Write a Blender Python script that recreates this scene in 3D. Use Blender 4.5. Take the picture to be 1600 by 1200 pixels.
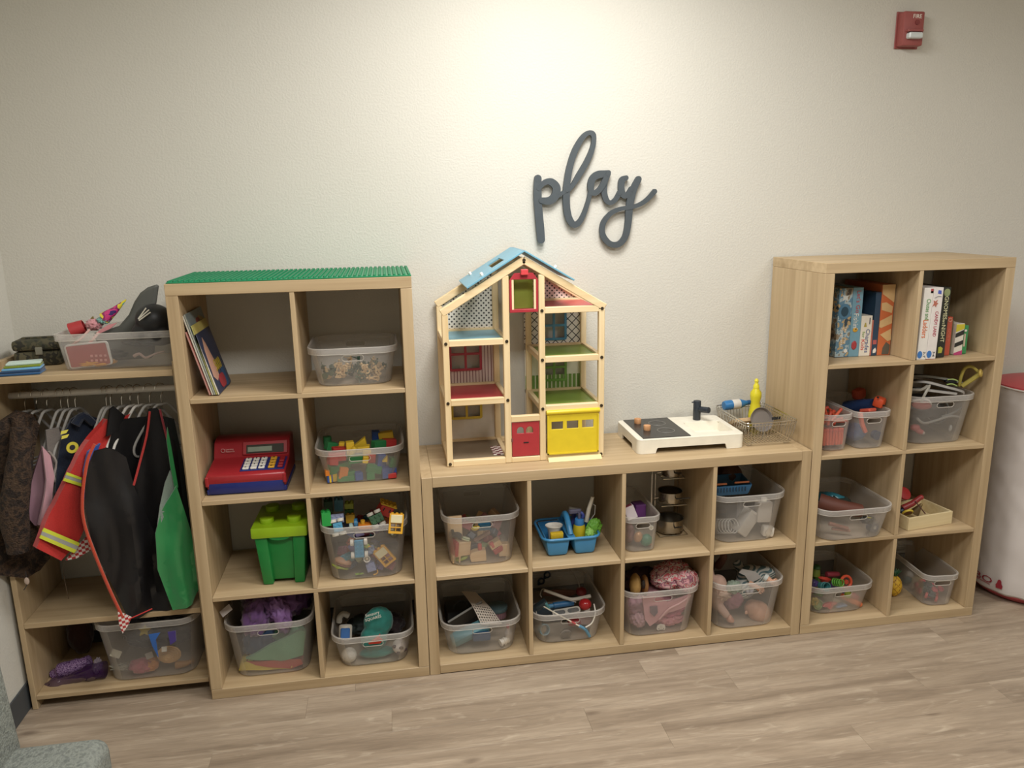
import bpy, bmesh, math, random
from mathutils import Vector, Matrix, Euler, noise
R = math.radians
PI = math.pi
for o in list(bpy.data.objects): bpy.data.objects.remove(o)
SC = bpy.context.scene
COL = SC.collection

# ---------------------------------------------------------------- camera, world, lights, exposure
cam = bpy.data.objects.new('camera', bpy.data.cameras.new('camera')); COL.objects.link(cam)
cam.location = (.6831, -2.5766, 1.6862); cam.rotation_euler = (1.3461, .0177, -.1637)
cam.data.sensor_width = 36; cam.data.lens = 27.234; cam.data.clip_start = .02
SC.camera = cam
W = bpy.data.worlds.new('world'); SC.world = W; W.use_nodes = True
W.node_tree.nodes['Background'].inputs[0].default_value = (1, .95, .88, 1)
W.node_tree.nodes['Background'].inputs[1].default_value = .3
SC.view_settings.view_transform = 'Standard'; SC.view_settings.look = 'None'
SC.view_settings.exposure = 0.84; SC.view_settings.gamma = 1; SC.view_settings.use_curve_mapping = False
SC.cycles.transparent_max_bounces = 32
CEIL = 2.78
LAMPS = [(1.3, -.55, 21, .62, .62), (1.0, -1.85, 26, 1.2, .6), (3.2, -1.85, 17, 1.2, .6)]
for lx, ly, pw, sx, sy in LAMPS:
    l = bpy.data.lights.new('panel_light', 'AREA'); l.shape = 'RECTANGLE'; l.size = sx - .04; l.size_y = sy - .04
    l.energy = pw; l.color = (1, .985, .962)
    o = bpy.data.objects.new('panel_light', l); COL.objects.link(o); o.location = (lx, ly, CEIL - .03)

# ---------------------------------------------------------------- materials
def lin(h):
    h = h.lstrip('#'); c = [int(h[i:i+2], 16)/255 for i in (0, 2, 4)]
    return tuple(v/12.92 if v <= .04045 else ((v+.055)/1.055)**2.4 for v in c)
MC = {}
def base_mat(name):
    m = bpy.data.materials.new(name); m.use_nodes = True; nt = m.node_tree
    return m, nt, nt.nodes['Principled BSDF']
def P(h, rough=.45, metal=0, vary=.10, scale=30, bump=0, spec=.5, sheen=0):
    """plain material with fine procedural variation"""
    k = (h, rough, metal, vary, scale, bump, spec, sheen)
    if k in MC: return MC[k]
    m, nt, b = base_mat('plain_' + h); N = nt.nodes; L = nt.links; c = lin(h)
    tc = N.new('ShaderNodeTexCoord'); nz = N.new('ShaderNodeTexNoise'); nz.inputs['Scale'].default_value = scale
    nz.inputs['Detail'].default_value = 4
    L.new(tc.outputs['Object'], nz.inputs['Vector'])
    mx = N.new('ShaderNodeMix'); mx.data_type = 'RGBA'
    mx.inputs[6].default_value = (*[v*(1-vary) for v in c], 1); mx.inputs[7].default_value = (*[min(1, v*(1+vary)) for v in c], 1)
    L.new(nz.outputs[0], mx.inputs[0]); L.new(mx.outputs[2], b.inputs['Base Color'])
    b.inputs['Roughness'].default_value = rough; b.inputs['Metallic'].default_value = metal
    b.inputs['Specular IOR Level'].default_value = spec
    if sheen: b.inputs['Sheen Weight'].default_value = sheen
    if bump:
        bp = N.new('ShaderNodeBump'); bp.inputs['Strength'].default_value = bump; bp.inputs['Distance'].default_value = .003
        L.new(nz.outputs[0], bp.inputs['Height']); L.new(bp.outputs[0], b.inputs['Normal'])
    MC[k] = m; return m
def fabric(h, rough=.9, scale=260, bump=.4, sheen=.3): return P(h, rough, 0, .12, scale, bump, .2, sheen)
def wood(name, c1, c2, axis, sc=1.0, rough=.5, seed=0, stripes=False):
    m, nt, b = base_mat(name); N = nt.nodes; L = nt.links
    tc = N.new('ShaderNodeTexCoord'); mp = N.new('ShaderNodeMapping')
    oi = N.new('ShaderNodeObjectInfo')
    s = [38*sc, 38*sc, 38*sc]; s['xyz'.index(axis)] = 1.6*sc
    mp.inputs['Scale'].default_value = s
    ad = N.new('ShaderNodeVectorMath'); ad.operation = 'ADD'; mu = N.new('ShaderNodeVectorMath'); mu.operation = 'SCALE'
    L.new(oi.outputs['Random'], mu.inputs[3]); mu.inputs[0].default_value = (7, 5, 9)
    L.new(tc.outputs['Object'], ad.inputs[0]); L.new(mu.outputs[0], ad.inputs[1])
    L.new(ad.outputs[0], mp.inputs[0])
    n1 = N.new('ShaderNodeTexNoise'); n1.inputs['Scale'].default_value = 1; n1.inputs['Detail'].default_value = 6; n1.inputs['Distortion'].default_value = .4
    L.new(mp.outputs[0], n1.inputs['Vector'])
    mp2 = N.new('ShaderNodeMapping'); s2 = [9*sc]*3; s2['xyz'.index(axis)] = .35*sc; mp2.inputs['Scale'].default_value = s2
    L.new(ad.outputs[0], mp2.inputs[0])
    n2 = N.new('ShaderNodeTexNoise'); n2.inputs['Scale'].default_value = 1; n2.inputs['Detail'].default_value = 3
    L.new(mp2.outputs[0], n2.inputs['Vector'])
    a = N.new('ShaderNodeMath'); a.operation = 'MULTIPLY_ADD'; a.inputs[1].default_value = .55
    L.new(n1.outputs[0], a.inputs[0]); q = N.new('ShaderNodeMath'); q.operation = 'MULTIPLY'; q.inputs[1].default_value = .45
    L.new(n2.outputs[0], q.inputs[0]); L.new(q.outputs[0], a.inputs[2])
    r = N.new('ShaderNodeValToRGB'); r.color_ramp.elements[0].position = .32; r.color_ramp.elements[1].position = .66
    r.color_ramp.elements[0].color = (*lin(c1), 1); r.color_ramp.elements[1].color = (*lin(c2), 1)
    L.new(a.outputs[0], r.inputs[0]); L.new(r.outputs[0], b.inputs['Base Color'])
    b.inputs['Roughness'].default_value = rough
    bp = N.new('ShaderNodeBump'); bp.inputs['Strength'].default_value = .12; bp.inputs['Distance'].default_value = .001
    L.new(n1.outputs[0], bp.inputs['Height']); L.new(bp.outputs[0], b.inputs['Normal'])
    return m
OAK = {a: wood('light_oak_laminate_' + a, '#a28a67', '#c2ab87', a) for a in 'xyz'}
PINE = {a: wood('pale_pine_' + a, '#d9bd8c', '#ecd7ae', a, 1.6) for a in 'xyz'}
def wall_mat():
    m, nt, b = base_mat('painted_orange_peel_wall'); N = nt.nodes; L = nt.links
    tc = N.new('ShaderNodeTexCoord')
    n1 = N.new('ShaderNodeTexNoise'); n1.inputs['Scale'].default_value = 130; n1.inputs['Detail'].default_value = 3
    n2 = N.new('ShaderNodeTexNoise'); n2.inputs['Scale'].default_value = 2; n2.inputs['Detail'].default_value = 2
    L.new(tc.outputs['Object'], n1.inputs[0]); L.new(tc.outputs['Object'], n2.inputs[0])
    r = N.new('ShaderNodeValToRGB'); r.color_ramp.elements[0].position = .42; r.color_ramp.elements[1].position = .62
    L.new(n1.outputs[0], r.inputs[0])
    bp = N.new('ShaderNodeBump'); bp.inputs['Strength'].default_value = .22; bp.inputs['Distance'].default_value = .002
    L.new(r.outputs[0], bp.inputs['Height']); L.new(bp.outputs[0], b.inputs['Normal'])
    mx = N.new('ShaderNodeMix'); mx.data_type = 'RGBA'
    mx.inputs[6].default_value = (*lin('#c8c5ba'), 1); mx.inputs[7].default_value = (*lin('#cecbc1'), 1)
    L.new(n2.outputs[0], mx.inputs[0]); L.new(mx.outputs[2], b.inputs['Base Color'])
    b.inputs['Roughness'].default_value = .7; b.inputs['Specular IOR Level'].default_value = .3
    return m
def floor_mat():
    m, nt, b = base_mat('weathered_wood_vinyl'); N = nt.nodes; L = nt.links
    tc = N.new('ShaderNodeTexCoord'); oi = N.new('ShaderNodeObjectInfo')
    mu = N.new('ShaderNodeVectorMath'); mu.operation = 'SCALE'; mu.inputs[0].default_value = (31, 17, 5); L.new(oi.outputs['Random'], mu.inputs[3])
    ad = N.new('ShaderNodeVectorMath'); ad.operation = 'ADD'; L.new(tc.outputs['Object'], ad.inputs[0]); L.new(mu.outputs[0], ad.inputs[1])
    def nz(sx, sy, det, dist):
        mp = N.new('ShaderNodeMapping'); mp.inputs['Scale'].default_value = (sx, sy, sy); L.new(ad.outputs[0], mp.inputs[0])
        n = N.new('ShaderNodeTexNoise'); n.inputs['Scale'].default_value = 1; n.inputs['Detail'].default_value = det; n.inputs['Distortion'].default_value = dist
        L.new(mp.outputs[0], n.inputs[0]); return n
    a = nz(1.1, 12, 10, .9); c = nz(9, 110, 6, 1.2); d = nz(3.0, 14, 8, 3.5)
    r = N.new('ShaderNodeValToRGB'); e = r.color_ramp.elements
    e[0].position = .3; e[0].color = (*lin('#978571'), 1); e[1].position = .72; e[1].color = (*lin('#c8b59e'), 1)
    k = e.new(.5); k.color = (*lin('#b09d87'), 1)
    L.new(a.outputs[0], r.inputs[0])
    mx = N.new('ShaderNodeMix'); mx.data_type = 'RGBA'; mx.blend_type = 'MULTIPLY'; mx.inputs[0].default_value = .5
    L.new(r.outputs[0], mx.inputs[6]); L.new(c.outputs[0], mx.inputs[7])
    r2 = N.new('ShaderNodeValToRGB'); r2.color_ramp.elements[0].position = .58; r2.color_ramp.elements[1].position = .78
    L.new(d.outputs[0], r2.inputs[0])
    mx2 = N.new('ShaderNodeMix'); mx2.data_type = 'RGBA'
    m3 = N.new('ShaderNodeMath'); m3.operation = 'MULTIPLY'; m3.inputs[1].default_value = .45; L.new(r2.outputs[0], m3.inputs[0]); L.new(m3.outputs[0], mx2.inputs[0])
    L.new(mx.outputs[2], mx2.inputs[6]); mx2.inputs[7].default_value = (*lin('#d3c4ae'), 1)
    # dark knots
    v = N.new('ShaderNodeTexVoronoi'); v.inputs['Scale'].default_value = 1
    mp = N.new('ShaderNodeMapping'); mp.inputs['Scale'].default_value = (2.6, 6.5, 1); L.new(ad.outputs[0], mp.inputs[0]); L.new(mp.outputs[0], v.inputs['Vector'])
    rk = N.new('ShaderNodeValToRGB'); rk.color_ramp.elements[0].position = .035; rk.color_ramp.elements[0].color = (1, 1, 1, 1); rk.color_ramp.elements[1].position = .11; rk.color_ramp.elements[1].color = (0, 0, 0, 1)
    L.new(v.outputs['Distance'], rk.inputs[0])
    m4 = N.new('ShaderNodeMath'); m4.operation = 'MULTIPLY'; m4.inputs[1].default_value = .55; L.new(rk.outputs[0], m4.inputs[0])
    mx3 = N.new('ShaderNodeMix'); mx3.data_type = 'RGBA'; L.new(m4.outputs[0], mx3.inputs[0])
    L.new(mx2.outputs[2], mx3.inputs[6]); mx3.inputs[7].default_value = (*lin('#5d4c3e'), 1)
    L.new(mx3.outputs[2], b.inputs['Base Color'])
    b.inputs['Roughness'].default_value = .42
    bp = N.new('ShaderNodeBump'); bp.inputs['Strength'].default_value = .15; bp.inputs['Distance'].default_value = .001
    L.new(c.outputs[0], bp.inputs['Height']); L.new(bp.outputs[0], b.inputs['Normal'])
    return m
def clear_plastic(name, op, h='#e9e4dc', rough=.35):
    m, nt, b = base_mat(name); N = nt.nodes; L = nt.links
    nt.nodes.remove(b); out = N['Material Output']
    tr = N.new('ShaderNodeBsdfTransparent'); df = N.new('ShaderNodeBsdfDiffuse'); tl = N.new('ShaderNodeBsdfTranslucent'); gl = N.new('ShaderNodeBsdfGlossy')
    df.inputs[0].default_value = (*lin(h), 1); tl.inputs[0].default_value = (*lin(h), 1); gl.inputs['Roughness'].default_value = rough
    a = N.new('ShaderNodeMixShader'); a.inputs[0].default_value = .45; L.new(df.outputs[0], a.inputs[1]); L.new(tl.outputs[0], a.inputs[2])
    nz = N.new('ShaderNodeTexNoise'); nz.inputs['Scale'].default_value = 40; mr = N.new('ShaderNodeMapRange')
    mr.inputs[3].default_value = op*.85; mr.inputs[4].default_value = op*1.15; L.new(nz.outputs[0], mr.inputs[0])
    c = N.new('ShaderNodeMixShader'); L.new(mr.outputs[0], c.inputs[0]); L.new(tr.outputs[0], c.inputs[1]); L.new(a.outputs[0], c.inputs[2])
    lw = N.new('ShaderNodeLayerWeight'); lw.inputs[0].default_value = .25; mm = N.new('ShaderNodeMath'); mm.operation = 'MULTIPLY'; mm.inputs[1].default_value = .35
    L.new(lw.outputs['Fresnel'], mm.inputs[0])
    d = N.new('ShaderNodeMixShader'); L.new(mm.outputs[0], d.inputs[0]); L.new(c.outputs[0], d.inputs[1]); L.new(gl.outputs[0], d.inputs[2])
    L.new(d.outputs[0], out.inputs[0]); return m
BIN_BODY = clear_plastic('translucent_bin_plastic', .135, '#f6f3ee')
BIN_RIM = clear_plastic('translucent_bin_rim', .24, '#f6f3ee')
CLEAR = clear_plastic('clear_plastic', .12, '#dfe3e3', .1)
def pattern(name, kind, h1, h2, scale, axis='xz'):
    """printed paper / cloth patterns: dots, stripes, lattice, check"""
    m, nt, b = base_mat(name); N = nt.nodes; L = nt.links
    tc = N.new('ShaderNodeTexCoord'); sp = N.new('ShaderNodeSeparateXYZ'); L.new(tc.outputs['Object'], sp.inputs[0])
    U = sp.outputs['xyz'.index(axis[0])]; V = sp.outputs['xyz'.index(axis[1])]
    def mth(op, a, b_=None):
        n = N.new('ShaderNodeMath'); n.operation = op
        for i, v in enumerate((a, b_)):
            if v is None: continue
            if isinstance(v, (int, float)): n.inputs[i].default_value = v
            else: L.new(v, n.inputs[i])
        return n.outputs[0]
    if kind == 'stripes': f = mth('GREATER_THAN', mth('FRACT', mth('MULTIPLY', U, scale)), .78)
    elif kind == 'wide': f = mth('GREATER_THAN', mth('FRACT', mth('MULTIPLY', V, scale)), .5)
    elif kind == 'diag': f = mth('GREATER_THAN', mth('FRACT', mth('MULTIPLY', mth('SUBTRACT', V, mth('MULTIPLY', U, .5)), scale)), .5)
    elif kind == 'lattice':
        a = mth('FRACT', mth('MULTIPLY', mth('ADD', U, V), scale)); c = mth('FRACT', mth('MULTIPLY', mth('SUBTRACT', U, V), scale))
        f = mth('MAXIMUM', mth('GREATER_THAN', a, .86), mth('GREATER_THAN', c, .86))
    elif kind == 'check':
        f = mth('ABSOLUTE', mth('SUBTRACT', mth('GREATER_THAN', mth('FRACT', mth('MULTIPLY', U, scale)), .5), mth('GREATER_THAN', mth('FRACT', mth('MULTIPLY', V, scale)), .5)))
    else:  # dots in offset rows
        a = mth('ADD', mth('MULTIPLY', U, scale), mth('MULTIPLY', V, scale)); c = mth('SUBTRACT', mth('MULTIPLY', U, scale), mth('MULTIPLY', V, scale))
        a = mth('SUBTRACT', mth('FRACT', a), .5); c = mth('SUBTRACT', mth('FRACT', c), .5)
        f = mth('LESS_THAN', mth('ADD', mth('MULTIPLY', a, a), mth('MULTIPLY', c, c)), .065)
    mx = N.new('ShaderNodeMix'); mx.data_type = 'RGBA'; mx.inputs[6].default_value = (*lin(h1), 1); mx.inputs[7].default_value = (*lin(h2), 1)
    L.new(f, mx.inputs[0]); L.new(mx.outputs[2], b.inputs['Base Color']); b.inputs['Roughness'].default_value = .6
    return m
def blotch(name, cols, scale=12, rough=.6, bump=0, detail=2):
    """irregular print or fur made of several colours"""
    m, nt, b = base_mat(name); N = nt.nodes; L = nt.links
    tc = N.new('ShaderNodeTexCoord'); n = N.new('ShaderNodeTexNoise'); n.inputs['Scale'].default_value = scale; n.inputs['Detail'].default_value = detail
    L.new(tc.outputs['Object'], n.inputs[0]); r = N.new('ShaderNodeValToRGB'); r.color_ramp.interpolation = 'CONSTANT' if not bump else 'LINEAR'
    e = r.color_ramp.elements
    while len(e) < len(cols): e.new(.5)
    for i, c in enumerate(cols): e[i].position = .3 + .42*i/len(cols); e[i].color = (*lin(c), 1)
    L.new(n.outputs[0], r.inputs[0]); L.new(r.outputs[0], b.inputs['Base Color']); b.inputs['Roughness'].default_value = rough
    if bump:
        bp = N.new('ShaderNodeBump'); bp.inputs['Strength'].default_value = bump; bp.inputs['Distance'].default_value = .01
        n2 = N.new('ShaderNodeTexNoise'); n2.inputs['Scale'].default_value = 180; L.new(tc.outputs['Object'], n2.inputs[0])
        L.new(n2.outputs[0], bp.inputs['Height']); L.new(bp.outputs[0], b.inputs['Normal'])
    return m
STEEL = P('#a8a297', .22, 1); CHROME = P('#c9c5bc', .15, 1); BLACKP = P('#1d1f22', .4); WHITEP = P('#e8e2d6', .4)

# ---------------------------------------------------------------- mesh building
def tm(loc=(0, 0, 0), rot=(0, 0, 0), sc=(1, 1, 1)):
    return Matrix.Translation(loc) @ Euler(rot).to_matrix().to_4x4() @ Matrix.Diagonal((*sc, 1))
def mv(b, loc=(0, 0, 0), rot=(0, 0, 0), sc=(1, 1, 1)):
    b.transform(tm(loc, rot, sc)); return b
def box(s, c=(0, 0, 0), bev=0, rot=(0, 0, 0), seg=1):
    b = bmesh.new(); bmesh.ops.create_cube(b, size=1); b.transform(Matrix.Diagonal((*s, 1)))
    if bev: bmesh.ops.bevel(b, geom=b.edges[:], offset=bev, segments=seg, affect='EDGES', profile=.5)
    return mv(b, c, rot)
def bb(x0, x1, y0, y1, z0, z1, bev=0, seg=1):
    return box((x1-x0, y1-y0, z1-z0), ((x0+x1)/2, (y0+y1)/2, (z0+z1)/2), bev, seg=seg)
def cyl(r, h, c=(0, 0, 0), rot=(0, 0, 0), r2=None, seg=20, bev=0):
    b = bmesh.new(); bmesh.ops.create_cone(b, cap_ends=True, segments=seg, radius1=r, radius2=r if r2 is None else r2, depth=h)
    if bev: bmesh.ops.bevel(b, geom=[e for e in b.edges if abs(e.verts[0].co.z-e.verts[1].co.z) < 1e-6], offset=bev, segments=2, affect='EDGES', profile=.5)
    return mv(b, c, rot)
def ball(rx, ry=None, rz=None, c=(0, 0, 0), rot=(0, 0, 0), sub=3):
    b = bmesh.new(); bmesh.ops.create_icosphere(b, subdivisions=sub, radius=1)
    return mv(b, c, rot, (rx, ry or rx, rz or rx))
def lathe(prof, seg=24, c=(0, 0, 0), rot=(0, 0, 0)):
    b = bmesh.new(); rings = []
    for r, z in prof:
        rings.append([b.verts.new((r*math.cos(2*PI*i/seg), r*math.sin(2*PI*i/seg), z)) for i in range(seg)] if r > 1e-6 else [b.verts.new((0, 0, z))])
    for A, B in zip(rings, rings[1:]):
        for i in range(seg):
            j = (i+1) % seg
            if len(A) == 1 and len(B) > 1: b.faces.new((A[0], B[i], B[j]))
            elif len(B) == 1 and len(A) > 1: b.faces.new((A[i], A[j], B[0]))
            elif len(A) > 1: b.faces.new((A[i], A[j], B[j], B[i]))
    bmesh.ops.recalc_face_normals(b, faces=b.faces[:]); return mv(b, c, rot)
def smooth_pts(pts, n=4, closed=False):
    P_ = [Vector(p) for p in pts]; out = []; m = len(P_)
    for i in range(m if closed else m-1):
        g = lambda k: P_[k % m] if closed else P_[max(0, min(m-1, k))]
        a, b, c, d = g(i-1), g(i), g(i+1), g(i+2)
        for j in range(n):
            t = j/n; out.append(.5*((2*b)+(c-a)*t+(2*a-5*b+4*c-d)*t*t+(3*b-a-3*c+d)*t**3))
    if not closed: out.append(P_[-1])
    return out
def tube(pts, r, seg=8, closed=False, sm=0, caps=True):
    pts = smooth_pts(pts, sm, closed) if sm else [Vector(p) for p in pts]
    n = len(pts); rr = r if isinstance(r, (list, tuple)) else None
    b = bmesh.new(); rings = []; up = None
    for i, p in enumerate(pts):
        a = pts[(i-1) % n] if closed or i else p; c = pts[(i+1) % n] if closed or i < n-1 else p
        d = (c-a).normalized() if (c-a).length > 1e-9 else Vector((0, 0, 1))
        if up is None: up = d.orthogonal().normalized()
        up = (up - d*up.dot(d)); up = up.normalized() if up.length > 1e-6 else d.orthogonal().normalized()
        s = d.cross(up); rad = r if rr is None else (rr[0]+(rr[-1]-rr[0])*i/(n-1) if len(rr) == 2 else rr[min(len(rr)-1, int(i*len(rr)/n))])
        rings.append([b.verts.new(p + (up*math.cos(2*PI*k/seg)+s*math.sin(2*PI*k/seg))*rad) for k in range(seg)])
    for i in range(n if closed else n-1):
        A, B = rings[i], rings[(i+1) % n]
        for k in range(seg): b.faces.new((A[k], A[(k+1) % seg], B[(k+1) % seg], B[k]))
    if not closed and caps: b.faces.new(rings[0][::-1]); b.faces.new(rings[-1])
    bmesh.ops.recalc_face_normals(b, faces=b.faces[:]); return b
def torus(R_, r, c=(0, 0, 0), rot=(0, 0, 0), seg=24, a0=0, a1=360):
    full = a1-a0 >= 360; n = max(4, int(seg*(a1-a0)/360)); m = n if full else n+1
    return mv(tube([(R_*math.cos(R(a0+(a1-a0)*i/n)), R_*math.sin(R(a0+(a1-a0)*i/n)), 0) for i in range(m)], r, 8, full), c, rot)
def prism(poly, t, c=(0, 0, 0), rot=(0, 0, 0), bev=0, plane='xz', holes=()):
    """outline extruded by t; plane xz: the outline faces -y"""
    b = bmesh.new(); es = []
    for pl in (poly, *holes):
        vs = [b.verts.new((x, 0, z) if plane == 'xz' else (x, z, 0)) for x, z in pl]
        es += [b.edges.new((vs[i], vs[(i+1) % len(vs)])) for i in range(len(vs))]
    r = bmesh.ops.triangle_fill(b, edges=es, use_beauty=True, use_dissolve=False)
    ff = [f for f in b.faces]
    ex = bmesh.ops.extrude_face_region(b, geom=ff)
    d = Vector((0, t, 0)) if plane == 'xz' else Vector((0, 0, t))
    bmesh.ops.translate(b, verts=[v for v in ex['geom'] if isinstance(v, bmesh.types.BMVert)], vec=d)
    bmesh.ops.recalc_face_normals(b, faces=b.faces[:])
    if bev:
        eb = [e for e in b.edges if len(e.link_faces) == 2 and e.calc_face_angle(0) > .6]
        bmesh.ops.bevel(b, geom=eb, offset=bev, segments=1, affect='EDGES', profile=.5)
    return mv(b, c, rot)
def rrect(w, h, r, n=4, cx=0, cy=0):
    out = []
    for sx, sy, a in ((1, 1, 0), (-1, 1, 90), (-1, -1, 180), (1, -1, 270)):
        for i in range(n+1):
            t = R(a+90*i/n); out.append((cx+sx*(w/2-r)+r*math.cos(t), cy+sy*(h/2-r)+r*math.sin(t)))
    return out
def join(*bs):
    o = bmesh.new()
    for x in bs:
        me = bpy.data.meshes.new('t'); x.to_mesh(me); o.from_mesh(me); bpy.data.meshes.remove(me); x.free()
    return o
def crumple(rx, ry, rz, seed=0, amp=.35, freq=2.2, c=(0, 0, 0), rot=(0, 0, 0), sub=4):
    b = bmesh.new(); bmesh.ops.create_icosphere(b, subdivisions=sub, radius=1)
    off = Vector((seed*3.1, seed*1.7, seed*5.3))
    for v in b.verts:
        n = v.co.copy(); q = 1-abs(noise.noise(n*freq+off))*2; q2 = noise.noise(n*freq*2.3+off)
        v.co = n*(1+amp*(q-.6)+amp*.4*q2)
    return mv(b, c, rot, (rx, ry, rz))
def drape(pts, thick=.006, amp=.012, freq=38, seed=0, grid=.018, normal=None, sway=.25):
    """cloth piece from an outline on a plane, cut into a grid and folded along its height"""
    P3 = [Vector(p) for p in pts]; c = sum(P3, Vector())/len(P3)
    if normal is None:
        normal = Vector()
        for i in range(len(P3)): normal += (P3[i]-c).cross(P3[(i+1) % len(P3)]-c)
    n = Vector(normal).normalized(); n = -n if n.y > 0 else n; up = Vector((0, 0, 1)); u = up.cross(n)
    if u.length < .1: u = Vector((1, 0, 0))
    u.normalize(); w = n.cross(u)
    b = bmesh.new(); vs = [b.verts.new(p) for p in P3]
    es = [b.edges.new((vs[i], vs[(i+1) % len(vs)])) for i in range(len(vs))]
    bmesh.ops.triangle_fill(b, edges=es, use_beauty=True)
    for ax in (u, w):
        lo = min(p.dot(ax) for p in P3); hi = max(p.dot(ax) for p in P3); k = lo+grid
        while k < hi:
            bmesh.ops.bisect_plane(b, geom=b.verts[:]+b.edges[:]+b.faces[:], plane_co=ax*k, plane_no=ax); k += grid
    zt = max(p.z for p in P3); zb = min(p.z for p in P3)
    for v in b.verts:
        a = v.co.dot(u); h = (zt-v.co.z)/max(.01, zt-zb)
        f = math.sin(a*freq + sway*math.sin(v.co.z*9+seed)*3+seed)*.6 + noise.noise(Vector((a*14, v.co.z*5, seed)))*1.2
        v.co = v.co + n*f*amp*(.45+.55*h)
    bmesh.ops.recalc_face_normals(b, faces=b.faces[:])
    if b.faces and sum((f.normal for f in b.faces), Vector()).dot(n) < 0: bmesh.ops.reverse_faces(b, faces=b.faces[:])
    ex = bmesh.ops.extrude_face_region(b, geom=b.faces[:])
    bmesh.ops.translate(b, verts=[v for v in ex['geom'] if isinstance(v, bmesh.types.BMVert)], vec=-n*thick)
    bmesh.ops.recalc_face_normals(b, faces=b.faces[:])
    return b
def text(s, w=None, h=None, c=(0, 0, 0), rot=(0, 0, 0), ext=.0004):
    """raised lettering, facing -y, centred"""
    cu = bpy.data.curves.new('t', 'FONT'); cu.body = s; cu.extrude = .02; cu.resolution_u = 2
    o = bpy.data.objects.new('t', cu); COL.objects.link(o); dg = bpy.context.evaluated_depsgraph_get()
    me = bpy.data.meshes.new_from_object(o.evaluated_get(dg)); bpy.data.objects.remove(o); bpy.data.curves.remove(cu)
    b = bmesh.new(); b.from_mesh(me); bpy.data.meshes.remove(me)
    xs = [v.co.x for v in b.verts]; ys = [v.co.y for v in b.verts]; sw, sh = max(xs)-min(xs), max(ys)-min(ys)
    k = w/sw if w and not h else (h/sh if h and not w else 1)
    kx, ky = (w/sw, h/sh) if w and h else (k, k)
    b.transform(Matrix.Diagonal((kx, ky, ext/.02, 1)) @ Matrix.Translation((-(min(xs)+max(xs))/2, -(min(ys)+max(ys))/2, 0)))
    b.transform(Euler((R(90), 0, 0)).to_matrix().to_4x4())
    return mv(b, c, rot)
def blend(bm, vox=.004, it=6):
    """fuse overlapping lumps into one continuous skin"""
    me = bpy.data.meshes.new('t'); bm.to_mesh(me); bm.free(); o = bpy.data.objects.new('t', me); COL.objects.link(o)
    m = o.modifiers.new('r', 'REMESH'); m.mode = 'VOXEL'; m.voxel_size = vox
    s = o.modifiers.new('s', 'SMOOTH'); s.iterations = it
    dg = bpy.context.evaluated_depsgraph_get(); me2 = bpy.data.meshes.new_from_object(o.evaluated_get(dg))
    b = bmesh.new(); b.from_mesh(me2); bpy.data.objects.remove(o); bpy.data.meshes.remove(me); bpy.data.meshes.remove(me2); return b

def link(name, bm, mat, parent=None, loc=(0, 0, 0), rot=(0, 0, 0), ang=.6):
    for f in bm.faces: f.smooth = True
    for e in bm.edges:
        if len(e.link_faces) == 2 and e.calc_face_angle(0) > ang: e.smooth = False
    me = bpy.data.meshes.new(name); bm.to_mesh(me); bm.free()
    for m in (mat if isinstance(mat, (list, tuple)) else [mat]): me.materials.append(m)
    o = bpy.data.objects.new(name, me); COL.objects.link(o); o.location = loc; o.rotation_euler = rot
    if parent: o.parent = parent
    return o
def tag(o, label, cat, group=None):
    o['label'] = label; o['category'] = cat
    if group: o['group'] = group
    return o
INBIN = [None]; SETTLE = []
def T(name, label, cat, loc, rot, parts, group=None):
    o = T0(name, label, cat, loc, rot, parts, group)
    if INBIN[0]: SETTLE.append((o, INBIN[0]))
    return o
def T0(name, label, cat, loc, rot, parts, group=None):
    """one thing. parts: (name, mesh, material[, subparts[, label]]); a single part makes the thing one mesh"""
    if len(parts) == 1 and (len(parts[0]) < 4 or not parts[0][3]):
        return tag(link(name, parts[0][1], parts[0][2], None, loc, rot), label, cat, group)
    e = bpy.data.objects.new(name, None); COL.objects.link(e); e.location = loc; e.rotation_euler = rot; e.empty_display_size = .03
    tag(e, label, cat, group); add_parts(e, parts); return e
def add_parts(e, parts):
    for p in parts:
        o = link(p[0], p[1], p[2], e)
        if len(p) > 3 and p[3]:
            for q in p[3]:
                s = link(q[0], q[1], q[2], o)
                if len(q) > 4: s['label'] = q[4]
        if len(p) > 4: o['label'] = p[4]
def dup(root, loc, rot, label, group=None, mat=None):
    r = root.copy(); COL.objects.link(r); r.location = loc; r.rotation_euler = rot; r['label'] = label
    if group: r['group'] = group
    if INBIN[0]: SETTLE.append((r, INBIN[0]))
    if mat and r.type == 'MESH': r.data = r.data.copy(); r.data.materials[0] = mat
    for ch in list(root.children):
        c = ch.copy(); COL.objects.link(c); c.parent = r
        for g in ch.children:
            d = g.copy(); COL.objects.link(d); d.parent = c
    return r
def struct(name, bm, mat, parent=None):
    o = link(name, bm, mat, parent)
    if not parent: o['kind'] = 'structure'
    return o

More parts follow.
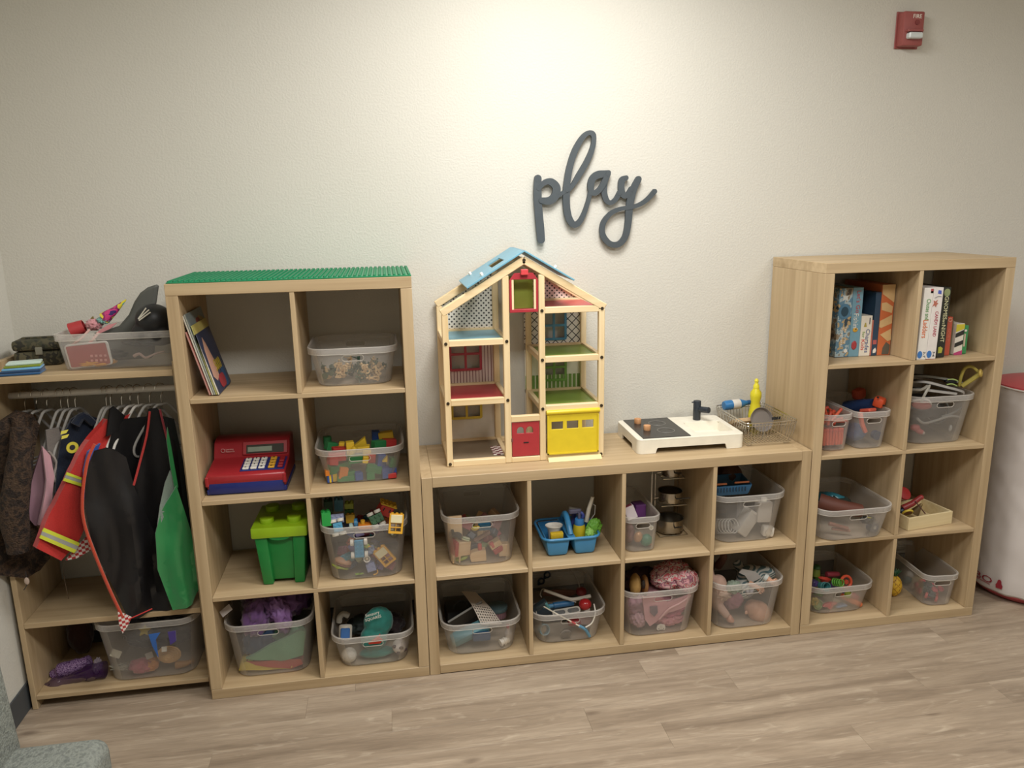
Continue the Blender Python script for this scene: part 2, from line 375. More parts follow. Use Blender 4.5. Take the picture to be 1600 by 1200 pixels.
def all_meshes(o):
    out = [o] if o.type == 'MESH' else []
    for c in o.children: out += all_meshes(c)
    return out
def wbox(o):
    bpy.context.view_layer.update()
    vs = [m.matrix_world @ v.co for m in all_meshes(o) for v in m.data.vertices]
    return [min(v[i] for v in vs) for i in range(3)], [max(v[i] for v in vs) for i in range(3)]
def settle():
    """nudge each content of a bin so that it lies inside the tub's walls"""
    bpy.context.view_layer.update()
    for o, (x0, x1, y0, y1, z0, h, tap) in SETTLE:
        lo, hi = wbox2(o)
        d = Vector((0, 0, 0))
        if lo[2] < z0+.004: d.z = z0+.004-lo[2]
        zc_ = min(h, max(0, lo[2]+d.z-z0)); t = tap*(1-zc_/h)+.004
        if hi[2] < z0+h+.03:
            for i, a, b_ in ((0, x0+t, x1-t), (1, y0+t, y1-t)):
                if hi[i]-lo[i] > b_-a: d[i] = (a+b_)/2-(lo[i]+hi[i])/2
                elif lo[i] < a: d[i] = a-lo[i]
                elif hi[i] > b_: d[i] = b_-hi[i]
        o.location = Vector(o.location)+d
def wbox2(o):
    vs = []
    for m in all_meshes(o):
        mw = m.matrix_world; vs += [mw @ v.co for v in m.data.vertices]
    return [min(v[i] for v in vs) for i in range(3)], [max(v[i] for v in vs) for i in range(3)]
def rebase(o):
    """put the origin of a thing modelled in room coordinates at its own base"""
    if Vector(o.location).length > 1e-6: return
    lo, hi = wbox2(o); c = Vector(((lo[0]+hi[0])/2, (lo[1]+hi[1])/2, lo[2]))
    for m in all_meshes(o): m.data.transform(Matrix.Translation(-c))
    o.location = c


# ---------------------------------------------------------------- the room
WALL = wall_mat(); YW = .40; XL = -.628; XR = 4.6; YB = -4.6
struct('wall_back', bb(XL-.1, XR+.1, YW, YW+.1, 0, CEIL), WALL)
struct('wall_left', bb(XL-.1, XL, YB, YW, 0, CEIL), WALL)
struct('wall_right', bb(XR, XR+.1, YB, YW, 0, CEIL), WALL)
struct('wall_front', bb(XL-.1, XR+.1, YB-.1, YB, 0, CEIL), WALL)
struct('ceiling', bb(XL-.1, XR+.1, YB-.1, YW+.1, CEIL, CEIL+.08), P('#d9d6cc', .9))
BASEM = P('#45484a', .55)
struct('baseboard_left', bb(XL, XL+.006, YB, YW, 0, .10, .002), BASEM)
struct('baseboard_back', bb(XL+.006, XR, YW-.006, YW, 0, .10, .002), BASEM)
struct('baseboard_right', bb(XR-.006, XR, YB, YW-.006, 0, .10, .002), BASEM)
fl = struct('floor', bb(XL-.1, XR+.1, YB-.1, YW+.1, -.06, -.005), P('#4b4037', .8))
FM = floor_mat(); rr = random.Random(4); PW = .123; PL = 1.22
def plank(x0, x1, y0, y1):
    g = .00015; b = bb(-(x1-x0)/2+g, (x1-x0)/2-g, -(y1-y0)/2+g, (y1-y0)/2-g, -.005, 0, 0)
    bmesh.ops.bevel(b, geom=[e for e in b.edges if e.verts[0].co.z > -.001 and e.verts[1].co.z > -.001], offset=.0004, segments=1, affect='EDGES')
    o = link('plank', b, FM, fl); o.location = ((x0+x1)/2, (y0+y1)/2, 0)
seam = {0: .336, 1: .628, 2: .06, 3: 1.513, 4: .9, -1: .5}
row = 0
for row in range(-5, 36):
    y1 = -.17+.123-PW*row; y0 = y1-PW
    if y0 > YW or y1 < YB: continue
    s = seam.get(row, rr.uniform(0, PL)) % PL - 2*PL
    x = s
    while x < XR:
        a, c = max(x, XL), min(x+PL, XR)
        if c-a > .01: plank(a, c, max(y0, YB), min(y1, YW))
        x += PL
for lx, ly, pw, sx, sy in LAMPS:
    T('ceiling_light', 'flat rectangular panel light in the ceiling' + {21: ' nearest the play wall', 26: ' above the middle of the room', 17: ' towards the right wall'}[pw], 'light', (lx, ly, CEIL), (0, 0, 0),
      [('frame', join(bb(-sx/2-.02, sx/2+.02, -sy/2-.02, -sy/2, -.03, 0), bb(-sx/2-.02, sx/2+.02, sy/2, sy/2+.02, -.03, 0), bb(-sx/2-.02, -sx/2, -sy/2, sy/2, -.03, 0), bb(sx/2, sx/2+.02, -sy/2, sy/2, -.03, 0)), WHITEP),
       ('diffuser', bb(-sx/2, sx/2, -sy/2, sy/2, -.02, -.012), P('#f4f1ea', .6))])

# ---------------------------------------------------------------- cube shelving units
TT = .038; ST = .016; CH = (1.47-2*TT-3*ST)/4; CW = (.77-2*TT-ST)/2; D = .39
def board(w, d, h): return box((w-.0006, d, h-.0006), (0, 0, 0), .0012)
def tall_unit(name, label, x0):
    e = bpy.data.objects.new(name, None); COL.objects.link(e); e.location = (x0, 0, 0); tag(e, label, 'shelf unit')
    def p(n, x, w, z, h, a, y0=0, d=D):
        o = link(n, board(w, d, h), OAK[a], e); o.location = (x+w/2, y0+d/2, z+h/2)
    p('bottom_panel', 0, .77, 0, TT, 'x'); p('top_panel', 0, .77, 1.47-TT, TT, 'x')
    p('side_panel', 0, TT, TT, 1.47-2*TT, 'z'); p('side_panel', .77-TT, TT, TT, 1.47-2*TT, 'z')
    for k in range(3): p('shelf', TT, .77-2*TT, TT+CH*(k+1)+ST*k, ST, 'x', .001, D-.002)
    for k in range(4): p('divider', TT+CW, ST, TT+(CH+ST)*k, CH, 'z', .001, D-.002)
    return e
def low_unit(name, label, x0):
    e = bpy.data.objects.new(name, None); COL.objects.link(e); e.location = (x0, 0, 0); tag(e, label, 'shelf unit')
    def p(n, x, w, z, h, a, y0=0, d=D):
        o = link(n, board(w, d, h), OAK[a], e); o.location = (x+w/2, y0+d/2, z+h/2)
    p('end_panel', 0, TT, 0, .77, 'z'); p('end_panel', 1.47-TT, TT, 0, .77, 'z')
    p('top_panel', TT, 1.47-2*TT, .77-TT, TT, 'x'); p('bottom_panel', TT, 1.47-2*TT, .003, TT-.003, 'x')
    for k in range(3): p('divider', TT+CH*(k+1)+ST*k, ST, TT, .77-2*TT, 'z', .001, D-.002)
    for k in range(4): p('shelf', TT+(CH+ST)*k, CH, TT+CW, ST, 'x', .001, D-.002)
    return e
XB = .7715; XC = .77+1.47+.0045
tall_unit('cube_shelf', 'tall light oak cube shelf unit on the left with green plates on top', 0)
low_unit('cube_shelf', 'low wide light oak cube shelf unit carrying the dollhouse and toy sink', XB)
tall_unit('cube_shelf', 'tall light oak cube shelf unit on the right holding board games', XC)
# base heights of the compartments, counted from the top row of each unit
ZA = [1.0955, .743, .3905, .038]; ZB = [.393, .038]

# ---------------------------------------------------------------- open wardrobe in the left corner
e = bpy.data.objects.new('wardrobe', None); COL.objects.link(e); e.location = (-.612, .058, 0)
tag(e, 'low open oak wardrobe with a clothes rail in the left corner', 'wardrobe')
def wp(n, x, w, z, h, a, y0=0, d=.335):
    o = link(n, board(w, d, h), OAK[a], e); o.location = (x+w/2, y0+d/2, z+h/2)
wp('side_panel', 0, .018, 0, 1.215, 'z'); wp('side_panel', .593, .018, 0, 1.215, 'z')
wp('shelf', .018, .575, 1.165, .022, 'x'); wp('shelf', .018, .575, .31, .02, 'x'); wp('shelf', .018, .575, .036, .017, 'x')
rod = link('clothes_rail', cyl(.0115, .573, (.3055, .162, 1.092), (0, R(90), 0)), P('#d5d0c6', .4), e); rod['label'] = 'white clothes rail'

# ---------------------------------------------------------------- translucent storage bins
def ring_pts(w, d, r, n=5):
    return rrect(w, d, min(r, w/2-.004, d/2-.004), n)
def bin_parts(w, d, h, hole=.072, tap=.028, r=.055, endfrac=1):
    """w,d: rim size. front is at y=0 (rim), depth goes to +y. handle slots in both short walls"""
    lip = .02; step = .006; tw, td = w-2*step, d-2*step
    bw, bd = w-2*tap, d-2*tap
    b = bmesh.new(); hz1 = h-lip-.026; hz2 = h-lip-.006; hr = .006
    zs = [0, .006, hz1, hz1+hr, hz2-hr, hz2, h]
    cols = [-hole/2, -hole/2+hr, hole/2-hr, hole/2]
    def ring(z):
        t = z/h; t2 = t if z > .001 else -.02
        ww, dd = bw+(tw-bw)*t2, bd+(td-bd)*t2; rr_ = min(r, ww/2-.004, dd/2-.004)
        if z < .001: ww -= .012; dd -= .012
        pts = []
        for sx, sy, a in ((1, 1, 0), (-1, 1, 90), (-1, -1, 180), (1, -1, 270)):
            for i in range(6):
                q = R(a+18*i); pts.append((sx*(ww/2-rr_)+rr_*math.cos(q), sy*(dd/2-rr_)+rr_*math.sin(q)))
            kk = min(1, (ww/2-rr_-.001)/(hole/2))
            if a == 0: pts += [(c*kk, dd/2) for c in cols[::-1]]
            if a == 180: pts += [(c*kk, -dd/2) for c in cols]
        return [b.verts.new((x, y+d/2, z)) for x, y in pts]
    rings = [ring(z) for z in zs]; n = len(rings[0])
    # indices of the slot columns
    f0, b0 = 10+12, 6
    for k in range(len(zs)-1):
        A, B = rings[k], rings[k+1]
        for i in range(n):
            j = (i+1) % n; skip = False
            for s in (f0, b0):
                c = i-s
                if 0 <= c <= 2 and 2 <= k <= 4:
                    skip = True
                    if c != 1 and k != 3:
                        a0, a1, b1, b0_ = A[i], A[j], B[j], B[i]
                        tri = {(0, 2): (a0, a1, b0_), (2, 2): (a0, a1, b1), (0, 4): (a0, b1, b0_), (2, 4): (a1, b1, b0_)}[(c, k)]
                        b.faces.new(tri)
            if not skip: b.faces.new((A[i], A[j], B[j], B[i]))
    b.faces.new(rings[0][::-1])
    bmesh.ops.recalc_face_normals(b, faces=b.faces[:])
    bmesh.ops.solidify(b, geom=b.faces[:], thickness=.0014)
    # rim: flange and skirt
    m = bmesh.new(); prof = [(-.001, h), (step, h+.001), (step+.0015, h-.002), (step-.001, h-lip), (step-.003, h-lip), (step-.002, h-.003), (-.001, h-.002)]
    rs = []
    for o_, z in prof:
        pp = rrect(tw+2*o_, td+2*o_, min(r, tw/2-.004)+o_, 5); rs.append([m.verts.new((x, y+d/2, z)) for x, y in pp])
    for A, B in zip(rs, rs[1:]+rs[:1]):
        for i in range(len(A)): m.faces.new((A[i], A[(i+1) % len(A)], B[(i+1) % len(A)], B[i]))
    bmesh.ops.recalc_face_normals(m, faces=m.faces[:])
    # slot edging on the front and back wall
    eg = []
    for sgn in (-1, 1):
        def yy(z): return d/2 + sgn*((bd+(td-bd)*z/h)/2+.0004)
        pts = [(cols[0], hz1+hr), (cols[1], hz1), (cols[2], hz1), (cols[3], hz1+hr), (cols[3], hz2-hr), (cols[2], hz2), (cols[1], hz2), (cols[0], hz2-hr)]
        eg.append(('slot_edge', tube([(x, yy(z), z) for x, z in pts], .0016, 6, True), BIN_EDGE))
    line = tube([(x, y+d/2, h-lip) for x, y in rrect(tw+2*(step-.001), td+2*(step-.001), min(r, tw/2-.004)+step, 5)], .0009, 5, True)
    line2 = tube([(x, y+d/2, h+.0005) for x, y in rrect(tw+2*(step-.001), td+2*(step-.001), min(r, tw/2-.004)+step, 5)], .0011, 5, True)
    return [('tub', b, BIN_BODY), ('rim', m, BIN_RIM, [('rim_bead', join(line, line2), BIN_EDGE)])] + eg
BIN_EDGE = clear_plastic('translucent_bin_edge', .62, '#f2eee6')
BINS = {}
def storage_bin(key, label, xc, y, z, w, d, h, hole=.072, rot=0, tap=.028, r=.055, swap=False):
    INBIN[0] = None
    o = T('storage_bin', label, 'bin', (xc, y, z), (0, 0, rot), bin_parts(w, d, h, hole, tap, r), None)
    BINS[key] = (xc-w/2+.006, xc+w/2-.006, y+.006, y+d-.006, z, h, tap-.006); return o
S_ = 'shallow translucent plastic bin'; L_ = 'tall translucent plastic bin'
storage_bin('A01', S_ + ' of tan and green figures near the green plates', .562, .055, ZA[0], .305, .32, .135)
storage_bin('A11', S_ + ' of coloured wooden blocks above the bin of brick toys', .564, .055, ZA[1], .31, .32, .13)
storage_bin('A21', L_ + ' overflowing with brick toys beside the green tub', .564, .015, ZA[2], .308, .36, .212)
storage_bin('A30', L_ + ' stuffed with purple tulle in the left unit', .205, .028, ZA[3], .312, .355, .218)
storage_bin('A31', S_ + ' with the teal drawstring bag in the left unit', .570, .022, ZA[3], .302, .35, .132)
storage_bin('B00', L_ + ' of wooden animals and huts under the dollhouse', .986, .036, ZB[0], .29, .345, .202)
storage_bin('B10', S_ + ' with the perforated white sheet in the low unit', .974, .024, ZB[1], .306, .36, .138)
storage_bin('B11', S_ + ' of toy doctor tools under the blue caddy', 1.316, .036, ZB[1], .296, .35, .134)
storage_bin('B02', 'narrow translucent plastic bin beside the steel pots', 1.597, .036, ZB[0], .145, .33, .146, .055, tap=.016, r=.03)
storage_bin('B12', L_ + ' of pink doll clothes with a pacifier near the front', 1.678, .018, ZB[1], .316, .36, .2)
storage_bin('B03', L_ + ' holding the blue basket and white containers in the low unit', 2.032, .03, ZB[0], .3, .35, .2)
storage_bin('B13', L_ + ' full of baby dolls in the low unit', 2.0325, .002, ZB[1], .3, .37, .203)
storage_bin('C10l', 'narrow translucent plastic bin of orange foam darts', 2.3695, .032, ZA[1], .128, .34, .148, .055, tap=.016, r=.03)
storage_bin('C10r', 'narrow translucent plastic bin holding the blue and orange blaster', 2.515, .03, ZA[1], .155, .34, .152, .06, tap=.018, r=.03)
storage_bin('C11', L_ + ' with grey masks and the yellow hoop handle', 2.812, .025, ZA[1], .29, .345, .198)
storage_bin('C20', S_ + ' sticking out over the shelf edge in the right unit', 2.446, -.03, ZA[2], .318, .36, .136)
storage_bin('C30', S_ + ' of bright plastic toys left of the pineapple', 2.454, .036, ZA[3], .29, .34, .128)
storage_bin('C31', 'narrow translucent plastic bin of toy cars beside the pineapple', 2.882, .018, ZA[3], .156, .35, .143, .07, R(-5), tap=.018, r=.035)
BINS['C31'] = (2.825, 2.955, .03, .36, ZA[3], .143, .010)
# long bins seen from their long side in the wardrobe
T('storage_bin', 'long shallow translucent plastic bin with hats on top of the wardrobe', 'bin', (-.385, .245, 1.187), (0, 0, R(-90)), bin_parts(.30, .375, .122, .07, .02, .02))
T('storage_bin', 'long tall translucent plastic bin of costume pieces at the bottom of the wardrobe', 'bin', (-.393, .228, .053), (0, 0, R(-90)), bin_parts(.33, .35, .235, .07, .03, .055))

BINS['W0'] = (-.379, -.016, .101, .389, 1.187, .122, .014); BINS['W3'] = (-.387, -.049, .069, .387, .053, .235, .024)

# ---------------------------------------------------------------- wall sign and fire alarm
def stroke(pts, k=1):
    """flat brush stroke; points are (x, z, width)"""
    sp = smooth_pts([(x, z, w) for x, z, w in pts], 5); n = len(sp); L_s, R_s = [], []
    for i, p in enumerate(sp):
        a, c = sp[max(0, i-1)], sp[min(n-1, i+1)]; d = Vector((c.x-a.x, c.y-a.y)).normalized(); q = Vector((-d.y, d.x))
        L_s.append(Vector((p.x, p.y))+q*p.z/2); R_s.append(Vector((p.x, p.y))-q*p.z/2)
    b = bmesh.new(); t = .0108; V = lambda v, y: b.verts.new((v.x, y, v.y))
    A = [[V(l, -.0022*i/n), V(r, -.0022*i/n), V(r, t-.0022*i/n), V(l, t-.0022*i/n)] for i, (l, r) in enumerate(zip(L_s, R_s))]
    for u, v in zip(A, A[1:]):
        for i in range(4): b.faces.new((u[i], u[(i+1) % 4], v[(i+1) % 4], v[i]))
    b.faces.new(A[0]); b.faces.new(A[-1][::-1]); bmesh.ops.recalc_face_normals(b, faces=b.faces[:])
    for p, o_ in ((sp[0], 0), (sp[-1], -.0022)): b = join(b, cyl(p.z/2, t+.0009, (p.x, t/2+o_, p.y), (R(90), 0, 0), seg=16))
    return b
def sg(pts):  # sign units (six to a millimetre-scale step) to metres on the wall
    k = .1667*.002535; return [((x-660)*k, -(y-585)*k, w*k) for x, y, w in pts]
SGM = P('#434a4e', .6)
LET = [('letter', [sg([(135, 475, 66), (130, 600, 72), (138, 760, 72), (150, 900, 74), (158, 1010, 70)]),
                   sg([(140, 560, 40), (195, 510, 46), (255, 505, 62), (303, 555, 72), (290, 625, 72), (240, 668, 70), (165, 665, 52)]), sg([(285, 650, 44), (340, 612, 32), (400, 580, 34)])]),
       ('letter', [sg([(405, 590, 34), (450, 540, 40), (500, 465, 50), (570, 355, 52), (622, 250, 48), (645, 160, 42), (638, 100, 46), (595, 88, 40), (540, 130, 48), (475, 235, 56), (430, 360, 58), (405, 480, 60), (394, 600, 64), (395, 720, 64), (415, 820, 62), (458, 882, 58), (510, 865, 50), (555, 790, 44), (592, 690, 40), (612, 610, 40)])]),
       ('letter', [sg([(782, 432, 46), (745, 440, 58), (685, 448, 66), (635, 482, 62), (618, 545, 62), (628, 598, 48), (665, 605, 50), (712, 565, 50), (750, 500, 54), (780, 440, 46)]), sg([(775, 440, 50), (748, 520, 56), (745, 600, 54), (766, 670, 50), (805, 696, 42), (852, 668, 42), (888, 610, 46)])]),
       ('letter', [sg([(950, 478, 44), (912, 500, 58), (905, 570, 58), (925, 628, 56), (965, 628, 50), (1000, 575, 46)]),
                   sg([(1066, 492, 58), (1030, 560, 62), (1003, 640, 68), (985, 740, 68), (975, 880, 62), (950, 1000, 58), (890, 1068, 54), (810, 1066, 52), (750, 1010, 54), (727, 940, 50), (745, 862, 48), (810, 790, 42), (900, 752, 38), (1000, 740, 36), (1090, 712, 38), (1160, 665, 42), (1220, 602, 46)])])]
parts = []
for i, (n, st) in enumerate(LET):
    parts.append((n, join(*[mv(stroke(s), (0, -.0009*((i+j) % 3), 0)) for j, s in enumerate(st)]), SGM))
for x, z in ((-.222, .04), (-.0845, -.125), (.037, .0), (.137, -.066)): parts.append(('standoff', cyl(.006, .012, (x, .016, z), (R(90), 0, 0)), SGM))
T('wall_sign', 'dark grey cut-out script sign reading play on the wall', 'sign', ((1.494,0.378,1.742)), (0, 0, 0), parts)
RED = P('#98504c', .5)
al = join(box((.092, .03, .128), (0, -.017, 0), .008, seg=2))
T('fire_alarm', 'red wall mounted fire alarm strobe reading FIRE', 'alarm', (2.757, .4, 2.333), (0, 0, 0),
  [('housing', join(box((.088, .042, .125), (0, -.022, 0), .006, seg=2), box((.1, .004, .135), (0, -.003, 0), .001)), RED),
   ('strobe_lens', box((.058, .03, .022), (.0, -.05, -.028), .004), P('#cfd6d4', .15)),
   ('strobe_hood', box((.066, .02, .008), (0, -.05, -.01), .002), RED),
   ('sounder_grille', cyl(.009, .004, (.012, -.044, .022), (R(90), 0, 0)), P('#7a3432', .6)),
   ('lettering', text('FIRE', w=.036, c=(.012, -.0436, .044)), WHITEP)])


# ---------------------------------------------------------------- clothes on the wardrobe rail
ROD = (.22, 1.092)
def hanger_parts(w=.12, plastic=None, drop=.13):
    pl = plastic or P('#a9a6a0', .35)
    hook = tube([(0, -.018, .004), (0, -.014, .017), (0, 0, .0225), (0, .014, .015), (0, .016, .002), (0, .006, -.012), (0, 0, -.026), (0, 0, -.06)], .0016, 6, sm=3)
    hook = mv(hook, (0, 0, -.0045))
    arm = tube([(0, 0, -.058), (0, -.025, -.062), (0, -w*.55, -.058-drop*.45), (0, -w*.92, -.058-drop*.9), (0, -w, -.075-drop), (0, -w*.93, -.092-drop), (0, -w*.8, -.094-drop)], [.005, .0038], 8, sm=3)
    arm2 = tube([(0, 0, -.058), (0, .025, -.062), (0, w*.55, -.058-drop*.45), (0, w*.92, -.058-drop*.9), (0, w, -.075-drop), (0, w*.93, -.092-drop), (0, w*.8, -.094-drop)], [.005, .0038], 8, sm=3)
    bar = tube([(0, -w*.8, -.094-drop), (0, w*.8, -.094-drop)], .003, 6)
    return [('hook', hook, CHROME), ('shoulder_arm', arm, pl), ('shoulder_arm', arm2, pl), ('trouser_bar', bar, pl)]
HG = 'plastic hangers on the wardrobe rail'
h0 = T('clothes_hanger', 'plastic hanger carrying the brown fur coat', 'hanger', (-.549, ROD[0], ROD[1]+.0), (0, 0, R(-30)), hanger_parts(.115), HG)
for x, dg, lb in ((-.513, -25, 'pale plastic hanger just right of the brown fur coat'), (-.480, -22, 'pale plastic hanger carrying the pink satin top'),
                  (-.436, -22, 'pale plastic hanger between the pink satin top and the navy shirt'), (-.413, -25, 'plastic hanger inside the navy shirt, left hook of two'),
                  (-.390, -28, 'plastic hanger inside the navy shirt, right hook of two'), (-.290, -26, 'plastic hanger inside the red firefighter jacket'),
                  (-.276, -30, 'plastic hanger of the white garment behind the red jacket'), (-.240, -30, 'plastic hanger of the red-edged black cape'),
                  (-.148, -48, 'plastic hanger of the black robe beside the green cape')):
    dup(h0, (x, ROD[0], ROD[1]), (0, 0, R(dg)), lb, HG)
WH = P('#dedad2', .3)
h1 = T('clothes_hanger', 'bare white hanger in front of the black capes, left of the pair', 'hanger', (-.212, ROD[0], ROD[1]), (0, 0, R(-28)), hanger_parts(.13, WH, .12), HG)
dup(h1, (-.186, ROD[0], ROD[1]), (0, 0, R(-30)), 'bare white hanger in front of the black capes, right of the pair', HG)
dup(h0, (-.11, ROD[0], ROD[1]), (0, 0, R(-50)), 'plastic hanger of the green cape', HG)

FUR = blotch('dark_brown_fur', ['#1d1612', '#2c211a', '#4a3829', '#241b15'], 34, .95, .9, 6)
pC = 'p'
T('fur_coat', 'dark brown fur costume coat at the left end of the rail', 'coat', (0, 0, 0), (0, 0, 0),
  [('body', drape([(-0.602,0.036,1.008), (-0.546,0.08,1.045), (-0.518,0.102,1.063), (-0.487,0.126,1.044), (-0.476,0.134,1.006), (-0.498,0.117,0.921), (-0.519,0.101,0.827), (-0.536,0.087,0.721), (-0.516,0.103,0.643), (-0.497,0.118,0.531), (-0.526,0.096,0.497), (-0.566,0.064,0.495), (-0.654,-0.005,0.554)], .028, .022, 22, 1), FUR),
   ('sleeve', tube([(-0.503,0.068,1.018), (-0.516,0.038,0.894), (-0.54,0.009,0.753), (-0.543,0.006,0.62)], [.032, .04, .042, .036], 12, sm=3), FUR),
   ('collar', tube([(-0.527,0.102,1.049), (-0.516,0.081,0.967), (-0.532,0.058,0.866)], [.022, .012], 8, sm=3), FUR)])
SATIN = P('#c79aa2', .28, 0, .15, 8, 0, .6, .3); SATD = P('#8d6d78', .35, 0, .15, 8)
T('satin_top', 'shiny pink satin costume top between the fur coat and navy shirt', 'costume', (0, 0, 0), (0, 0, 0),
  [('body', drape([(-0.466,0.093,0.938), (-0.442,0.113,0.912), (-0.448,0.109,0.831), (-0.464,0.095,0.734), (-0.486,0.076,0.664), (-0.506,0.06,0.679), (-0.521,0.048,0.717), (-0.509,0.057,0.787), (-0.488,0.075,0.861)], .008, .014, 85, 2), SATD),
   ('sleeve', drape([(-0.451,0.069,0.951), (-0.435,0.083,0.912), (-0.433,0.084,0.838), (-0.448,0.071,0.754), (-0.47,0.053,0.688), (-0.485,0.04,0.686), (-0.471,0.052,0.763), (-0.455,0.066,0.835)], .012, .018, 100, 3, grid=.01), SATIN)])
T('grey_vest', 'grey lace-edged garment behind the pink satin top', 'costume', (0, 0, 0), (0, 0, 0),
  [('body', drape([(-0.453,0.118,0.991), (-0.422,0.143,0.991), (-0.418,0.147,0.918), (-0.443,0.126,0.767), (-0.465,0.108,0.706), (-0.464,0.108,0.798), (-0.459,0.112,0.898)], .008, .01, 50, 4), fabric('#77706a')),
   ('edging', tube([(-0.447,0.099,0.924), (-0.433,0.11,0.881), (-0.444,0.101,0.833), (-0.436,0.107,0.796)], .004, 6, sm=3), fabric('#a39a92'))])
NAVY = fabric('#1c2333')
T('police_shirt', 'navy costume shirt with a round yellow badge patch', 'costume', (0, 0, 0), (0, 0, 0),
  [('body', drape([(-0.381,0.147,1.016), (-0.355,0.171,1.031), (-0.311,0.21,0.995), (-0.328,0.195,0.92), (-0.364,0.162,0.875), (-0.406,0.124,0.822), (-0.439,0.095,0.744), (-0.444,0.09,0.78), (-0.428,0.105,0.876), (-0.41,0.121,0.952)], .01, .008, 36, 5), NAVY),
   ('collar', tube([(-0.367,0.135,0.999), (-0.346,0.154,1.024), (-0.324,0.174,0.99)], [.016, .012], 8, sm=3), NAVY),
   ('badge_patch', join(cyl(.019, .003, (-0.373,0.1,0.931), (R(90), 0, R(42)), seg=24)), P('#c8bd3e', .6), [('badge_symbol', cyl(.009, .0045, (-0.373,0.099,0.932), (R(90), 0, R(42)), seg=12), P('#23242a', .6))], 'round yellow badge patch'),
   ('shoulder_patch', join(*[drape([Vector(p)+Vector((.002*0, 0, -.016*k)) for p in ((-0.388,0.072,0.996), (-0.371,0.086,0.997), (-0.377,0.081,0.987), (-0.39,0.069,0.986))], .003, 0, grid=.05) for k in (0, 1)]), P('#cfc44c', .6), None, 'yellow striped shoulder patch')])
T('white_garment', 'cream garment edge squeezed between navy shirt and red jacket', 'costume', (0, 0, 0), (0, 0, 0),
  [('body', drape([(-0.297,0.182,1.002), (-0.316,0.165,0.969), (-0.341,0.142,0.937), (-0.367,0.119,0.896), (-0.379,0.108,0.833), (-0.36,0.125,0.841), (-0.322,0.159,0.907), (-0.29,0.188,0.977)], .01, .006, 40, 6), fabric('#cdc6bc'))])
JK = fabric('#b8302b', .8)
def jp(x, y): return (x, y)
T('firefighter_jacket', 'red firefighter costume jacket with yellow and silver bands', 'jacket', (0, 0, 0), (0, 0, 0),
  [('sleeve', drape([(-0.267,0.132,1.014), (-0.284,0.117,0.94), (-0.313,0.09,0.951), (-0.344,0.062,0.913), (-0.37,0.039,0.865), (-0.409,0.004,0.766), (-0.441,-0.025,0.713), (-0.467,-0.049,0.647), (-0.443,-0.026,0.612), (-0.416,-0.002,0.573), (-0.381,0.029,0.606), (-0.357,0.051,0.656), (-0.353,0.055,0.741), (-0.34,0.066,0.837), (-0.318,0.086,0.907), (-0.261,0.137,0.978)], .03, .014, 52, 7), JK),
   ('yoke', drape([(-0.309,0.109,0.944), (-0.275,0.14,0.989), (-0.203,0.177,1.018), (-0.24,0.144,0.952), (-0.284,0.104,0.904), (-0.327,0.092,0.85), (-0.338,0.083,0.865)], .012, .006, 30, 8), JK)] +
  [(n, drape(q, .004, .004, 30, 9, grid=.03), P(h, .5), None, lb) for n, h, lb, q in (
     ('reflective_band', '#c9cf3c', 'yellow reflective band', [(-0.369,0.022,0.871), (-0.339,0.048,0.841), (-0.34,0.047,0.833), (-0.372,0.018,0.863)]),
     ('reflective_band', '#9c9c96', 'silver reflective band', [(-0.372,0.018,0.863), (-0.34,0.047,0.833), (-0.341,0.046,0.822), (-0.376,0.015,0.854)]),
     ('reflective_band', '#c9cf3c', 'yellow reflective band', [(-0.376,0.015,0.854), (-0.341,0.046,0.822), (-0.342,0.045,0.811), (-0.38,0.011,0.846)]),
     ('reflective_band', '#c9cf3c', 'yellow reflective band', [(-0.437,-0.04,0.709), (-0.366,0.024,0.623), (-0.37,0.021,0.613), (-0.442,-0.045,0.7)]),
     ('reflective_band', '#9c9c96', 'silver reflective band', [(-0.442,-0.045,0.7), (-0.37,0.021,0.613), (-0.375,0.016,0.602), (-0.446,-0.048,0.689)]),
     ('reflective_band', '#c9cf3c', 'yellow reflective band', [(-0.446,-0.048,0.689), (-0.375,0.016,0.602), (-0.382,0.01,0.594), (-0.45,-0.052,0.68)]))])
PLAID = pattern('red_white_plaid', 'check', '#a82a2c', '#d8cfc6', 55, 'xz')
T('plaid_shirt', 'red and white checked shirt hem below the firefighter jacket', 'costume', (0, 0, 0), (0, 0, 0),
  [('body', drape([(-0.371,0.041,0.611), (-0.35,0.058,0.63), (-0.346,0.062,0.581), (-0.383,0.03,0.564), (-0.407,0.01,0.569)], .008, .008, 40, 10), PLAID)])
T('blue_costume', 'bright blue costume edge showing left of the black cape', 'costume', (0, 0, 0), (0, 0, 0),
  [('body', drape([(-0.28,0.092,0.941), (-0.312,0.064,0.923), (-0.329,0.05,0.864), (-0.337,0.043,0.767), (-0.317,0.061,0.849), (-0.292,0.082,0.912)], .01, .006, 40, 11), fabric('#2d4d97'))])
BLK = P('#131214', .42, 0, .2, 20, .1, .5); BLK2 = P('#121112', .6, 0, .2, 60, .2, .3)
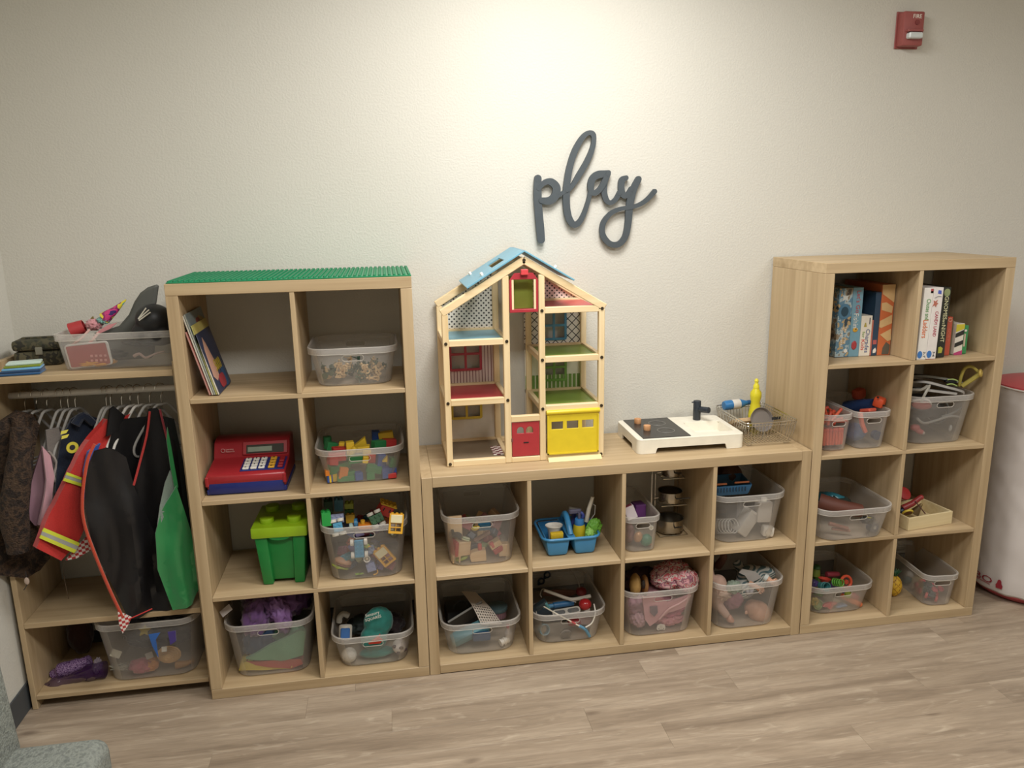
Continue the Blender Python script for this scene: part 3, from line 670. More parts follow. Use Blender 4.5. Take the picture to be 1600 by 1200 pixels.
T('black_cape', 'long shiny black cape with an orange-red edge, widest garment on the rail', 'cape', (0, 0, 0), (0, 0, 0),
  [('back_panel', drape([(-0.248,0.122,0.977), (-0.211,0.144,1.007), (-0.133,0.189,1.001), (-0.138,0.186,0.839), (-0.167,0.169,0.657), (-0.235,0.13,0.702), (-0.289,0.099,0.856)], .006, .01, 30, 31), BLK2),
   ('body', drape([(-0.24,0.02,0.947), (-0.218,0.031,0.933), (-0.19,0.045,0.898), (-0.178,0.051,0.785), (-0.158,0.06,0.7), (-0.139,0.069,0.613), (-0.141,0.069,0.506), (-0.124,0.077,0.329), (-0.246,0.017,0.339), (-0.27,0.006,0.443), (-0.296,-0.007,0.557), (-0.313,-0.015,0.653), (-0.317,-0.017,0.766), (-0.302,-0.01,0.872), (-0.271,0.005,0.941)], .008, .026, 58, 12, sway=.5), BLK),
   ('shoulder', drape([(-0.247,0.12,1.049), (-0.236,0.128,1.057), (-0.211,0.149,1.017), (-0.232,0.132,0.973), (-0.265,0.104,0.961)], .01, .006, 40, 13), BLK2),
   ('edging', tube([(-0.261,-0.014,0.97), (-0.286,-0.026,0.915), (-0.31,-0.038,0.807), (-0.316,-0.041,0.721), (-0.303,-0.035,0.616), (-0.278,-0.022,0.475), (-0.252,-0.01,0.355)], .0052, 6, sm=4), fabric('#b8452c'), None, 'orange-red cape edging'),
   ('hem_tip', drape([(-0.262,-0.019,0.385), (-0.227,-0.002,0.348), (-0.24,-0.009,0.322), (-0.257,-0.017,0.299), (-0.263,-0.02,0.338)], .006, .004, 40, 14), PLAID, None, 'red and white checked hem tip'),
   ('tie_string', tube([(-0.228,-0.033,0.358), (-0.196,-0.017,0.364), (-0.159,0.001,0.372)], .002, 6), fabric('#b8302b'), None, 'red tie string')])
T('black_robe', 'matt black robe with red front edges beside the green cape', 'robe', (0, 0, 0), (0, 0, 0),
  [('body', drape([(-0.12,0.105,1.045), (-0.097,0.118,1.045), (-0.073,0.13,0.99), (-0.057,0.139,0.895), (-0.053,0.141,0.658), (-0.056,0.139,0.414), (-0.082,0.126,0.349), (-0.127,0.102,0.44), (-0.168,0.08,0.693), (-0.19,0.068,0.791), (-0.15,0.089,0.94)], .008, .02, 60, 15), BLK2),
   ('front_edge', tube([(-0.113,0.087,1.043), (-0.128,0.073,0.965), (-0.155,0.05,0.874), (-0.176,0.033,0.807)], .004, 6, sm=3), fabric('#a5302c'), None, 'red front edge'),
   ('front_edge', tube([(-0.086,0.106,1.043), (-0.081,0.109,0.986), (-0.075,0.112,0.928)], .004, 6, sm=3), fabric('#7d2a30'), None, 'dark red front edge')])
GRN = P('#1f7a40', .28, 0, .12, 9, 0, .6, .4)
T('green_cape', 'shiny green satin cape at the right end of the rail', 'cape', (0, 0, 0), (0, 0, 0),
  [('body', drape([(-0.047,0.045,0.793), (-0.037,0.05,0.726), (-0.02,0.057,0.624), (-0.004,0.065,0.495), (-0.016,0.059,0.389), (-0.042,0.047,0.354), (-0.099,0.022,0.344), (-0.117,0.014,0.447), (-0.127,0.009,0.505), (-0.121,0.012,0.636), (-0.094,0.024,0.709)], .006, .022, 66, 16, sway=.5), GRN),
   ('upper_fold', drape([(-0.054,0.055,0.992), (-0.05,0.057,0.92), (-0.045,0.059,0.783), (-0.056,0.054,0.768), (-0.06,0.052,0.855), (-0.061,0.052,0.945)], .008, .008, 50, 17), GRN),
   ('lining', drape([(-0.062,0.054,0.843), (-0.051,0.059,0.772), (-0.083,0.044,0.711), (-0.124,0.026,0.632), (-0.103,0.035,0.728), (-0.081,0.045,0.802)], .005, .005, 30, 18), fabric('#77857a'), None, 'grey-green lining')])
T('dark_suit', 'very dark garment hanging behind the green cape', 'costume', (0, 0, 0), (0, 0, 0),
  [('body', drape([(-0.105,0.163,1.006), (-0.064,0.178,0.988), (-0.052,0.182,0.834), (-0.043,0.185,0.64), (-0.044,0.185,0.416), (-0.091,0.168,0.353), (-0.132,0.153,0.514)], .01, .01, 30, 19), P('#191d1a', .8))])
T('bead_string', 'thin beaded string with a pale charm hanging from the fur coat', 'string', (0, 0, 0), (0, 0, 0),
  [('string', tube([(-0.544,0.026,0.536), (-0.535,0.002,0.502), (-0.545,-0.005,0.484)], .0015, 6, sm=3), P('#2c2725', .6)),
   ('charm', ball(.008, .005, .013, (-0.534,0.002,0.512)), P('#b9a596', .4))])
T('hanging_thread', 'thin brown cord hanging under the red firefighter jacket', 'cord', (0, 0, 0), (0, 0, 0),
  [('thread', tube([(-0.455,0.1,0.55), (-0.474,0.13,0.461), (-0.472,0.13,0.399), (-0.476,0.14,0.368)], .0013, 6, sm=4), P('#5b4a38', .7))])

# ---------------------------------------------------------------- on top of the wardrobe
CAMO = blotch('dark_camouflage', ['#23241c', '#3a3a2a', '#4f4a35', '#2b2a22', '#5a5540'], 30, .7)
T('camouflage_case', 'dark camouflage box against the wall on top of the wardrobe', 'case', (-.498, .285, 1.187), (0, 0, R(4)),
  [('case_body', box((.145, .1, .05), (0, 0, .025), .01, seg=2), CAMO), ('lid', box((.15, .104, .037), (0, 0, .0705), .012, seg=2), CAMO, [('ridge', box((.11, .02, .006), (0, 0, .091), .002), CAMO)]),
   ('latch', box((.022, .006, .026), (.01, -.055, .052), .002), P('#7d7a6c', .35))])
cl = [('layer', box((.122-.006*k, .07-.003*k, .0075), (.002*k, .002*k, .004+.0078*k), .0035, (0, 0, R(2*k)), 2), fabric(h), None, lb) for k, (h, lb) in enumerate((('#2b5580', 'deep blue layer'), ('#1f4064', 'dark blue layer'), ('#6aa5cf', 'light blue layer'), ('#7a8a2c', 'olive green layer'), ('#b9cfc4', 'pale green layer')))]
T('folded_cloth', 'folded striped blue and green cloth at the front of the wardrobe top', 'cloth', (-.492, .108, 1.187), (0, 0, R(6)), cl)
RAIN = blotch('rainbow_foil', ['#2ab6c4', '#d6c740', '#8a2f5e', '#c23c7a', '#3b2a66'], 22, .2)
hx, hy, hz = (-0.279,0.2,1.315)
INBIN[0] = BINS['W0']
INBIN[0] = None
T('unicorn_headband', 'pink unicorn headband with a rainbow foil horn', 'headband', (0, 0, 0), (0, 0, 0),
  [('horn', tube([(-0.253,0.2,1.346), (-0.215,0.2,1.373), (-0.177,0.2,1.406)], [.021, .002], 14), RAIN, [('ridge', tube([Vector((-0.253,0.2,1.346)).lerp(Vector((-0.177,0.2,1.406)), t/30)+Vector((math.cos(t*1.3)*.6, math.sin(t*1.3), math.cos(t*1.3)*.8))*.021*(1-t/30) for t in range(30)], .002, 5), RAIN)]),
   ('ruffle', crumple(.026, .022, .018, 3, .4, 4, (-0.288,0.2,1.326)), fabric('#c98f93')), ('glitter_puff', crumple(.02, .018, .012, 5, .6, 6, (-0.256,0.2,1.34)), P('#8fc3bd', .25)),
   ('ear', drape([(-0.305,0.21,1.341), (-0.292,0.21,1.353), (-0.286,0.21,1.333)], .005, .001), P('#7c6a35', .5)),
   ('ear', drape([(-0.272,0.18,1.305), (-0.239,0.18,1.325), (-0.208,0.18,1.332), (-0.233,0.18,1.312), (-0.267,0.18,1.298)], .006, .001), P('#c9868a', .5)),
   ('band', tube([(-0.293,0.17,1.314), (-0.318,0.15,1.286), (-0.348,0.15,1.266), (-0.354,0.15,1.249)], .004, 6, sm=3), P('#c9a49a', .5)),
   ('ribbon', tube([(-0.26,0.15,1.305), (-0.285,0.13,1.275), (-0.317,0.13,1.257)], [.005, .003], 6, sm=3), P('#cf9f97', .5))])
T('red_cup', 'red cylinder lying on the heap beside the unicorn horn', 'cup', (-0.341,0.2,1.315), (R(-10), R(72), 0),
  [('cup_wall', lathe([(0, -.022), (.026, -.022), (.022, .022), (.0195, .022), (.0235, -.019), (0, -.019)], 24), P('#a83436', .45))])
GREYH = P('#53544f', .8, 0, .1, 40, .2)
T('shark_fin_hat', 'tall grey curved fin-shaped hat standing in the top bin', 'hat', (0, 0, 0), (0, 0, 0),
  [('fin', prism([(p[0], p[2]) for p in ((-0.302,0.2,1.294), (-0.265,0.2,1.301), (-0.212,0.2,1.317), (-0.177,0.2,1.354), (-0.154,0.2,1.397), (-0.132,0.2,1.426), (-0.106,0.2,1.444), (-0.072,0.2,1.454), (-0.08,0.2,1.42), (-0.091,0.2,1.377), (-0.093,0.2,1.322), (-0.117,0.2,1.202), (-0.258,0.2,1.198))], .03, (0, .2, 0), (0, 0, 0), .008), GREYH)])
BH = P('#15171a', .5, 0, .2, 60)
T('black_hat', 'black pirate hat with white bone print in the top bin', 'hat', (0, 0, 0), (0, 0, 0),
  [('crown', blend(join(ball(.058, .06, .05, (-0.083,0.15,1.344)), ball(.045, .05, .04, (-0.113,0.15,1.298)), ball(.05, .05, .04, (-0.069,0.15,1.292))), .005), BH),
   ('brim', crumple(.085, .05, .018, 9, .2, 2, (-0.107,0.16,1.27)), BH)] +
  [('bone', tube([a, b], .0022, 6), P('#c8c3b4', .6)) for a, b in (((-0.112,0.085,1.354), (-0.085,0.088,1.388)), ((-0.111,0.082,1.353), (-0.076,0.086,1.382)), ((-0.109,0.08,1.349), (-0.072,0.084,1.374)))])
INBIN[0] = BINS['W0']
T('toy_phone', 'white framed toy tablet with a red screen in the top bin', 'toy', (0, 0, 0), (0, 0, 0),
  [('frame', prism(rrect(.135, .082, .01, 3), .007, (-0.294,0.095,1.23), (R(8), R(-4), 0), .001), P('#d5d3cf', .3)),
   ('screen', prism(rrect(.122, .072, .004, 2), .002, Vector((-0.294,0.095,1.23))+Vector((0, -.003, 0)), (R(8), R(-4), 0)), P('#a04a48', .25),
    [('app_icon', join(*[box((.008, .002, .008), Vector((-0.294,0.095,1.23))+Vector((.01+.014*i, -.0035+.002*(j-1), -.018+.015*j)), .001) for i in range(4) for j in range(3)]), P('#c98a86', .4))])])
for o in bpy.data.objects:
    if o.name.startswith('app_icon'): o['kind'] = 'stuff'
T('orange_cloth', 'crumpled orange cloth lying in the left end of the top bin', 'cloth', (0, 0, 0), (0, 0, 0),
  [('cloth', crumple(.065, .03, .013, 4, .35, 2.5, (-0.305,0.09,1.196)), fabric('#d2963a'))])
T('dark_costume_heap', 'black folded costume lying in the right half of the top bin', 'costume', (0, 0, 0), (0, 0, 0),
  [('cloth', crumple(.085, .07, .022, 6, .25, 2, (-.285, .2, 1.222)), fabric('#23252a')), ('pale_trim', tube([(-0.168,0.09,1.225), (-0.149,0.088,1.233), (-0.131,0.088,1.219), (-0.1,0.088,1.231), (-0.069,0.088,1.238)], [.006, .002], 6, sm=3), P('#a88f84', .6))])

INBIN[0] = None
# ---------------------------------------------------------------- bottom of the wardrobe
PURP = clear_plastic('purple_clear_plastic', .5, '#4a2464', .08)
T('purple_shoe', 'transparent purple plastic dress-up shoe lying on the wardrobe floor', 'shoe', (0, 0, 0), (0, 0, 0),
  [('upper', tube([(-0.601,0.13,0.027), (-0.563,0.13,0.045), (-0.518,0.13,0.055), (-0.474,0.13,0.07), (-0.418,0.13,0.084), (-0.386,0.13,0.085)], [.02, .026, .018, .022, .03, .03], 14, sm=4), PURP),
   ('heel', tube([(-0.595,0.12,0.041), (-0.581,0.12,0.021)], [.024, .016], 12), PURP)])
T('purple_glitter_bag', 'sparkly purple pouch lying above the transparent purple shoe', 'pouch', (0, 0, 0), (0, 0, 0),
  [('pouch', tube([(-0.582,0.18,0.054), (-0.556,0.18,0.069), (-0.512,0.18,0.079), (-0.455,0.18,0.098)], [.02, .028, .026, .02], 14, sm=4), blotch('purple_glitter', ['#3a2347', '#6d4b7d', '#a48ab0', '#4d3060'], 260, .25)),
   ('lace_trim', crumple(.014, .012, .03, 7, .5, 5, (-0.415,0.14,0.098), (0, R(15), 0)), fabric('#8c7f8a'))])
INBIN[0] = BINS['W3']
T('hair_bun', 'coiled tan braided wig bun in the bottom wardrobe bin', 'wig', (0, 0, 0), (0, 0, 0),
  [('coil', join(*[tube([Vector((-0.165,0.1,0.092))+Vector((math.cos(a*.5+k)*(.006+.0055*k), -.012*math.cos(k*.35)+.002*k, math.sin(a*.5+k)*(.006+.0055*k)*.8)) for a in range(13)], .0042, 6, True) for k in range(7)]), P('#c29a62', .7, 0, .25, 160, .3)),
   ('tail', tube([(-0.146,0.12,0.046), (-0.113,0.12,0.047), (-0.083,0.13,0.053)], [.016, .005], 10, sm=3), P('#9c7242', .7, 0, .25, 160, .3))])
for o in bpy.data.objects:
    if o.name == 'coil': o['kind'] = 'stuff'
T('pink_cloth', 'dusty pink and orange cloth left of the hair bun', 'cloth', (0, 0, 0), (0, 0, 0),
  [('cloth', crumple(.045, .03, .026, 8, .3, 2, (-0.259,0.12,0.081)), fabric('#a86068')), ('cuff', crumple(.022, .026, .022, 9, .3, 3, (-0.226,0.12,0.082)), fabric('#c08048'))])
INBIN[0] = None
T('blue_ribbon', 'shiny blue ribbon hanging over the rim of the bottom wardrobe bin', 'ribbon', (0, 0, 0), (0, 0, 0),
  [('ribbon', drape([(-0.197,0.045,0.251), (-0.159,0.045,0.254), (-0.176,0.045,0.229), (-0.179,0.055,0.153), (-0.191,0.048,0.204)], .003, .003, 60, 3, .02), P('#3566b0', .25))])
T('purple_ribbon', 'violet cloth strip hanging over the rim right of the blue ribbon', 'ribbon', (0, 0, 0), (0, 0, 0),
  [('ribbon', drape([(-0.133,0.045,0.254), (-0.107,0.045,0.256), (-0.11,0.045,0.216), (-0.13,0.045,0.204)], .004, .003, 50, 4, .02), fabric('#47387e'))])
INBIN[0] = BINS['W3']
T('yellow_star', 'yellow star-shaped toy at the rim of the bottom wardrobe bin', 'toy', (-0.225,0.09,0.246), (R(-50), 0, 0),
  [('star', prism([((.022 if i % 2 == 0 else .011)*math.sin(i*PI/5), (.022 if i % 2 == 0 else .011)*math.cos(i*PI/5)) for i in range(10)], .008), P('#a8952c', .6))])
for q, (pt, rz, lb) in enumerate((((-0.329,0.09,0.165), .5, 'cream paper tag leaning at the left in the bottom wardrobe bin'), ((-0.22,0.09,0.144), -.3, 'beige paper tag above the pink cloth in the bottom wardrobe bin'), ((-0.166,0.075,0.165), 0, 'small white label above the hair bun'))):
    T('paper_tag', lb, 'tag', pt, (R(70), rz, 0), [('tag', box((.034-.008*q, .026-.004*q, .0012), (0, 0, 0), .0004), P(['#b5af9c', '#8d8378', '#d6d2c6'][q], .7))])
T('dark_clothes_heap', 'dark navy costume clothes filling the bottom wardrobe bin', 'clothes', (0, 0, 0), (0, 0, 0),
  [('cloth', crumple(.125, .08, .05, 11, .3, 2.2, (-.375, .26, .14)), fabric('#2a2d38'))])
T('grey_clothes_heap', 'grey-blue clothes at the right end of the bottom wardrobe bin', 'clothes', (0, 0, 0), (0, 0, 0),
  [('cloth', crumple(.07, .06, .05, 12, .3, 2.2, (-.285, .25, .17)), fabric('#363b45'))])
T('string_bundle', 'tangle of pale string in the left of the bottom wardrobe bin', 'string', (0, 0, 0), (0, 0, 0),
  [('string', tube([Vector((-0.334,0.11,0.102))+Vector((math.sin(a*2.3)*.03, math.cos(a*1.1)*.01, math.cos(a*3.1)*.01)) for a in range(24)], .0018, 5, sm=3), fabric('#8d8a7c'))])
T('red_cloth', 'dark red cloth at the back of the bottom wardrobe bin', 'cloth', (0, 0, 0), (0, 0, 0),
  [('cloth', crumple(.06, .03, .035, 13, .3, 2.2, (-.29, .33, .25)), fabric('#5a2028'))])
INBIN[0] = None
T('brown_bag', 'dark brown bag behind the purple shoe on the wardrobe floor', 'bag', (-.53, .32, .053), (0, 0, 0),
  [('bag', crumple(.045, .04, .085, 15, .12, 1.6, (0, 0, .085)), fabric('#3a2420'))])


# ---------------------------------------------------------------- left unit: plates, books, figures
GP = P('#1f7f55', .35)
sb = bmesh.new()
one = cyl(.0047, .0045, seg=8); 
me1 = bpy.data.meshes.new('t'); one.to_mesh(me1); one.free()
for i in range(24):
    for j in range(24):
        t_ = bmesh.new(); t_.from_mesh(me1); t_.transform(Matrix.Translation((-.184+.016*i, -.184+.016*j, .0065)))
        m_ = bpy.data.meshes.new('u'); t_.to_mesh(m_); sb.from_mesh(m_); bpy.data.meshes.remove(m_); t_.free()
plate = T('green_base_plate', 'green studded building plate, left of the pair on the left unit', 'building plate', (.196, .197, 1.4702), (0, 0, 0), [('plate', box((.382, .382, .004), (0, 0, .0022), .0008), GP), ('studs', sb, GP)], 'green building plates')
for ch in plate.children:
    if ch.name.startswith('studs'): ch['kind'] = 'stuff'
dup(plate, (.579, .197, 1.4702), (0, 0, 0), 'green studded building plate, right of the pair on the left unit')

def book(label, pb, pt, t, d, spine, cover, extra=(), y0=None):
    """leaning book: right edge of the spine runs from pb up to pt"""
    pb, pt = Vector(pb), Vector(pt); v = Vector((pt.x-pb.x, 0, pt.z-pb.z)); h = v.length; a = math.atan2(-v.x, v.z)
    parts = [('pages', box((t*.7, d-.004, h-.004), (-t/2, d/2+.002, h/2)), P('#d9d2c0', .8)),
             ('spine', box((t, .003, h), (-t/2, .0015, h/2), .0006), P(spine, .4)),
             ('front_cover', box((.0012, d, h), (-.0006, d/2, h/2)), cover), ('back_cover', box((.0012, d, h), (-t+.0006, d/2, h/2)), P(spine, .4))] + list(extra)
    return T('picture_book', label, 'book', (pb.x, pb.y, pb.z), (0, -a, 0), parts, 'leaning picture books')
zc = 1.0962
book('thin book with a red speckled spine, leftmost of the leaning picture books', (.0985, .035, zc+.004), (.0405+.004, .035, zc+.215), .006, .16, '#b98a80', P('#a84a3c', .5))
book('thin white-spined picture book, second from the left in the leaning row', (.1065, .035, zc+.004), (.0405, .035, zc+.268), .0055, .19, '#cfc9ba', P('#8a938f', .5))
book('tall picture book with a grey-blue and tan cover above the others', (.113, .035, zc+.004), (.0455, .035, zc+.272), .005, .22, '#a9aca0', P('#76807f', .45),
     [('cover_print', prism([(0, 0), (.11, -.005), (.14, .07), (.09, .085), (.02, .06)], .0006, (.0004, .06, .17), (0, 0, R(90))), P('#a48f5a', .6)), ('cover_print', prism(rrect(.05, .03, .012), .0006, (.0006, .12, .235), (0, 0, R(90))), P('#8d5148', .6))])
book('thin picture book with a yellow-green striped spine', (.119, .035, zc+.004), (.063, .035, zc+.235), .005, .2, '#b3b06a', P('#b0a25a', .5))
book('picture book with a dark blue cover and gold lettering, rightmost of the leaning books', (.1265, .035, zc+.004), (.0705, .035, zc+.206), .006, .2, '#d8d2c2', P('#27304a', .35),
     [('cover_print', prism([(.0, .06), (.03, .04), (.07, .05), (.085, .1), (.06, .17), (.045, .19), (.02, .15)], .0006, (.0008, .01, .0), (0, 0, R(90))), P('#b98d78', .5), None, 'peach coloured printed figure'),
      ('cover_print', prism(rrect(.08, .045, .02), .0006, (.0013, .1, .03), (0, 0, R(90))), P('#9c3038', .5), None, 'red printed patch'),
      ('cover_print', prism(rrect(.05, .07, .015), .0006, (.0010, .15, .035), (0, 0, R(90))), P('#23507c', .5), None, 'blue printed patch'),
      ('cover_title', text('5000', w=.085, h=.04, c=(.0016, .115, .085), rot=(0, 0, R(90)), ext=.0006), P('#a8912c', .5), None, 'gold title numerals')])

def soldier():
    b = join(cyl(.011, .002, (0, 0, .001), seg=12), tube([(-.006, 0, .002), (-.005, 0, .012), (-.002, 0, .022)], [.0022, .0035], 6), tube([(.006, .002, .002), (.006, -.002, .012), (.002, 0, .022)], [.0022, .0035], 6),
             tube([(0, 0, .021), (0, .001, .029), (0, 0, .036)], [.0045, .0055], 8), ball(.0034, c=(0, 0, .0425), sub=1), ball(.0042, .0046, .003, (0, 0, .0446), sub=1),
             tube([(-.005, 0, .035), (-.009, -.005, .030), (-.003, -.011, .031)], .0018, 6), tube([(.005, 0, .035), (.009, -.004, .029), (.004, -.013, .032)], .0018, 6), tube([(.006, -.004, .028), (-.003, -.026, .036)], .0011, 5))
    return b
INBIN[0] = BINS['A01']; fr = random.Random(3); TAN = P('#d0b288', .5); DGR = P('#36503d', .5)
first = None
for i in range(46):
    tan = i % 2 == 0; x = .562+fr.uniform(-.105, .105); y = .10+fr.uniform(0, .19)*(.35 if tan and i < 24 else 1); z = ZA[0]+.012+fr.uniform(0, .03)
    rt = (fr.uniform(-1.6, 1.6), fr.uniform(-1.4, 1.4), fr.uniform(0, 6.3))
    lb = 'tan plastic toy soldier in the shallow bin under the green plates' if tan else 'dark green plastic toy soldier in the shallow bin under the green plates'
    if i < 2:
        o = T('toy_soldier', lb, 'toy figure', (x, y, z), rt, [('figure', soldier(), TAN if tan else DGR)], 'tan toy soldiers' if tan else 'green toy soldiers')
        first = (first or []) + [o]
    else: dup(first[0 if tan else 1], (x, y, z), rt, lb, 'tan toy soldiers' if tan else 'green toy soldiers')

INBIN[0] = None
# ---------------------------------------------------------------- toy cash register
CR = P('#96242a', .35); CB = P('#1f2a6c', .35)
w_ = .262
body = [(0, .048), (0, .068), (.012, .074), (.135, .09), (.165, .14), (.20, .150), (.245, .148), (.255, .13), (.255, .02), (.01, .02)]
bm_ = prism(body, w_, (0, 0, 0), (0, 0, R(90)), .003)   # outline in the depth-height plane
e = T('cash_register', 'red and blue toy cash register with white and yellow keys', 'cash register', (.048, .048, ZA[1]), (0, 0, R(-1)),
  [('casing', mv(bm_, (w_, 0, 0)), CR),
   ('drawer', join(box((w_-.012, .22, .05), (w_/2, .112, .028), .006, seg=2)), CB),
   ('drawer_rail', box((w_+.004, .24, .02), (w_/2, .125, .011), .004), CB),
   ('corner_leg', box((.012, .012, .035), (.003, .004, .05), .003), CR), ('corner_leg', box((.012, .012, .035), (w_-.003, .004, .05), .003), CR),
   ('keypad_panel', box((.148, .098, .003), (.183, .068, .083), .001, (R(7.6), 0, 0)), CB,
     [('key', box((.021, .0165, .007), (.127+.0265*i, .034+.0225*j, .0825+.003*j), .0022, (R(7.6), 0, 0)), P('#d8d4c9', .4)) for i in range(3) for j in range(4)]
     + [('key', box((.022, .0165, .007), (.213, .034+.0225*j, .0825+.003*j), .0022, (R(7.6), 0, 0)), P('#cf9a28', .4), None, None, 'yellow key') for j in range(4)]
     + [('key', box((.018, sz, .007), (.243, yy, .084+.13*(yy-.04)), .0022, (R(7.6), 0, 0)), CR, None, None, 'red key') for yy, sz in ((.033, .014), (.054, .014), (.088, .036))]),
   ('display_housing', box((.158, .012, .05), (.178, .150, .117), .003, (R(-31), 0, 0)), CR,
     [('display_bezel', box((.13, .003, .032), (.178, .143, .116), .001, (R(-31), 0, 0)), P('#35352f', .2)), ('display', box((.084, .003, .018), (.16, .1412, .1155), .0006, (R(-31), 0, 0)), P('#7f8a78', .3))]),
   ('maker_mark', join(tube([(.034+.007*math.cos(a*PI/3), .1385, .118+.007*math.sin(a*PI/3)) for a in range(6)], .0009, 5, True), text('Learning', w=.026, c=(.057, .1395, .1205)), text('Resources', w=.030, c=(.059, .136, .1145))), P('#c9a8a2', .5), None, 'pale maker mark')])
for o in bpy.data.objects:
    if o.name.startswith('maker_mark'): o['kind'] = 'stuff'
for nm in ('key',): pass
digits = ['0', '.', '=', '1', '2', '3', '4', '5', '6', '7', '8', '9', '+', '-', 'x', '/']
kp = [c for c in e.children if c.name.startswith('keypad_panel')][0]
for n, dgt in enumerate(['0', '', '.', '1', '2', '3', '4', '5', '6', '7', '8', '9']):
    i, j = n % 3, n // 3
    if dgt: s = link('key_digit', text(dgt, h=.008, c=(0, 0, 0), rot=(R(-82), 0, 0)), BLACKP, e); s.location = (.127+.0265*i, .034+.0225*j, .0866+.003*j)
for j, dgt in enumerate('=+-x'):
    s = link('key_digit', text(dgt, w=.007, c=(0, 0, 0), rot=(R(-82), 0, 0)), BLACKP, e); s.location = (.213, .034+.0225*j, .0866+.003*j)

# ---------------------------------------------------------------- blocks in the shallow bin of the left unit
INBIN[0] = BINS['A11']; BC = {'yellow': P('#d9b62f', .5), 'green': P('#2c7a45', .5), 'blue': P('#2d4f95', .5), 'red': P('#b5312e', .5), 'orange': P('#cf7a28', .5)}
def blk(col, x, y, z, s, rot, shape='box'):
    b = {'box': lambda: box(s, (0, 0, 0), .0015), 'cyl': lambda: cyl(s[0]/2, s[2], seg=20, bev=.001), 'tri': lambda: prism([(-s[0]/2, -s[2]/2), (s[0]/2, -s[2]/2), (s[0]/2, s[2]/2)], s[1], (0, -s[1]/2, 0), bev=.001), 'arch': lambda: prism([(-s[0]/2, -s[2]/2), (-s[0]/4, -s[2]/2)]+[(s[0]/4*math.cos(PI-a*PI/8), -s[2]/2+s[0]/4*math.sin(a*PI/8)) for a in range(1, 8)]+[(s[0]/4, -s[2]/2), (s[0]/2, -s[2]/2), (s[0]/2, s[2]/2), (-s[0]/2, s[2]/2)], s[1], (0, -s[1]/2, 0), bev=.001)}[shape]()
    kind = {'box': 'block', 'cyl': 'cylinder block', 'tri': 'wedge block', 'arch': 'arch block'}[shape]
    T('wooden_block', f'{col} wooden {kind} in the shallow bin below the toy soldiers', 'block', (x, y, z), rot, [('block', b, BC[col])], f'{col} wooden {kind}s')
S3 = (.03, .03, .06)
for col, p, s, rot, sh in (
    ('yellow', (0.452,0.085,0.759), (.03, .03, .03), (0, 0, .5), 'box'), ('green', (0.51,0.088,0.744), (.06, .028, .02), (0, 0, .05), 'box'), ('blue', (0.553,0.088,0.752), (.028, .028, .028), (0, 0, .3), 'box'),
    ('green', (0.596,0.09,0.751), (.028, .028, .028), (0, 0, .1), 'box'), ('green', (0.609,0.09,0.784), (.055, .026, .024), (.2, .28, .1), 'box'), ('blue', (0.65,0.095,0.755), (.026, .026, .038), (0, 0, .1), 'box'),
    ('red', (0.677,0.09,0.749), (.03, .028, .018), (0, 0, .1), 'box'), ('blue', (0.683,0.11,0.769), (.03, .028, .028), (0, 0, .3), 'box'), ('green', (0.675,0.11,0.801), (.02, .025, .035), (0, .2, .3), 'box'),
    ('orange', (0.501,0.09,0.777), (.03, .03, .04), (0, .2, .2), 'arch'), ('green', (0.464,0.1,0.793), (.03, .03, .03), (.2, .1, .6), 'box'), ('orange', (0.435,0.1,0.783), (.02, .03, .02), (0, 0, .2), 'box'),
    ('blue', (0.431,0.1,0.762), (.02, .03, .03), (0, 0, .2), 'box'), ('red', (0.432,0.12,0.803), (.025, .03, .05), (.3, .2, .2), 'box'), ('green', (0.497,0.12,0.798), (.06, .03, .025), (0, -.15, .3), 'box'),
    ('green', (0.526,0.11,0.764), (.03, .03, .03), (0, 0, .3), 'box'), ('red', (0.484,0.11,0.836), (.06, .03, .03), (0, -.05, .05), 'box'), ('red', (0.473,0.1,0.826), (.03, .03, .03), (0, .1, .05), 'box'),
    ('green', (0.548,0.11,0.822), (.055, .03, .025), (0, -.05, .1), 'box'), ('yellow', (0.528,0.15,0.851), (.028, .028, .05), (0, 0, .15), 'box'), ('yellow', (0.568,0.16,0.843), (.06, .028, .02), (0, -.08, 0), 'box'),
    ('yellow', (0.586,0.14,0.836), (.03, .028, .02), (0, .1, .1), 'box'), ('yellow', (0.554,0.21,0.853), (.06, .028, .03), (0, -.18, 0), 'tri'), ('yellow', (0.496,0.2,0.845), (.02, .028, .03), (0, .1, 0), 'box'), ('yellow', (0.537,0.13,0.843), (.02, .02, .04), (0, .6, 0), 'cyl'),
    ('yellow', (0.656,0.28,0.853), (.055, .028, .028), (0, -.08, .05), 'box'), ('blue', (0.618,0.29,0.853), (.028, .028, .035), (0, .05, .1), 'box'), ('red', (0.667,0.25,0.831), (.05, .03, .03), (0, .1, .2), 'box'),
    ('green', (0.629,0.22,0.838), (.05, .028, .028), (0, .1, .6), 'box'), ('green', (0.439,0.27,0.85), (.03, .03, .03), (0, 0, 0), 'cyl'), ('green', (0.456,0.22,0.842), (.04, .03, .03), (0, .3, .5), 'box'), ('blue', (0.635,0.12,0.805), (.03, .03, .05), (0, .2, .3), 'box'),
    ('yellow', (0.649,0.1,0.82), (.018, .02, .022), (0, .1, .1), 'tri'), ('yellow', (0.582,0.095,0.822), (.02, .02, .024), (0, .2, .1), 'box'), ('red', (0.601,0.12,0.817), (.03, .02, .03), (0, .1, .2), 'box'), ('red', (0.488,0.17,0.841), (.05, .03, .02), (0, .1, .3), 'box'),
    ('yellow', (0.492,0.18,0.84), (.025, .02, .02), (0, .1, .3), 'box'), ('blue', (0.644,0.14,0.766), (.03, .03, .03), (0, .1, .3), 'box')):
    blk(col, *p, s, rot, sh)

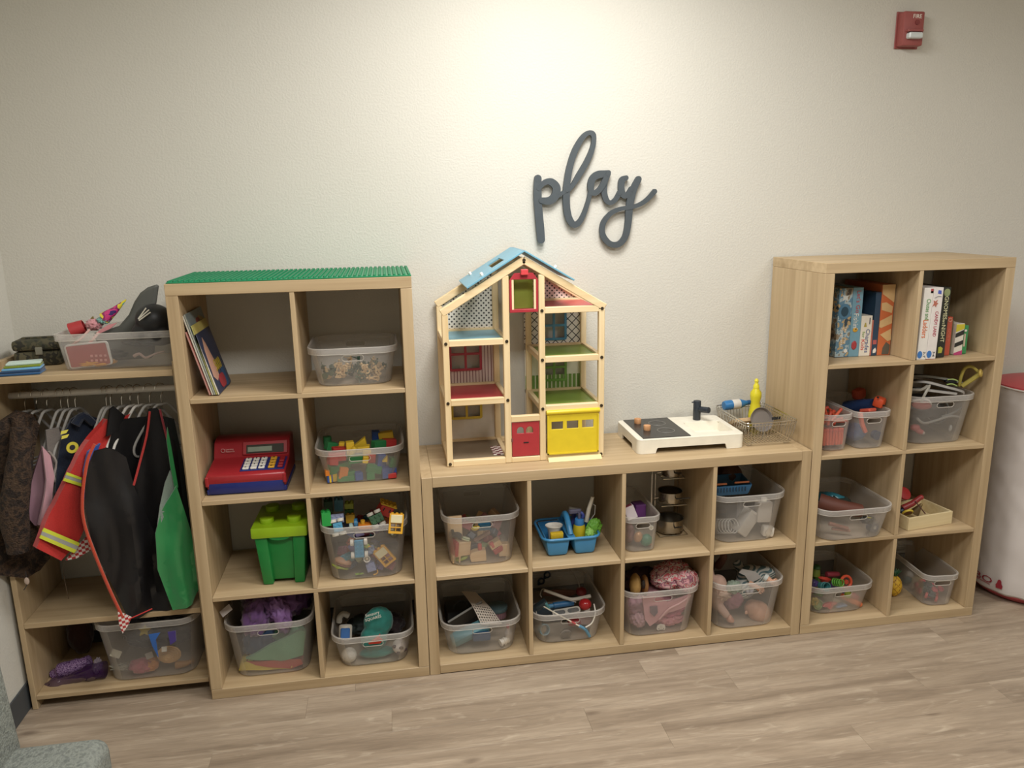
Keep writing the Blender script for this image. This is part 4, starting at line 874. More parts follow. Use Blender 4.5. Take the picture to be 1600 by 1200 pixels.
# ---------------------------------------------------------------- green tub with studded lid
INBIN[0] = None; GT = P('#1f7d3a', .38); LM = P('#93b81e', .38)
def frus(x0, x1, y0, y1, z0, X0, X1, Y0, Y1, z1, bev=.01):
    b = bmesh.new(); lo = [b.verts.new(v) for v in ((x0, y0, z0), (x1, y0, z0), (x1, y1, z0), (x0, y1, z0))]; hi = [b.verts.new(v) for v in ((X0, Y0, z1), (X1, Y0, z1), (X1, Y1, z1), (X0, Y1, z1))]
    b.faces.new(lo[::-1]); b.faces.new(hi)
    for i in range(4): b.faces.new((lo[i], lo[(i+1) % 4], hi[(i+1) % 4], hi[i]))
    if bev: bmesh.ops.bevel(b, geom=b.edges[:], offset=bev, segments=2, affect='EDGES', profile=.5)
    bmesh.ops.recalc_face_normals(b, faces=b.faces[:]); return b
tb = [('tub', join(frus(-.072, -.036, -.095, .095, 0, -.087, -.043, -.105, .105, .185, .006), frus(.036, .072, -.095, .095, 0, .043, .087, -.105, .105, .185, .006), frus(-.04, .04, -.083, .083, .014, -.05, .05, -.092, .092, .185, .003)), GT),
      ('finger_tab', prism([(.035*math.cos(PI+a*PI/8), .012*math.sin(PI+a*PI/8)) for a in range(9)], .006, (0, -.111, .186)), GT),
      ('lid', box((.192, .228, .040), (0, 0, .204), .006, seg=2), LM)]
for sx in (-1, 1):
    for sy in (-1, 1):
        tb[-1] = tb[-1] if len(tb[-1]) > 3 else tb[-1] + ([],)
        tb[-1][3].append(('stud', join(cyl(.0245, .02, (sx*.047, sy*.058, .233), bev=.003, seg=28), text('BRICK', w=.026, c=(sx*.047, sy*.058, .2432), rot=(R(-90), 0, 0))) if False else cyl(.0245, .02, (sx*.047, sy*.058, .233), bev=.003, seg=28), LM))
T('green_tub', 'large green brick-shaped tub with a lime studded lid', 'tub', (.276, .155, ZA[2]), (0, 0, R(-2)), tb)

# ---------------------------------------------------------------- brick toys in the tall bin
def brick_bm(nx, ny, u=.016, h=.019, studs=True):
    b = box((nx*u-.0003, ny*u-.0003, h), (0, 0, h/2), .0006)
    if studs:
        for i in range(nx):
            for j in range(ny): b = join(b, cyl(.0047, .0045, ((i-(nx-1)/2)*u, (j-(ny-1)/2)*u, h+.0022), seg=10))
    return b
INBIN[0] = BINS['A21']
def lego(lb, p, nx, ny, h, rot, mat, grp=None, cat='brick', name='toy_brick'):
    T(name, lb, cat, p, rot, [('brick', brick_bm(nx, ny, h=h), mat)], grp)
def wheel(r, t): return lathe([(0, -t/2), (r*.5, -t/2), (r*.55, -t*.3), (r*.8, -t*.3), (r*.85, -t/2), (r, -t*.4), (r, t*.4), (r*.85, t/2), (r*.8, t*.3), (r*.55, t*.3), (r*.5, t/2), (0, t/2)], 20)
def axlecar(name, lb, p, rot, L, mat, wm=WHITEP, ny=2, nx=None):
    pr = [('chassis', brick_bm(nx or int(L/.016), ny, h=.01), mat)]
    for sx in (-1, 1):
        for sy in (-1, 1): pr.append(('wheel', mv(wheel(.012, .012), (sx*(L/2-.012), sy*(ny*.008+.008), .002), (R(90), 0, 0)), wm))
    T(name, lb, 'toy car', p, rot, pr)
SKY = P('#4f9fc4', .35); LAV = P('#8b93b8', .4); CREAM = P('#d9cfa8', .4); AMB = P('#d5a02c', .4)
axlecar('toy_chassis', 'sky blue toy chassis with white wheels standing upright inside the brick bin', (0.542,0.05,0.506), (R(90), R(90), 0), .072, SKY)
axlecar('toy_chassis', 'small blue toy axle with white wheels on top of the brick bin', (0.473,0.06,0.589), (R(65), R(-6), R(8)), .05, SKY, nx=2)
lego('lavender brick lying behind the small blue axle on the brick heap', (0.468,0.11,0.6), 3, 2, .02, (R(60), 0, R(4)), LAV)
lego('lavender brick near the bottom of the brick bin', (0.58,0.05,0.423), 2, 2, .03, (R(80), R(-14), 0), LAV)
lego('bright green brick at the left edge of the brick heap', (0.433,0.07,0.598), 2, 2, .05, (0, 0, R(10)), P('#2fae50', .4))
lego('dark green brick standing at the back left of the brick heap', (0.435,0.18,0.604), 2, 2, .045, (0, 0, R(5)), P('#24492f', .4))
lego('teal blue brick standing beside the dark green one in the brick heap', (0.471,0.17,0.61), 2, 2, .045, (0, R(3), R(5)), P('#3a6c80', .4))
lego('lime brick on top of the small brick tower', (0.51,0.17,0.617), 2, 2, .02, (0, 0, 0), P('#8f9a2c', .4))
lego('green brick in the middle of the small brick tower', (0.509,0.17,0.595), 2, 2, .018, (0, 0, 0), P('#33642f', .4))
lego('yellow brick at the foot of the small brick tower', (0.513,0.14,0.571), 2, 1, .032, (0, 0, 0), P('#c79f28', .4))
def window_brick(lb, p, rot, frame, panel):
    fr_ = prism([(-.025, -.035), (.025, -.035), (.025, .035), (-.025, .035)], .014, (0, -.007, 0), bev=.0006, holes=[[(-.018+.019*i+.0, -.028+.016*j), (-.001+.019*i, -.028+.016*j), (-.001+.019*i, -.014+.016*j), (-.018+.019*i, -.014+.016*j)] for i in range(2) for j in range(2)])
    T('window_brick', lb, 'brick', p, rot, [('frame', fr_, frame), ('shutter', box((.04, .003, .028), (0, -.0085, .018), .001), panel), ('studs', join(*[cyl(.0047, .0045, (-.016+.016*i, 0, .037), seg=10) for i in range(3)]), frame)])
    for o in bpy.data.objects:
        if o.name.startswith('studs'): o['kind'] = 'stuff'
INBIN[0] = None
window_brick('yellow and cream toy window brick hooked over the bin rim', (0.677,0.02,0.602), (R(-10), R(8), 0), AMB, CREAM)
INBIN[0] = BINS['A21']
window_brick('amber toy window brick tilted inside the brick bin', (0.63,0.045,0.468), (R(-4), R(-36), 0), AMB, CREAM)
T('toy_truck', 'red toy truck body with a yellow studded roof on the brick heap', 'toy car', (0.641,0.1,0.629), (R(20), R(28), R(15)),
  [('cab', box((.05, .035, .042), (0, 0, 0), .002), P('#a83028', .4)), ('roof', mv(brick_bm(4, 2, h=.006), (0, 0, .022)), P('#c9a030', .4)), ('window', box((.004, .037, .014), (.012, 0, .008)), BLACKP), ('window', box((.004, .037, .014), (-.012, 0, .008)), BLACKP)])
axlecar('toy_chassis', 'dark green toy chassis with pale wheels below the red truck', (0.608,0.06,0.609), (R(65), R(-15), R(20)), .052, P('#24502c', .4), P('#b5b0a4', .4))
T('orange_slide', 'orange curved toy piece lying in the front of the brick heap', 'brick', (0.577,0.065,0.585), (0, R(3), R(3)), [('slide', box((.07, .035, .018), (0, 0, 0), .005, seg=2), P('#d07a24', .4)), ('knob', cyl(.008, .014, (-.018, 0, .014), seg=14), AMB)])
T('rolling_toy', 'blue toy wheel standing at the bin rim in the middle', 'wheel', (0.536,0.055,0.602), (0, R(90), 0), [('tyre', wheel(.0165, .012), P('#2f6c94', .4)), ('hub', cyl(.006, .014, seg=12), SKY)])
T('rolling_toy', 'grey-green toy wheel beside the blue toy wheel', 'wheel', (0.52,0.05,0.594), (0, R(80), 0), [('tyre', wheel(.011, .012), P('#92aaa4', .4)), ('hub', cyl(.004, .014, seg=12), WHITEP)])
T('white_cone', 'white round toy cup inside the brick bin', 'toy', (0.566,0.05,0.462), (R(80), R(20), 0), [('cup', lathe([(0, 0), (.008, 0), (.012, .02), (.010, .02), (.007, .003), (0, .003)], 18), WHITEP), ('knob', ball(.006, c=(0, 0, .014), sub=2), P('#c8b8a0', .4))])
T('toy_sandwich', 'toy burger bun with green leaf in the brick bin', 'toy food', (0.468,0.06,0.449), (0, R(22), 0),
  [('bun', ball(.032, .02, .013, (0, 0, .006)), P('#b58a6a', .5)), ('patty', ball(.034, .021, .006, (0, 0, -.004)), P('#6d3a2c', .6)), ('leaf', crumple(.032, .02, .006, 3, .3, 3, (-.004, -.002, -.014), sub=3), P('#9aa83c', .5))])
T('toy_leaf_piece', 'green leafy plant piece at the bottom of the brick bin', 'toy', (0.535,0.055,0.4), (R(70), 0, 0), [('leaves', prism([((.016 if i % 2 == 0 else .007)*math.cos(i*PI/5), (.016 if i % 2 == 0 else .007)*math.sin(i*PI/5)) for i in range(10)], .006), P('#7da03a', .4))])
T('toy_parrot', 'small green toy bird beside the blue chassis', 'toy figure', (0.569,0.055,0.511), (0, 0, 0), [('body', ball(.011, .008, .009), P('#8fa03a', .4)), ('beak', cyl(.004, .01, (.01, -.004, -.001), (0, R(90), 0), r2=.0005, seg=8), AMB)])
T('yellow_hook', 'small yellow hook piece at the bottom of the brick bin', 'toy', (0.596,0.055,0.399), (0, 0, 0), [('hook', tube([(-.01, 0, -.006), (0, 0, -.004), (.006, 0, .004), (.004, 0, .012)], [.003, .002], 6, sm=3), AMB)])
lf = random.Random(8)
cols = ['#8a4a58', '#3c4a78', '#6a5a88', '#b07a8a', '#a85048', '#4a8a98', '#8a8ea8', '#a0a070', '#c07050', '#506080']
nm = ['maroon', 'navy', 'violet', 'pink', 'red', 'turquoise', 'grey', 'khaki', 'coral', 'slate']
for i in range(40):
    k = i % 10; zz = ZA[2]+.02+.14*((i//10)/4)+lf.uniform(0, .03)
    T('toy_brick', nm[k]+' brick buried in the tall bin of brick toys', 'brick', (.564+lf.uniform(-.085, .085), (.075 if i < 20 else .16)+lf.uniform(0, .09), zz), (lf.uniform(-1, 1), lf.uniform(-1, 1), lf.uniform(0, 3)),
      [('brick', brick_bm(2, 2 if i % 3 else 3, h=.019), P(cols[k], .4))], nm[k]+' bricks in the tall bin')

# ---------------------------------------------------------------- purple tulle bin
INBIN[0] = BINS['A30']; TUL = P('#6b4a7c', .7, 0, .2, 90, .3, .3, .4)
T('purple_tulle', 'crumpled purple tulle skirt spilling out of the bottom left bin', 'skirt', (0, 0, 0), (0, 0, 0),
  [('fold', crumple(.115, .12, .065, 21, .35, 2.4, (.215, .21, .27)), TUL), ('fold', crumple(.05, .05, .075, 22, .3, 2.4, (.155, .12, .24), (0, R(18), 0)), TUL),
   ('fold', crumple(.035, .03, .07, 23, .35, 3, (.245, .1, .25), (0, R(-12), 0)), P('#86639a', .6, 0, .2, 90, .3)), ('fold', crumple(.06, .09, .07, 25, .3, 2.4, (.29, .22, .27)), P('#523663', .7, 0, .2, 90, .3))])
INBIN[0] = None
T('care_tag', 'white care tag sticking out of the purple tulle', 'tag', (0.065,0.06,0.308), (R(60), R(-38), 0), [('tag', box((.045, .024, .001), (0, 0, 0)), P('#b0a8a4', .7))])
INBIN[0] = BINS['A30']
T('blue_cloth', 'dark blue cloth in the lower left of the purple tulle bin', 'cloth', (0, 0, 0), (0, 0, 0), [('cloth', crumple(.07, .06, .07, 26, .25, 2, (.16, .15, .13)), fabric('#33465f'))])
T('green_scarf', 'pale green scarf pressed against the bin front under the tulle', 'scarf', (0, 0, 0), (0, 0, 0),
  [('scarf', drape([(0.114,0.064,0.107), (0.198,0.062,0.15), (0.315,0.06,0.202), (0.335,0.06,0.192), (0.315,0.066,0.095), (0.237,0.07,0.083)], .012, .008, 60, 5), fabric('#6f9a78')), ('fold', crumple(.07, .04, .045, 27, .25, 2, (.25, .15, .14)), fabric('#5f8a6c'))])
T('red_felt', 'red folded felt cloth near the bottom of the tulle bin', 'cloth', (0, 0, 0), (0, 0, 0), [('cloth', drape([(0.113,0.073,0.091), (0.304,0.073,0.078), (0.31,0.073,0.057), (0.267,0.073,0.041), (0.145,0.073,0.072)], .05, .003, 40, 6), fabric('#b04a40'))])
T('yellow_felt', 'yellow folded felt cloth at the bottom of the tulle bin', 'cloth', (0, 0, 0), (0, 0, 0), [('cloth', drape([(0.123,0.075,0.078), (0.273,0.075,0.036), (0.266,0.075,0.026), (0.083,0.075,0.041), (0.09,0.075,0.067)], .06, .003, 40, 7), fabric('#cdb84c'))])

# ---------------------------------------------------------------- sensory bin
INBIN[0] = BINS['A31']; TEAL = P('#2c7a70', .75, 0, .15, 40, .4, .3, .3)
T('teal_bag', 'teal cloth bag with white lettering in the bottom bin of the left unit', 'bag', (0, 0, 0), (0, 0, 0),
  [('bag', blend(join(crumple(.055, .04, .06, 31, .12, 2, (0.591,0.12,0.136), (0, R(14), 0)), crumple(.05, .035, .05, 32, .12, 2, (0.571,0.105,0.08)), crumple(.065, .03, .018, 33, .15, 2, (0.58,0.1,0.023))), .004), TEAL),
   ('lettering', text('Sensory', w=.052, c=Vector((0.573,0.069,0.196)), rot=(R(-10), R(-12), 0)), WHITEP), ('lettering', text('SQUARES', w=.06, c=Vector((0.575,0.068,0.18)), rot=(R(-8), R(-12), 0)), WHITEP)])
T('orange_star', 'bright orange-red star corner showing through the bin slot', 'toy', (0.579,0.05,0.133), (0, R(10), 0), [('star', prism([(-.025, -.014), (.02, -.008), (.025, .006), (.012, .012), (.014, .028), (-.0, .012)], .01, bev=.001), P('#d0402c', .5))])
T('blue_roller', 'white and blue fabric roller at the left of the sensory bin', 'toy', (0.47,0.09,0.159), (R(-25), R(4), 0), [('roll', cyl(.024, .055, bev=.006, seg=24), fabric('#b5afa2')), ('label_band', box((.034, .006, .04), (0, -.0235, -.003), .003), P('#2a5c98', .5))])
T('white_arc', 'curved white foam piece above the blue roller', 'toy', (0, 0, 0), (0, 0, 0), [('arc', tube([(0.443,0.17,0.159), (0.447,0.17,0.18), (0.462,0.17,0.191), (0.48,0.17,0.181)], .011, 10, sm=3), fabric('#a8a499'))])
T('fuzzy_ball', 'fuzzy off-white ball at the lower left of the sensory bin', 'ball', (0.475,0.078,0.071), (0, 0, 0), [('ball', crumple(.028, .026, .028, 35, .06, 5), P('#c9c3b8', .9, 0, .2, 120, .8))])
T('spotted_ball', 'white ball with dark spots at the right of the sensory bin', 'ball', (0.671,0.075,0.086), (0, 0, 0), [('ball', ball(.027), P('#cfc6bf', .5))] + [('spot', ball(.008, .004, .007, v), P('#4a3c40', .5)) for v in ((.006, -.025, .006), (-.004, -.024, -.013), (-.018, -.018, .01), (.02, -.014, -.008))])
T('dark_mesh_toy', 'dark green mesh cloth at the back of the sensory bin', 'cloth', (0, 0, 0), (0, 0, 0), [('cloth', crumple(.06, .05, .035, 36, .25, 2.4, (.53, .22, .11)), P('#1f2c2a', .7))])
T('dark_cloth', 'dark brown cloth at the back right of the sensory bin', 'cloth', (0, 0, 0), (0, 0, 0), [('cloth', crumple(.05, .06, .035, 37, .25, 2.4, (.65, .23, .1)), fabric('#33292a'))])

INBIN[0] = None


# ---------------------------------------------------------------- dollhouse on the low unit
DX, DY, DZ = .871, .10, .7705; DD = .284
PW_ = PINE['z']; PX = PINE['x']; PY = PINE['y']
dh = []
def dp(n, b, m, subs=None, lb=None): dh.append((n, b, m, subs or [], lb) if lb or subs else (n, b, m))
SLOPE = math.atan2(.175, .292)
for y0, y1 in ((0, .022), (DD-.022, DD)):
    for x0, x1, zt in ((0, .022, .553), (.215, .238, .683), (.344, .366, .683), (.564, .586, .553)):
        dp('post', bb(x0, x1, y0, y1, 0, zt, .002), PW_)
    for sx in (-1, 1):
        L_b = math.hypot(.292, .175)
        dp('rafter', mv(box((L_b+.004, .0235, .026), (0, 0, 0), .002), (.293+sx*.146, (y0+y1)/2, .6475), (0, sx*SLOPE, 0)), PX)
    for z in (.452, .237, .010): dp('floor_rail', bb(.022, .215, y0, y1, z-.011, z+.011, .0015), PX)
    for z in (.556, .378, .197, .010): dp('floor_rail', bb(.366, .564, y0, y1, z-.011, z+.011, .0015), PX)
    dp('floor_rail', bb(.238, .344, y0, y1, .153, .175, .0015) if not y0 else bb(.238, .344, y0, y1, -.0, .02, .0015), PX)
dp('floor_rail', bb(.238, .344, 0, .022, 0, .019, .0015), PX)
for x0 in (0, .216, .345, .564):
    for z in ((.452, .237) if x0 < .3 else (.378, .197)): dp('side_rail', bb(x0+.002, x0+.018, .022, DD-.022, z-.011, z+.011, .0015), PY)
    dp('side_rail', bb(x0+.002, x0+.018, .022, DD-.022, .001, .02, .0015), PY)
for n, lb, h, x0, x1, z in (('floor_panel', 'light blue attic floor', '#78abbd', .018, .22, .452), ('floor_panel', 'red middle floor', '#a53a3c', .018, .22, .237), ('floor_panel', 'brown woven-look ground floor', None, .018, .22, .010),
                           ('floor_panel', 'red attic floor', '#b9444a', .362, .568, .556), ('floor_panel', 'green upper floor', '#7c9240', .362, .568, .378), ('floor_panel', 'green lower floor', '#7c9240', .362, .568, .197)):
    dp(n, bb(x0, x1, .018, DD-.004, z-.004, z+.003), P(h, .35) if h else pattern('brown_mesh_print', 'dots', '#6b5b47', '#a8977c', 190, 'xy'), None, lb)
dp('checker_mat', bb(.18, .219, .06, .17, .0135, .0145), pattern('pink_check_print', 'check', '#e8dfd4', '#7a3a44', 34, 'xy'), None, 'checked strip on the ground floor')
def wallp(x0, x1, z0, z1, m, lb, poly=None, win=None):
    poly = poly or [(x0, z0), (x1, z0), (x1, z1), (x0, z1)]
    hs = []
    subs = []
    if win:
        wx0, wx1, wz0, wz1, wc = win; hs = [[(wx0, wz0), (wx1, wz0), (wx1, wz1), (wx0, wz1)]]; cx, cz = (wx0+wx1)/2, (wz0+wz1)/2
        t = .009
        fr_ = prism(rrect(wx1-wx0+.008, wz1-wz0+.008, .008, 3, cx, cz), .006, (0, DD-.014, 0), holes=[[(a, b), (a+(wx1-wx0)/2-t*1.1, b), (a+(wx1-wx0)/2-t*1.1, b+(wz1-wz0)/2-t*1.1), (a, b+(wz1-wz0)/2-t*1.1)] for a in (wx0+t*.6, cx+t*.5) for b in (wz0+t*.6, cz+t*.5)])
        subs = [('window_frame', fr_, P(wc, .4))]
    dp('back_panel', prism(poly, .004, (0, DD-.008, 0), holes=hs), m, subs, lb)
wallp(.02, .218, .463, .69, pattern('black_dots_print', 'dots', '#e6e3da', '#3c3c3a', 52), 'white back panel with black dots', [(.02, .463), (.218, .463), (.218, .682), (.02, .566)])
wallp(.02, .218, .248, .441, pattern('pink_stripe_print', 'stripes', '#ddd0cb', '#6b2c3c', 82), 'pink striped back panel', win=(.046, .166, .30, .425, '#a93a48'))
wallp(.02, .218, .021, .226, P('#ddd6c8', .5), 'cream back panel', win=(.046, .162, .105, .215, '#d3b93a'))
wallp(.34, .566, .389, .545, pattern('lattice_print', 'lattice', '#e3e2dc', '#33373a', 30), 'white back panel with a black lattice', win=(.41, .505, .405, .515, '#4a86a8'))
wallp(.34, .566, .208, .367, P('#d9d8c6', .5), 'cream back panel above green pickets', win=(.41, .505, .24, .345, '#6f9c46'))
dp('picket_print', bb(.342, .564, DD-.0095, DD-.0085, .208, .262), pattern('green_pickets_print', 'stripes', '#6c8f44', '#e0ddc8', 60), None, 'printed green picket fence')
wallp(.34, .566, .567, .7, pattern('pink_dots_print', 'dots', '#e6cfc8', '#3c3032', 52), 'pink back panel with black dots', [(.362, .567), (.566, .567), (.566, .572), (.362, .692)])
dp('garage_wall', bb(.34, .566, DD-.008, DD-.004, .02, .19), P('#cfc7b4', .5))
RB = P('#6fa3b8', .35)
def roofp(sx, l):
    hs = [[(.0, .06), (.05, .06), (.05, .19), (.0, .19)]] if sx < 0 else []
    b = prism([(-l/2, -.012), (l/2, -.012), (l/2, DD-.02), (-l/2, DD-.02)], .006, plane='xy', holes=hs, bev=.001)
    c, s_ = math.cos(SLOPE), math.sin(SLOPE)
    return mv(b, (.293+sx*(l/2*c), 0, .747+.0155-l/2*s_+.001), (0, sx*SLOPE, 0))
dp('roof_panel', roofp(-1, .235), RB, [('peg', cyl(.0055, .016, (.293-.145, .03, .687), (0, -SLOPE, 0), seg=12, bev=.001), WHITEP), ('peg', cyl(.0055, .016, (.293-.165, .22, .675), (0, -SLOPE, 0), seg=12, bev=.001), WHITEP)], 'light blue left roof panel with a skylight')
dp('roof_panel', roofp(1, .205), RB, [('peg', cyl(.0055, .016, (.293+.115, .02, .705), (0, SLOPE, 0), seg=12, bev=.001), WHITEP)], 'light blue right roof panel')
RD = P('#a93338', .4); YG = P('#dbc22a', .4)
half = lambda cx, r: [(cx-r, .105), (cx+r, .105)]+[(cx+r*math.cos(a*PI/8), .112+r*1.3*math.sin(a*PI/8)) for a in range(9)]
dp('door', prism([(.2405, .021), (.3425, .021), (.3425, .15), (.2405, .15)], .006, (0, .004, 0), bev=.001, holes=[[(cx-.013, .108), (cx+.013, .108)]+[(cx+.013*math.cos(a*PI/6), .118+.015*math.sin(a*PI/6)) for a in range(7)] for cx in (.272, .306)]), RD,
   [('letter_slot', bb(.283, .302, .0025, .0045, .071, .0745), BLACKP), ('hinge', cyl(.0035, .012, (.240, .002, .085), seg=10), P('#7a4a48', .4))], 'small red front door')
dp('garage_door', prism([(.370, .023), (.563, .023), (.563, .185), (.370, .185)], .006, (0, -.006, 0), bev=.001, holes=[[(a, .118), (a+.043, .118), (a+.043, .147), (a, .147)] for a in (.386, .4435, .501)]), YG,
   [('door_hood', mv(cyl(.009, .2, (0, 0, 0), (0, R(90), 0), seg=14, bev=.001), (.4675, -.004, .182)), YG), ('door_frame', join(bb(.370, .5635, -.010, -.0065, .023, .028), bb(.370, .375, -.010, -.0065, .023, .17), bb(.5585, .5635, -.010, -.0065, .023, .17)), YG)], 'yellow garage door')
dp('garage_ramp', frus(.371, .572, -.028, .0, 0, .371, .572, -.012, .0, .012, 0), P('#dfce98', .5))
dp('lift_cage', prism([(.241, .552), (.343, .552), (.343, .665), (.325, .69), (.259, .69), (.241, .665)], .012, (0, .004, 0), bev=.001, holes=[[(.249, .563), (.335, .563), (.335, .668), (.249, .668)]]), P('#a8303a', .4),
   [('lift_back', bb(.247, .337, .07, .075, .558, .675), P('#8a9a3a', .45)), ('lift_post', bb(.249, .256, .005, .016, .563, .668), PW_), ('lift_post', bb(.328, .335, .005, .016, .563, .668), PW_), ('lift_floor', bb(.247, .337, .01, .075, .5535, .5585), P('#a8303a', .4))], 'red lift cage with a green back')
dp('pulley', box((.026, .014, .02), (.293, -.005, .694), .002), P('#d0464a', .4), None, 'small pink-red pulley block')
BOLT = P('#4a4134', .35, .6)
for x, zs in ((.011, (.452, .237, .010)), (.227, (.452, .237)), (.355, (.556, .378, .197)), (.575, (.556, .378, .197, .010)), (.293, (.735,))):
    for z in zs: dp('bolt', cyl(.0058, .003, (x, -.001, z), (R(90), 0, 0), seg=14), BOLT)
T('dollhouse', 'tall open wooden dollhouse with a light blue roof and yellow garage door', 'dollhouse', (DX, DY, DZ), (0, 0, 0), dh)

# ---------------------------------------------------------------- toy sink and hob, dish rack
KX0, KX1, KY0, KY1, KT = 1.587, 2.010, .092, .372, .056
kw, kd = KX1-KX0, KY1-KY0; KW = P('#e6e0cf', .35)
top = prism(rrect(kw, kd, .02, 4, kw/2, kd/2), .006, (0, 0, KT-.006), plane='xy', holes=[rrect(.155, .150, .018, 3, .326, .122)], bev=.0015)
def skirt(w): return [(.004, 0), (.055, 0), (.060, .018), (.064, .021), (w-.064, .021), (w-.060, .018), (w-.055, 0), (w-.004, 0), (w-.004, KT-.005), (.004, KT-.005)]
basin = frus(.256, .396, .056, .188, .018, .2485, .4035, .047, .197, KT-.001, 0)
bmesh.ops.delete(basin, geom=[f for f in basin.faces if f.normal.z > .9], context='FACES')
bmesh.ops.solidify(basin, geom=basin.faces[:], thickness=.0015)
corners = join(*[mv(prism([(.02*math.cos(R(a)), .02*math.sin(R(a))) for a in range(0, 91, 15)] + [(0, 0)], KT-.005, plane='xy'), (cx, cy, 0), (0, 0, R(rz))) for cx, cy, rz in ((kw-.02, kd-.02, 0), (.02, kd-.02, 90), (.02, .02, 180), (kw-.02, .02, 270))])
WOODK = wood('beech_knob', '#b98458', '#cf9d70', 'z', 2)
T('toy_kitchen', 'white toy kitchen top with a black hob, wooden knobs and a sink', 'toy kitchen', (KX0, KY0, .7705), (0, 0, R(-.6)),
  [('top', top, KW), ('side', mv(prism([(x+.0, z) for x, z in skirt(kw-.03)], .008), (.015, 0, 0)), KW), ('side', mv(prism(skirt(kw-.03), .008), (.015, kd-.008, 0)), KW),
   ('side', mv(prism(skirt(kd-.03), .008), (.008, .015, 0), (0, 0, R(90))), KW), ('side', mv(prism(skirt(kd-.03), .008), (kw, .015, 0), (0, 0, R(90))), KW), ('corner_foot', corners, KW), ('basin', basin, KW),
   ('hob', mv(box((.188, .262, .003), (0, 0, 0), .0008), (.118, .142, KT+.0015)), P('#2d2c2a', .3),
     [('burner_ring', torus(.033, .0009, (.142, .198, KT+.0032), seg=36), P('#8a8780', .4)), ('burner_ring', torus(.026, .0006, (.142, .198, KT+.0032), seg=36), P('#5a5853', .4)), ('burner_ring', torus(.033, .0009, (.142, .094, KT+.0032), seg=36), P('#8a8780', .4)), ('burner_ring', torus(.026, .0006, (.142, .094, KT+.0032), seg=36), P('#5a5853', .4))]),
   ('knob', cyl(.014, .021, (.066, .212, KT+.013), bev=.002, seg=24), WOODK), ('knob', cyl(.014, .021, (.072, .112, KT+.013), bev=.002, seg=24), WOODK),
   ('faucet', join(cyl(.0155, .08, (.320, .225, KT+.04), bev=.002), mv(cyl(.0125, .055, (0, 0, .02), bev=.002), (.328, .217, KT+.045), (R(62), R(75), 0)), cyl(.003, .012, (.303, .225, KT+.074), (0, R(-90), 0), seg=8)), P('#2b3138', .4))])
x0, x1, y0, y1 = 2.008, 2.222, .075, .362; zb_, zt_ = .782, .868; ins = .018
W_ = .0012
rack = []
rack.append(('rim_wire', tube([(x, y, zt_) for x, y in rrect(x1-x0, y1-y0, .018, 4, (x0+x1)/2, (y0+y1)/2)], .0022, 6, True), CHROME))
rack.append(('rim_wire', tube([(x, y, zt_-.012) for x, y in rrect(x1-x0-.004, y1-y0-.004, .018, 4, (x0+x1)/2, (y0+y1)/2)], .0014, 6, True), CHROME))
ws = []
for i in range(15):
    x = x0+.012+(x1-x0-.024)*i/14; xi = x0+ins+(x1-x0-2*ins)*i/14
    ws.append(tube([(x, y0, zt_), (xi, y0+ins, zb_), (xi, y1-ins, zb_), (x, y1, zt_)], W_, 5))
for i in range(17):
    y = y0+.012+(y1-y0-.024)*i/16; yi = y0+ins+(y1-y0-2*ins)*i/16
    ws.append(tube([(x0, y, zt_), (x0+ins, yi, zb_), (x1-ins, yi, zb_), (x1, y, zt_)], W_, 5))
for i in range(6):
    y = y0+.05+i*.03; ws.append(tube([(x0+.03, y, zb_), (x0+.045, y+.008, zb_+.035), (x0+.06, y, zb_), (x0+.09, y, zb_), (x0+.105, y+.008, zb_+.035), (x0+.12, y, zb_)], W_, 5))
rack.append(('grid_wires', join(*ws), CHROME))
for fx, fy in ((x0+.03, y0+.03), (x1-.03, y0+.03), (x0+.03, y1-.03), (x1-.03, y1-.03)): rack.append(('foot', tube([(fx-.012, fy, zb_), (fx-.01, fy, .7725), (fx+.01, fy, .7725), (fx+.012, fy, zb_)], .0016, 6), CHROME))
o = T('dish_rack', 'chrome wire dish rack between the toy sink and the right unit', 'dish rack', (0, 0, 0), (0, 0, 0), rack)
for ch in o.children:
    if ch.name.startswith('grid_wires'): ch['kind'] = 'stuff'
T('squeeze_bottle', 'yellow toy dish soap bottle standing in the dish rack', 'bottle', (2.168, .325, .784), (0, 0, 0),
  [('bottle', lathe([(0, 0), (.024, 0), (.027, .006), (.0265, .05), (.02, .085), (.018, .1), (.023, .122), (.022, .14), (.012, .155), (.011, .16)], 28), P('#d8cc2c', .35)),
   ('cap', lathe([(.0125, .158), (.0125, .168), (.008, .176), (.007, .182), (.009, .188), (.006, .196), (0, .199)], 20), P('#e0d53a', .35))])
T('toy_bottle', 'blue toy bottle with a white label lying at the back of the dish rack', 'bottle', (2.09, .345, .873), (0, R(88), R(6)),
  [('bottle', lathe([(0, -.055), (.017, -.054), (.02, -.045), (.02, .02), (.012, .042), (.009, .055), (0, .056)], 22), P('#2f6fa3', .3)), ('label_band', lathe([(.0203, -.018), (.0206, -.017), (.0206, .016), (.0203, .017)], 22), P('#c9c4ba', .5)), ('cap', cyl(.01, .016, (0, 0, .06), seg=14), P('#24507c', .4))])
T('toy_tray', 'tan toy baking dish standing in the left of the dish rack', 'dish', (2.085, .27, .812), (R(-30), 0, R(4)),
  [('dish', join(box((.09, .07, .004), (0, 0, 0), .001), box((.09, .004, .014), (0, .035, .006)), box((.09, .004, .014), (0, -.035, .006)), box((.004, .07, .014), (.045, 0, .006)), box((.004, .07, .014), (-.045, 0, .006))), P('#b79a72', .5))])
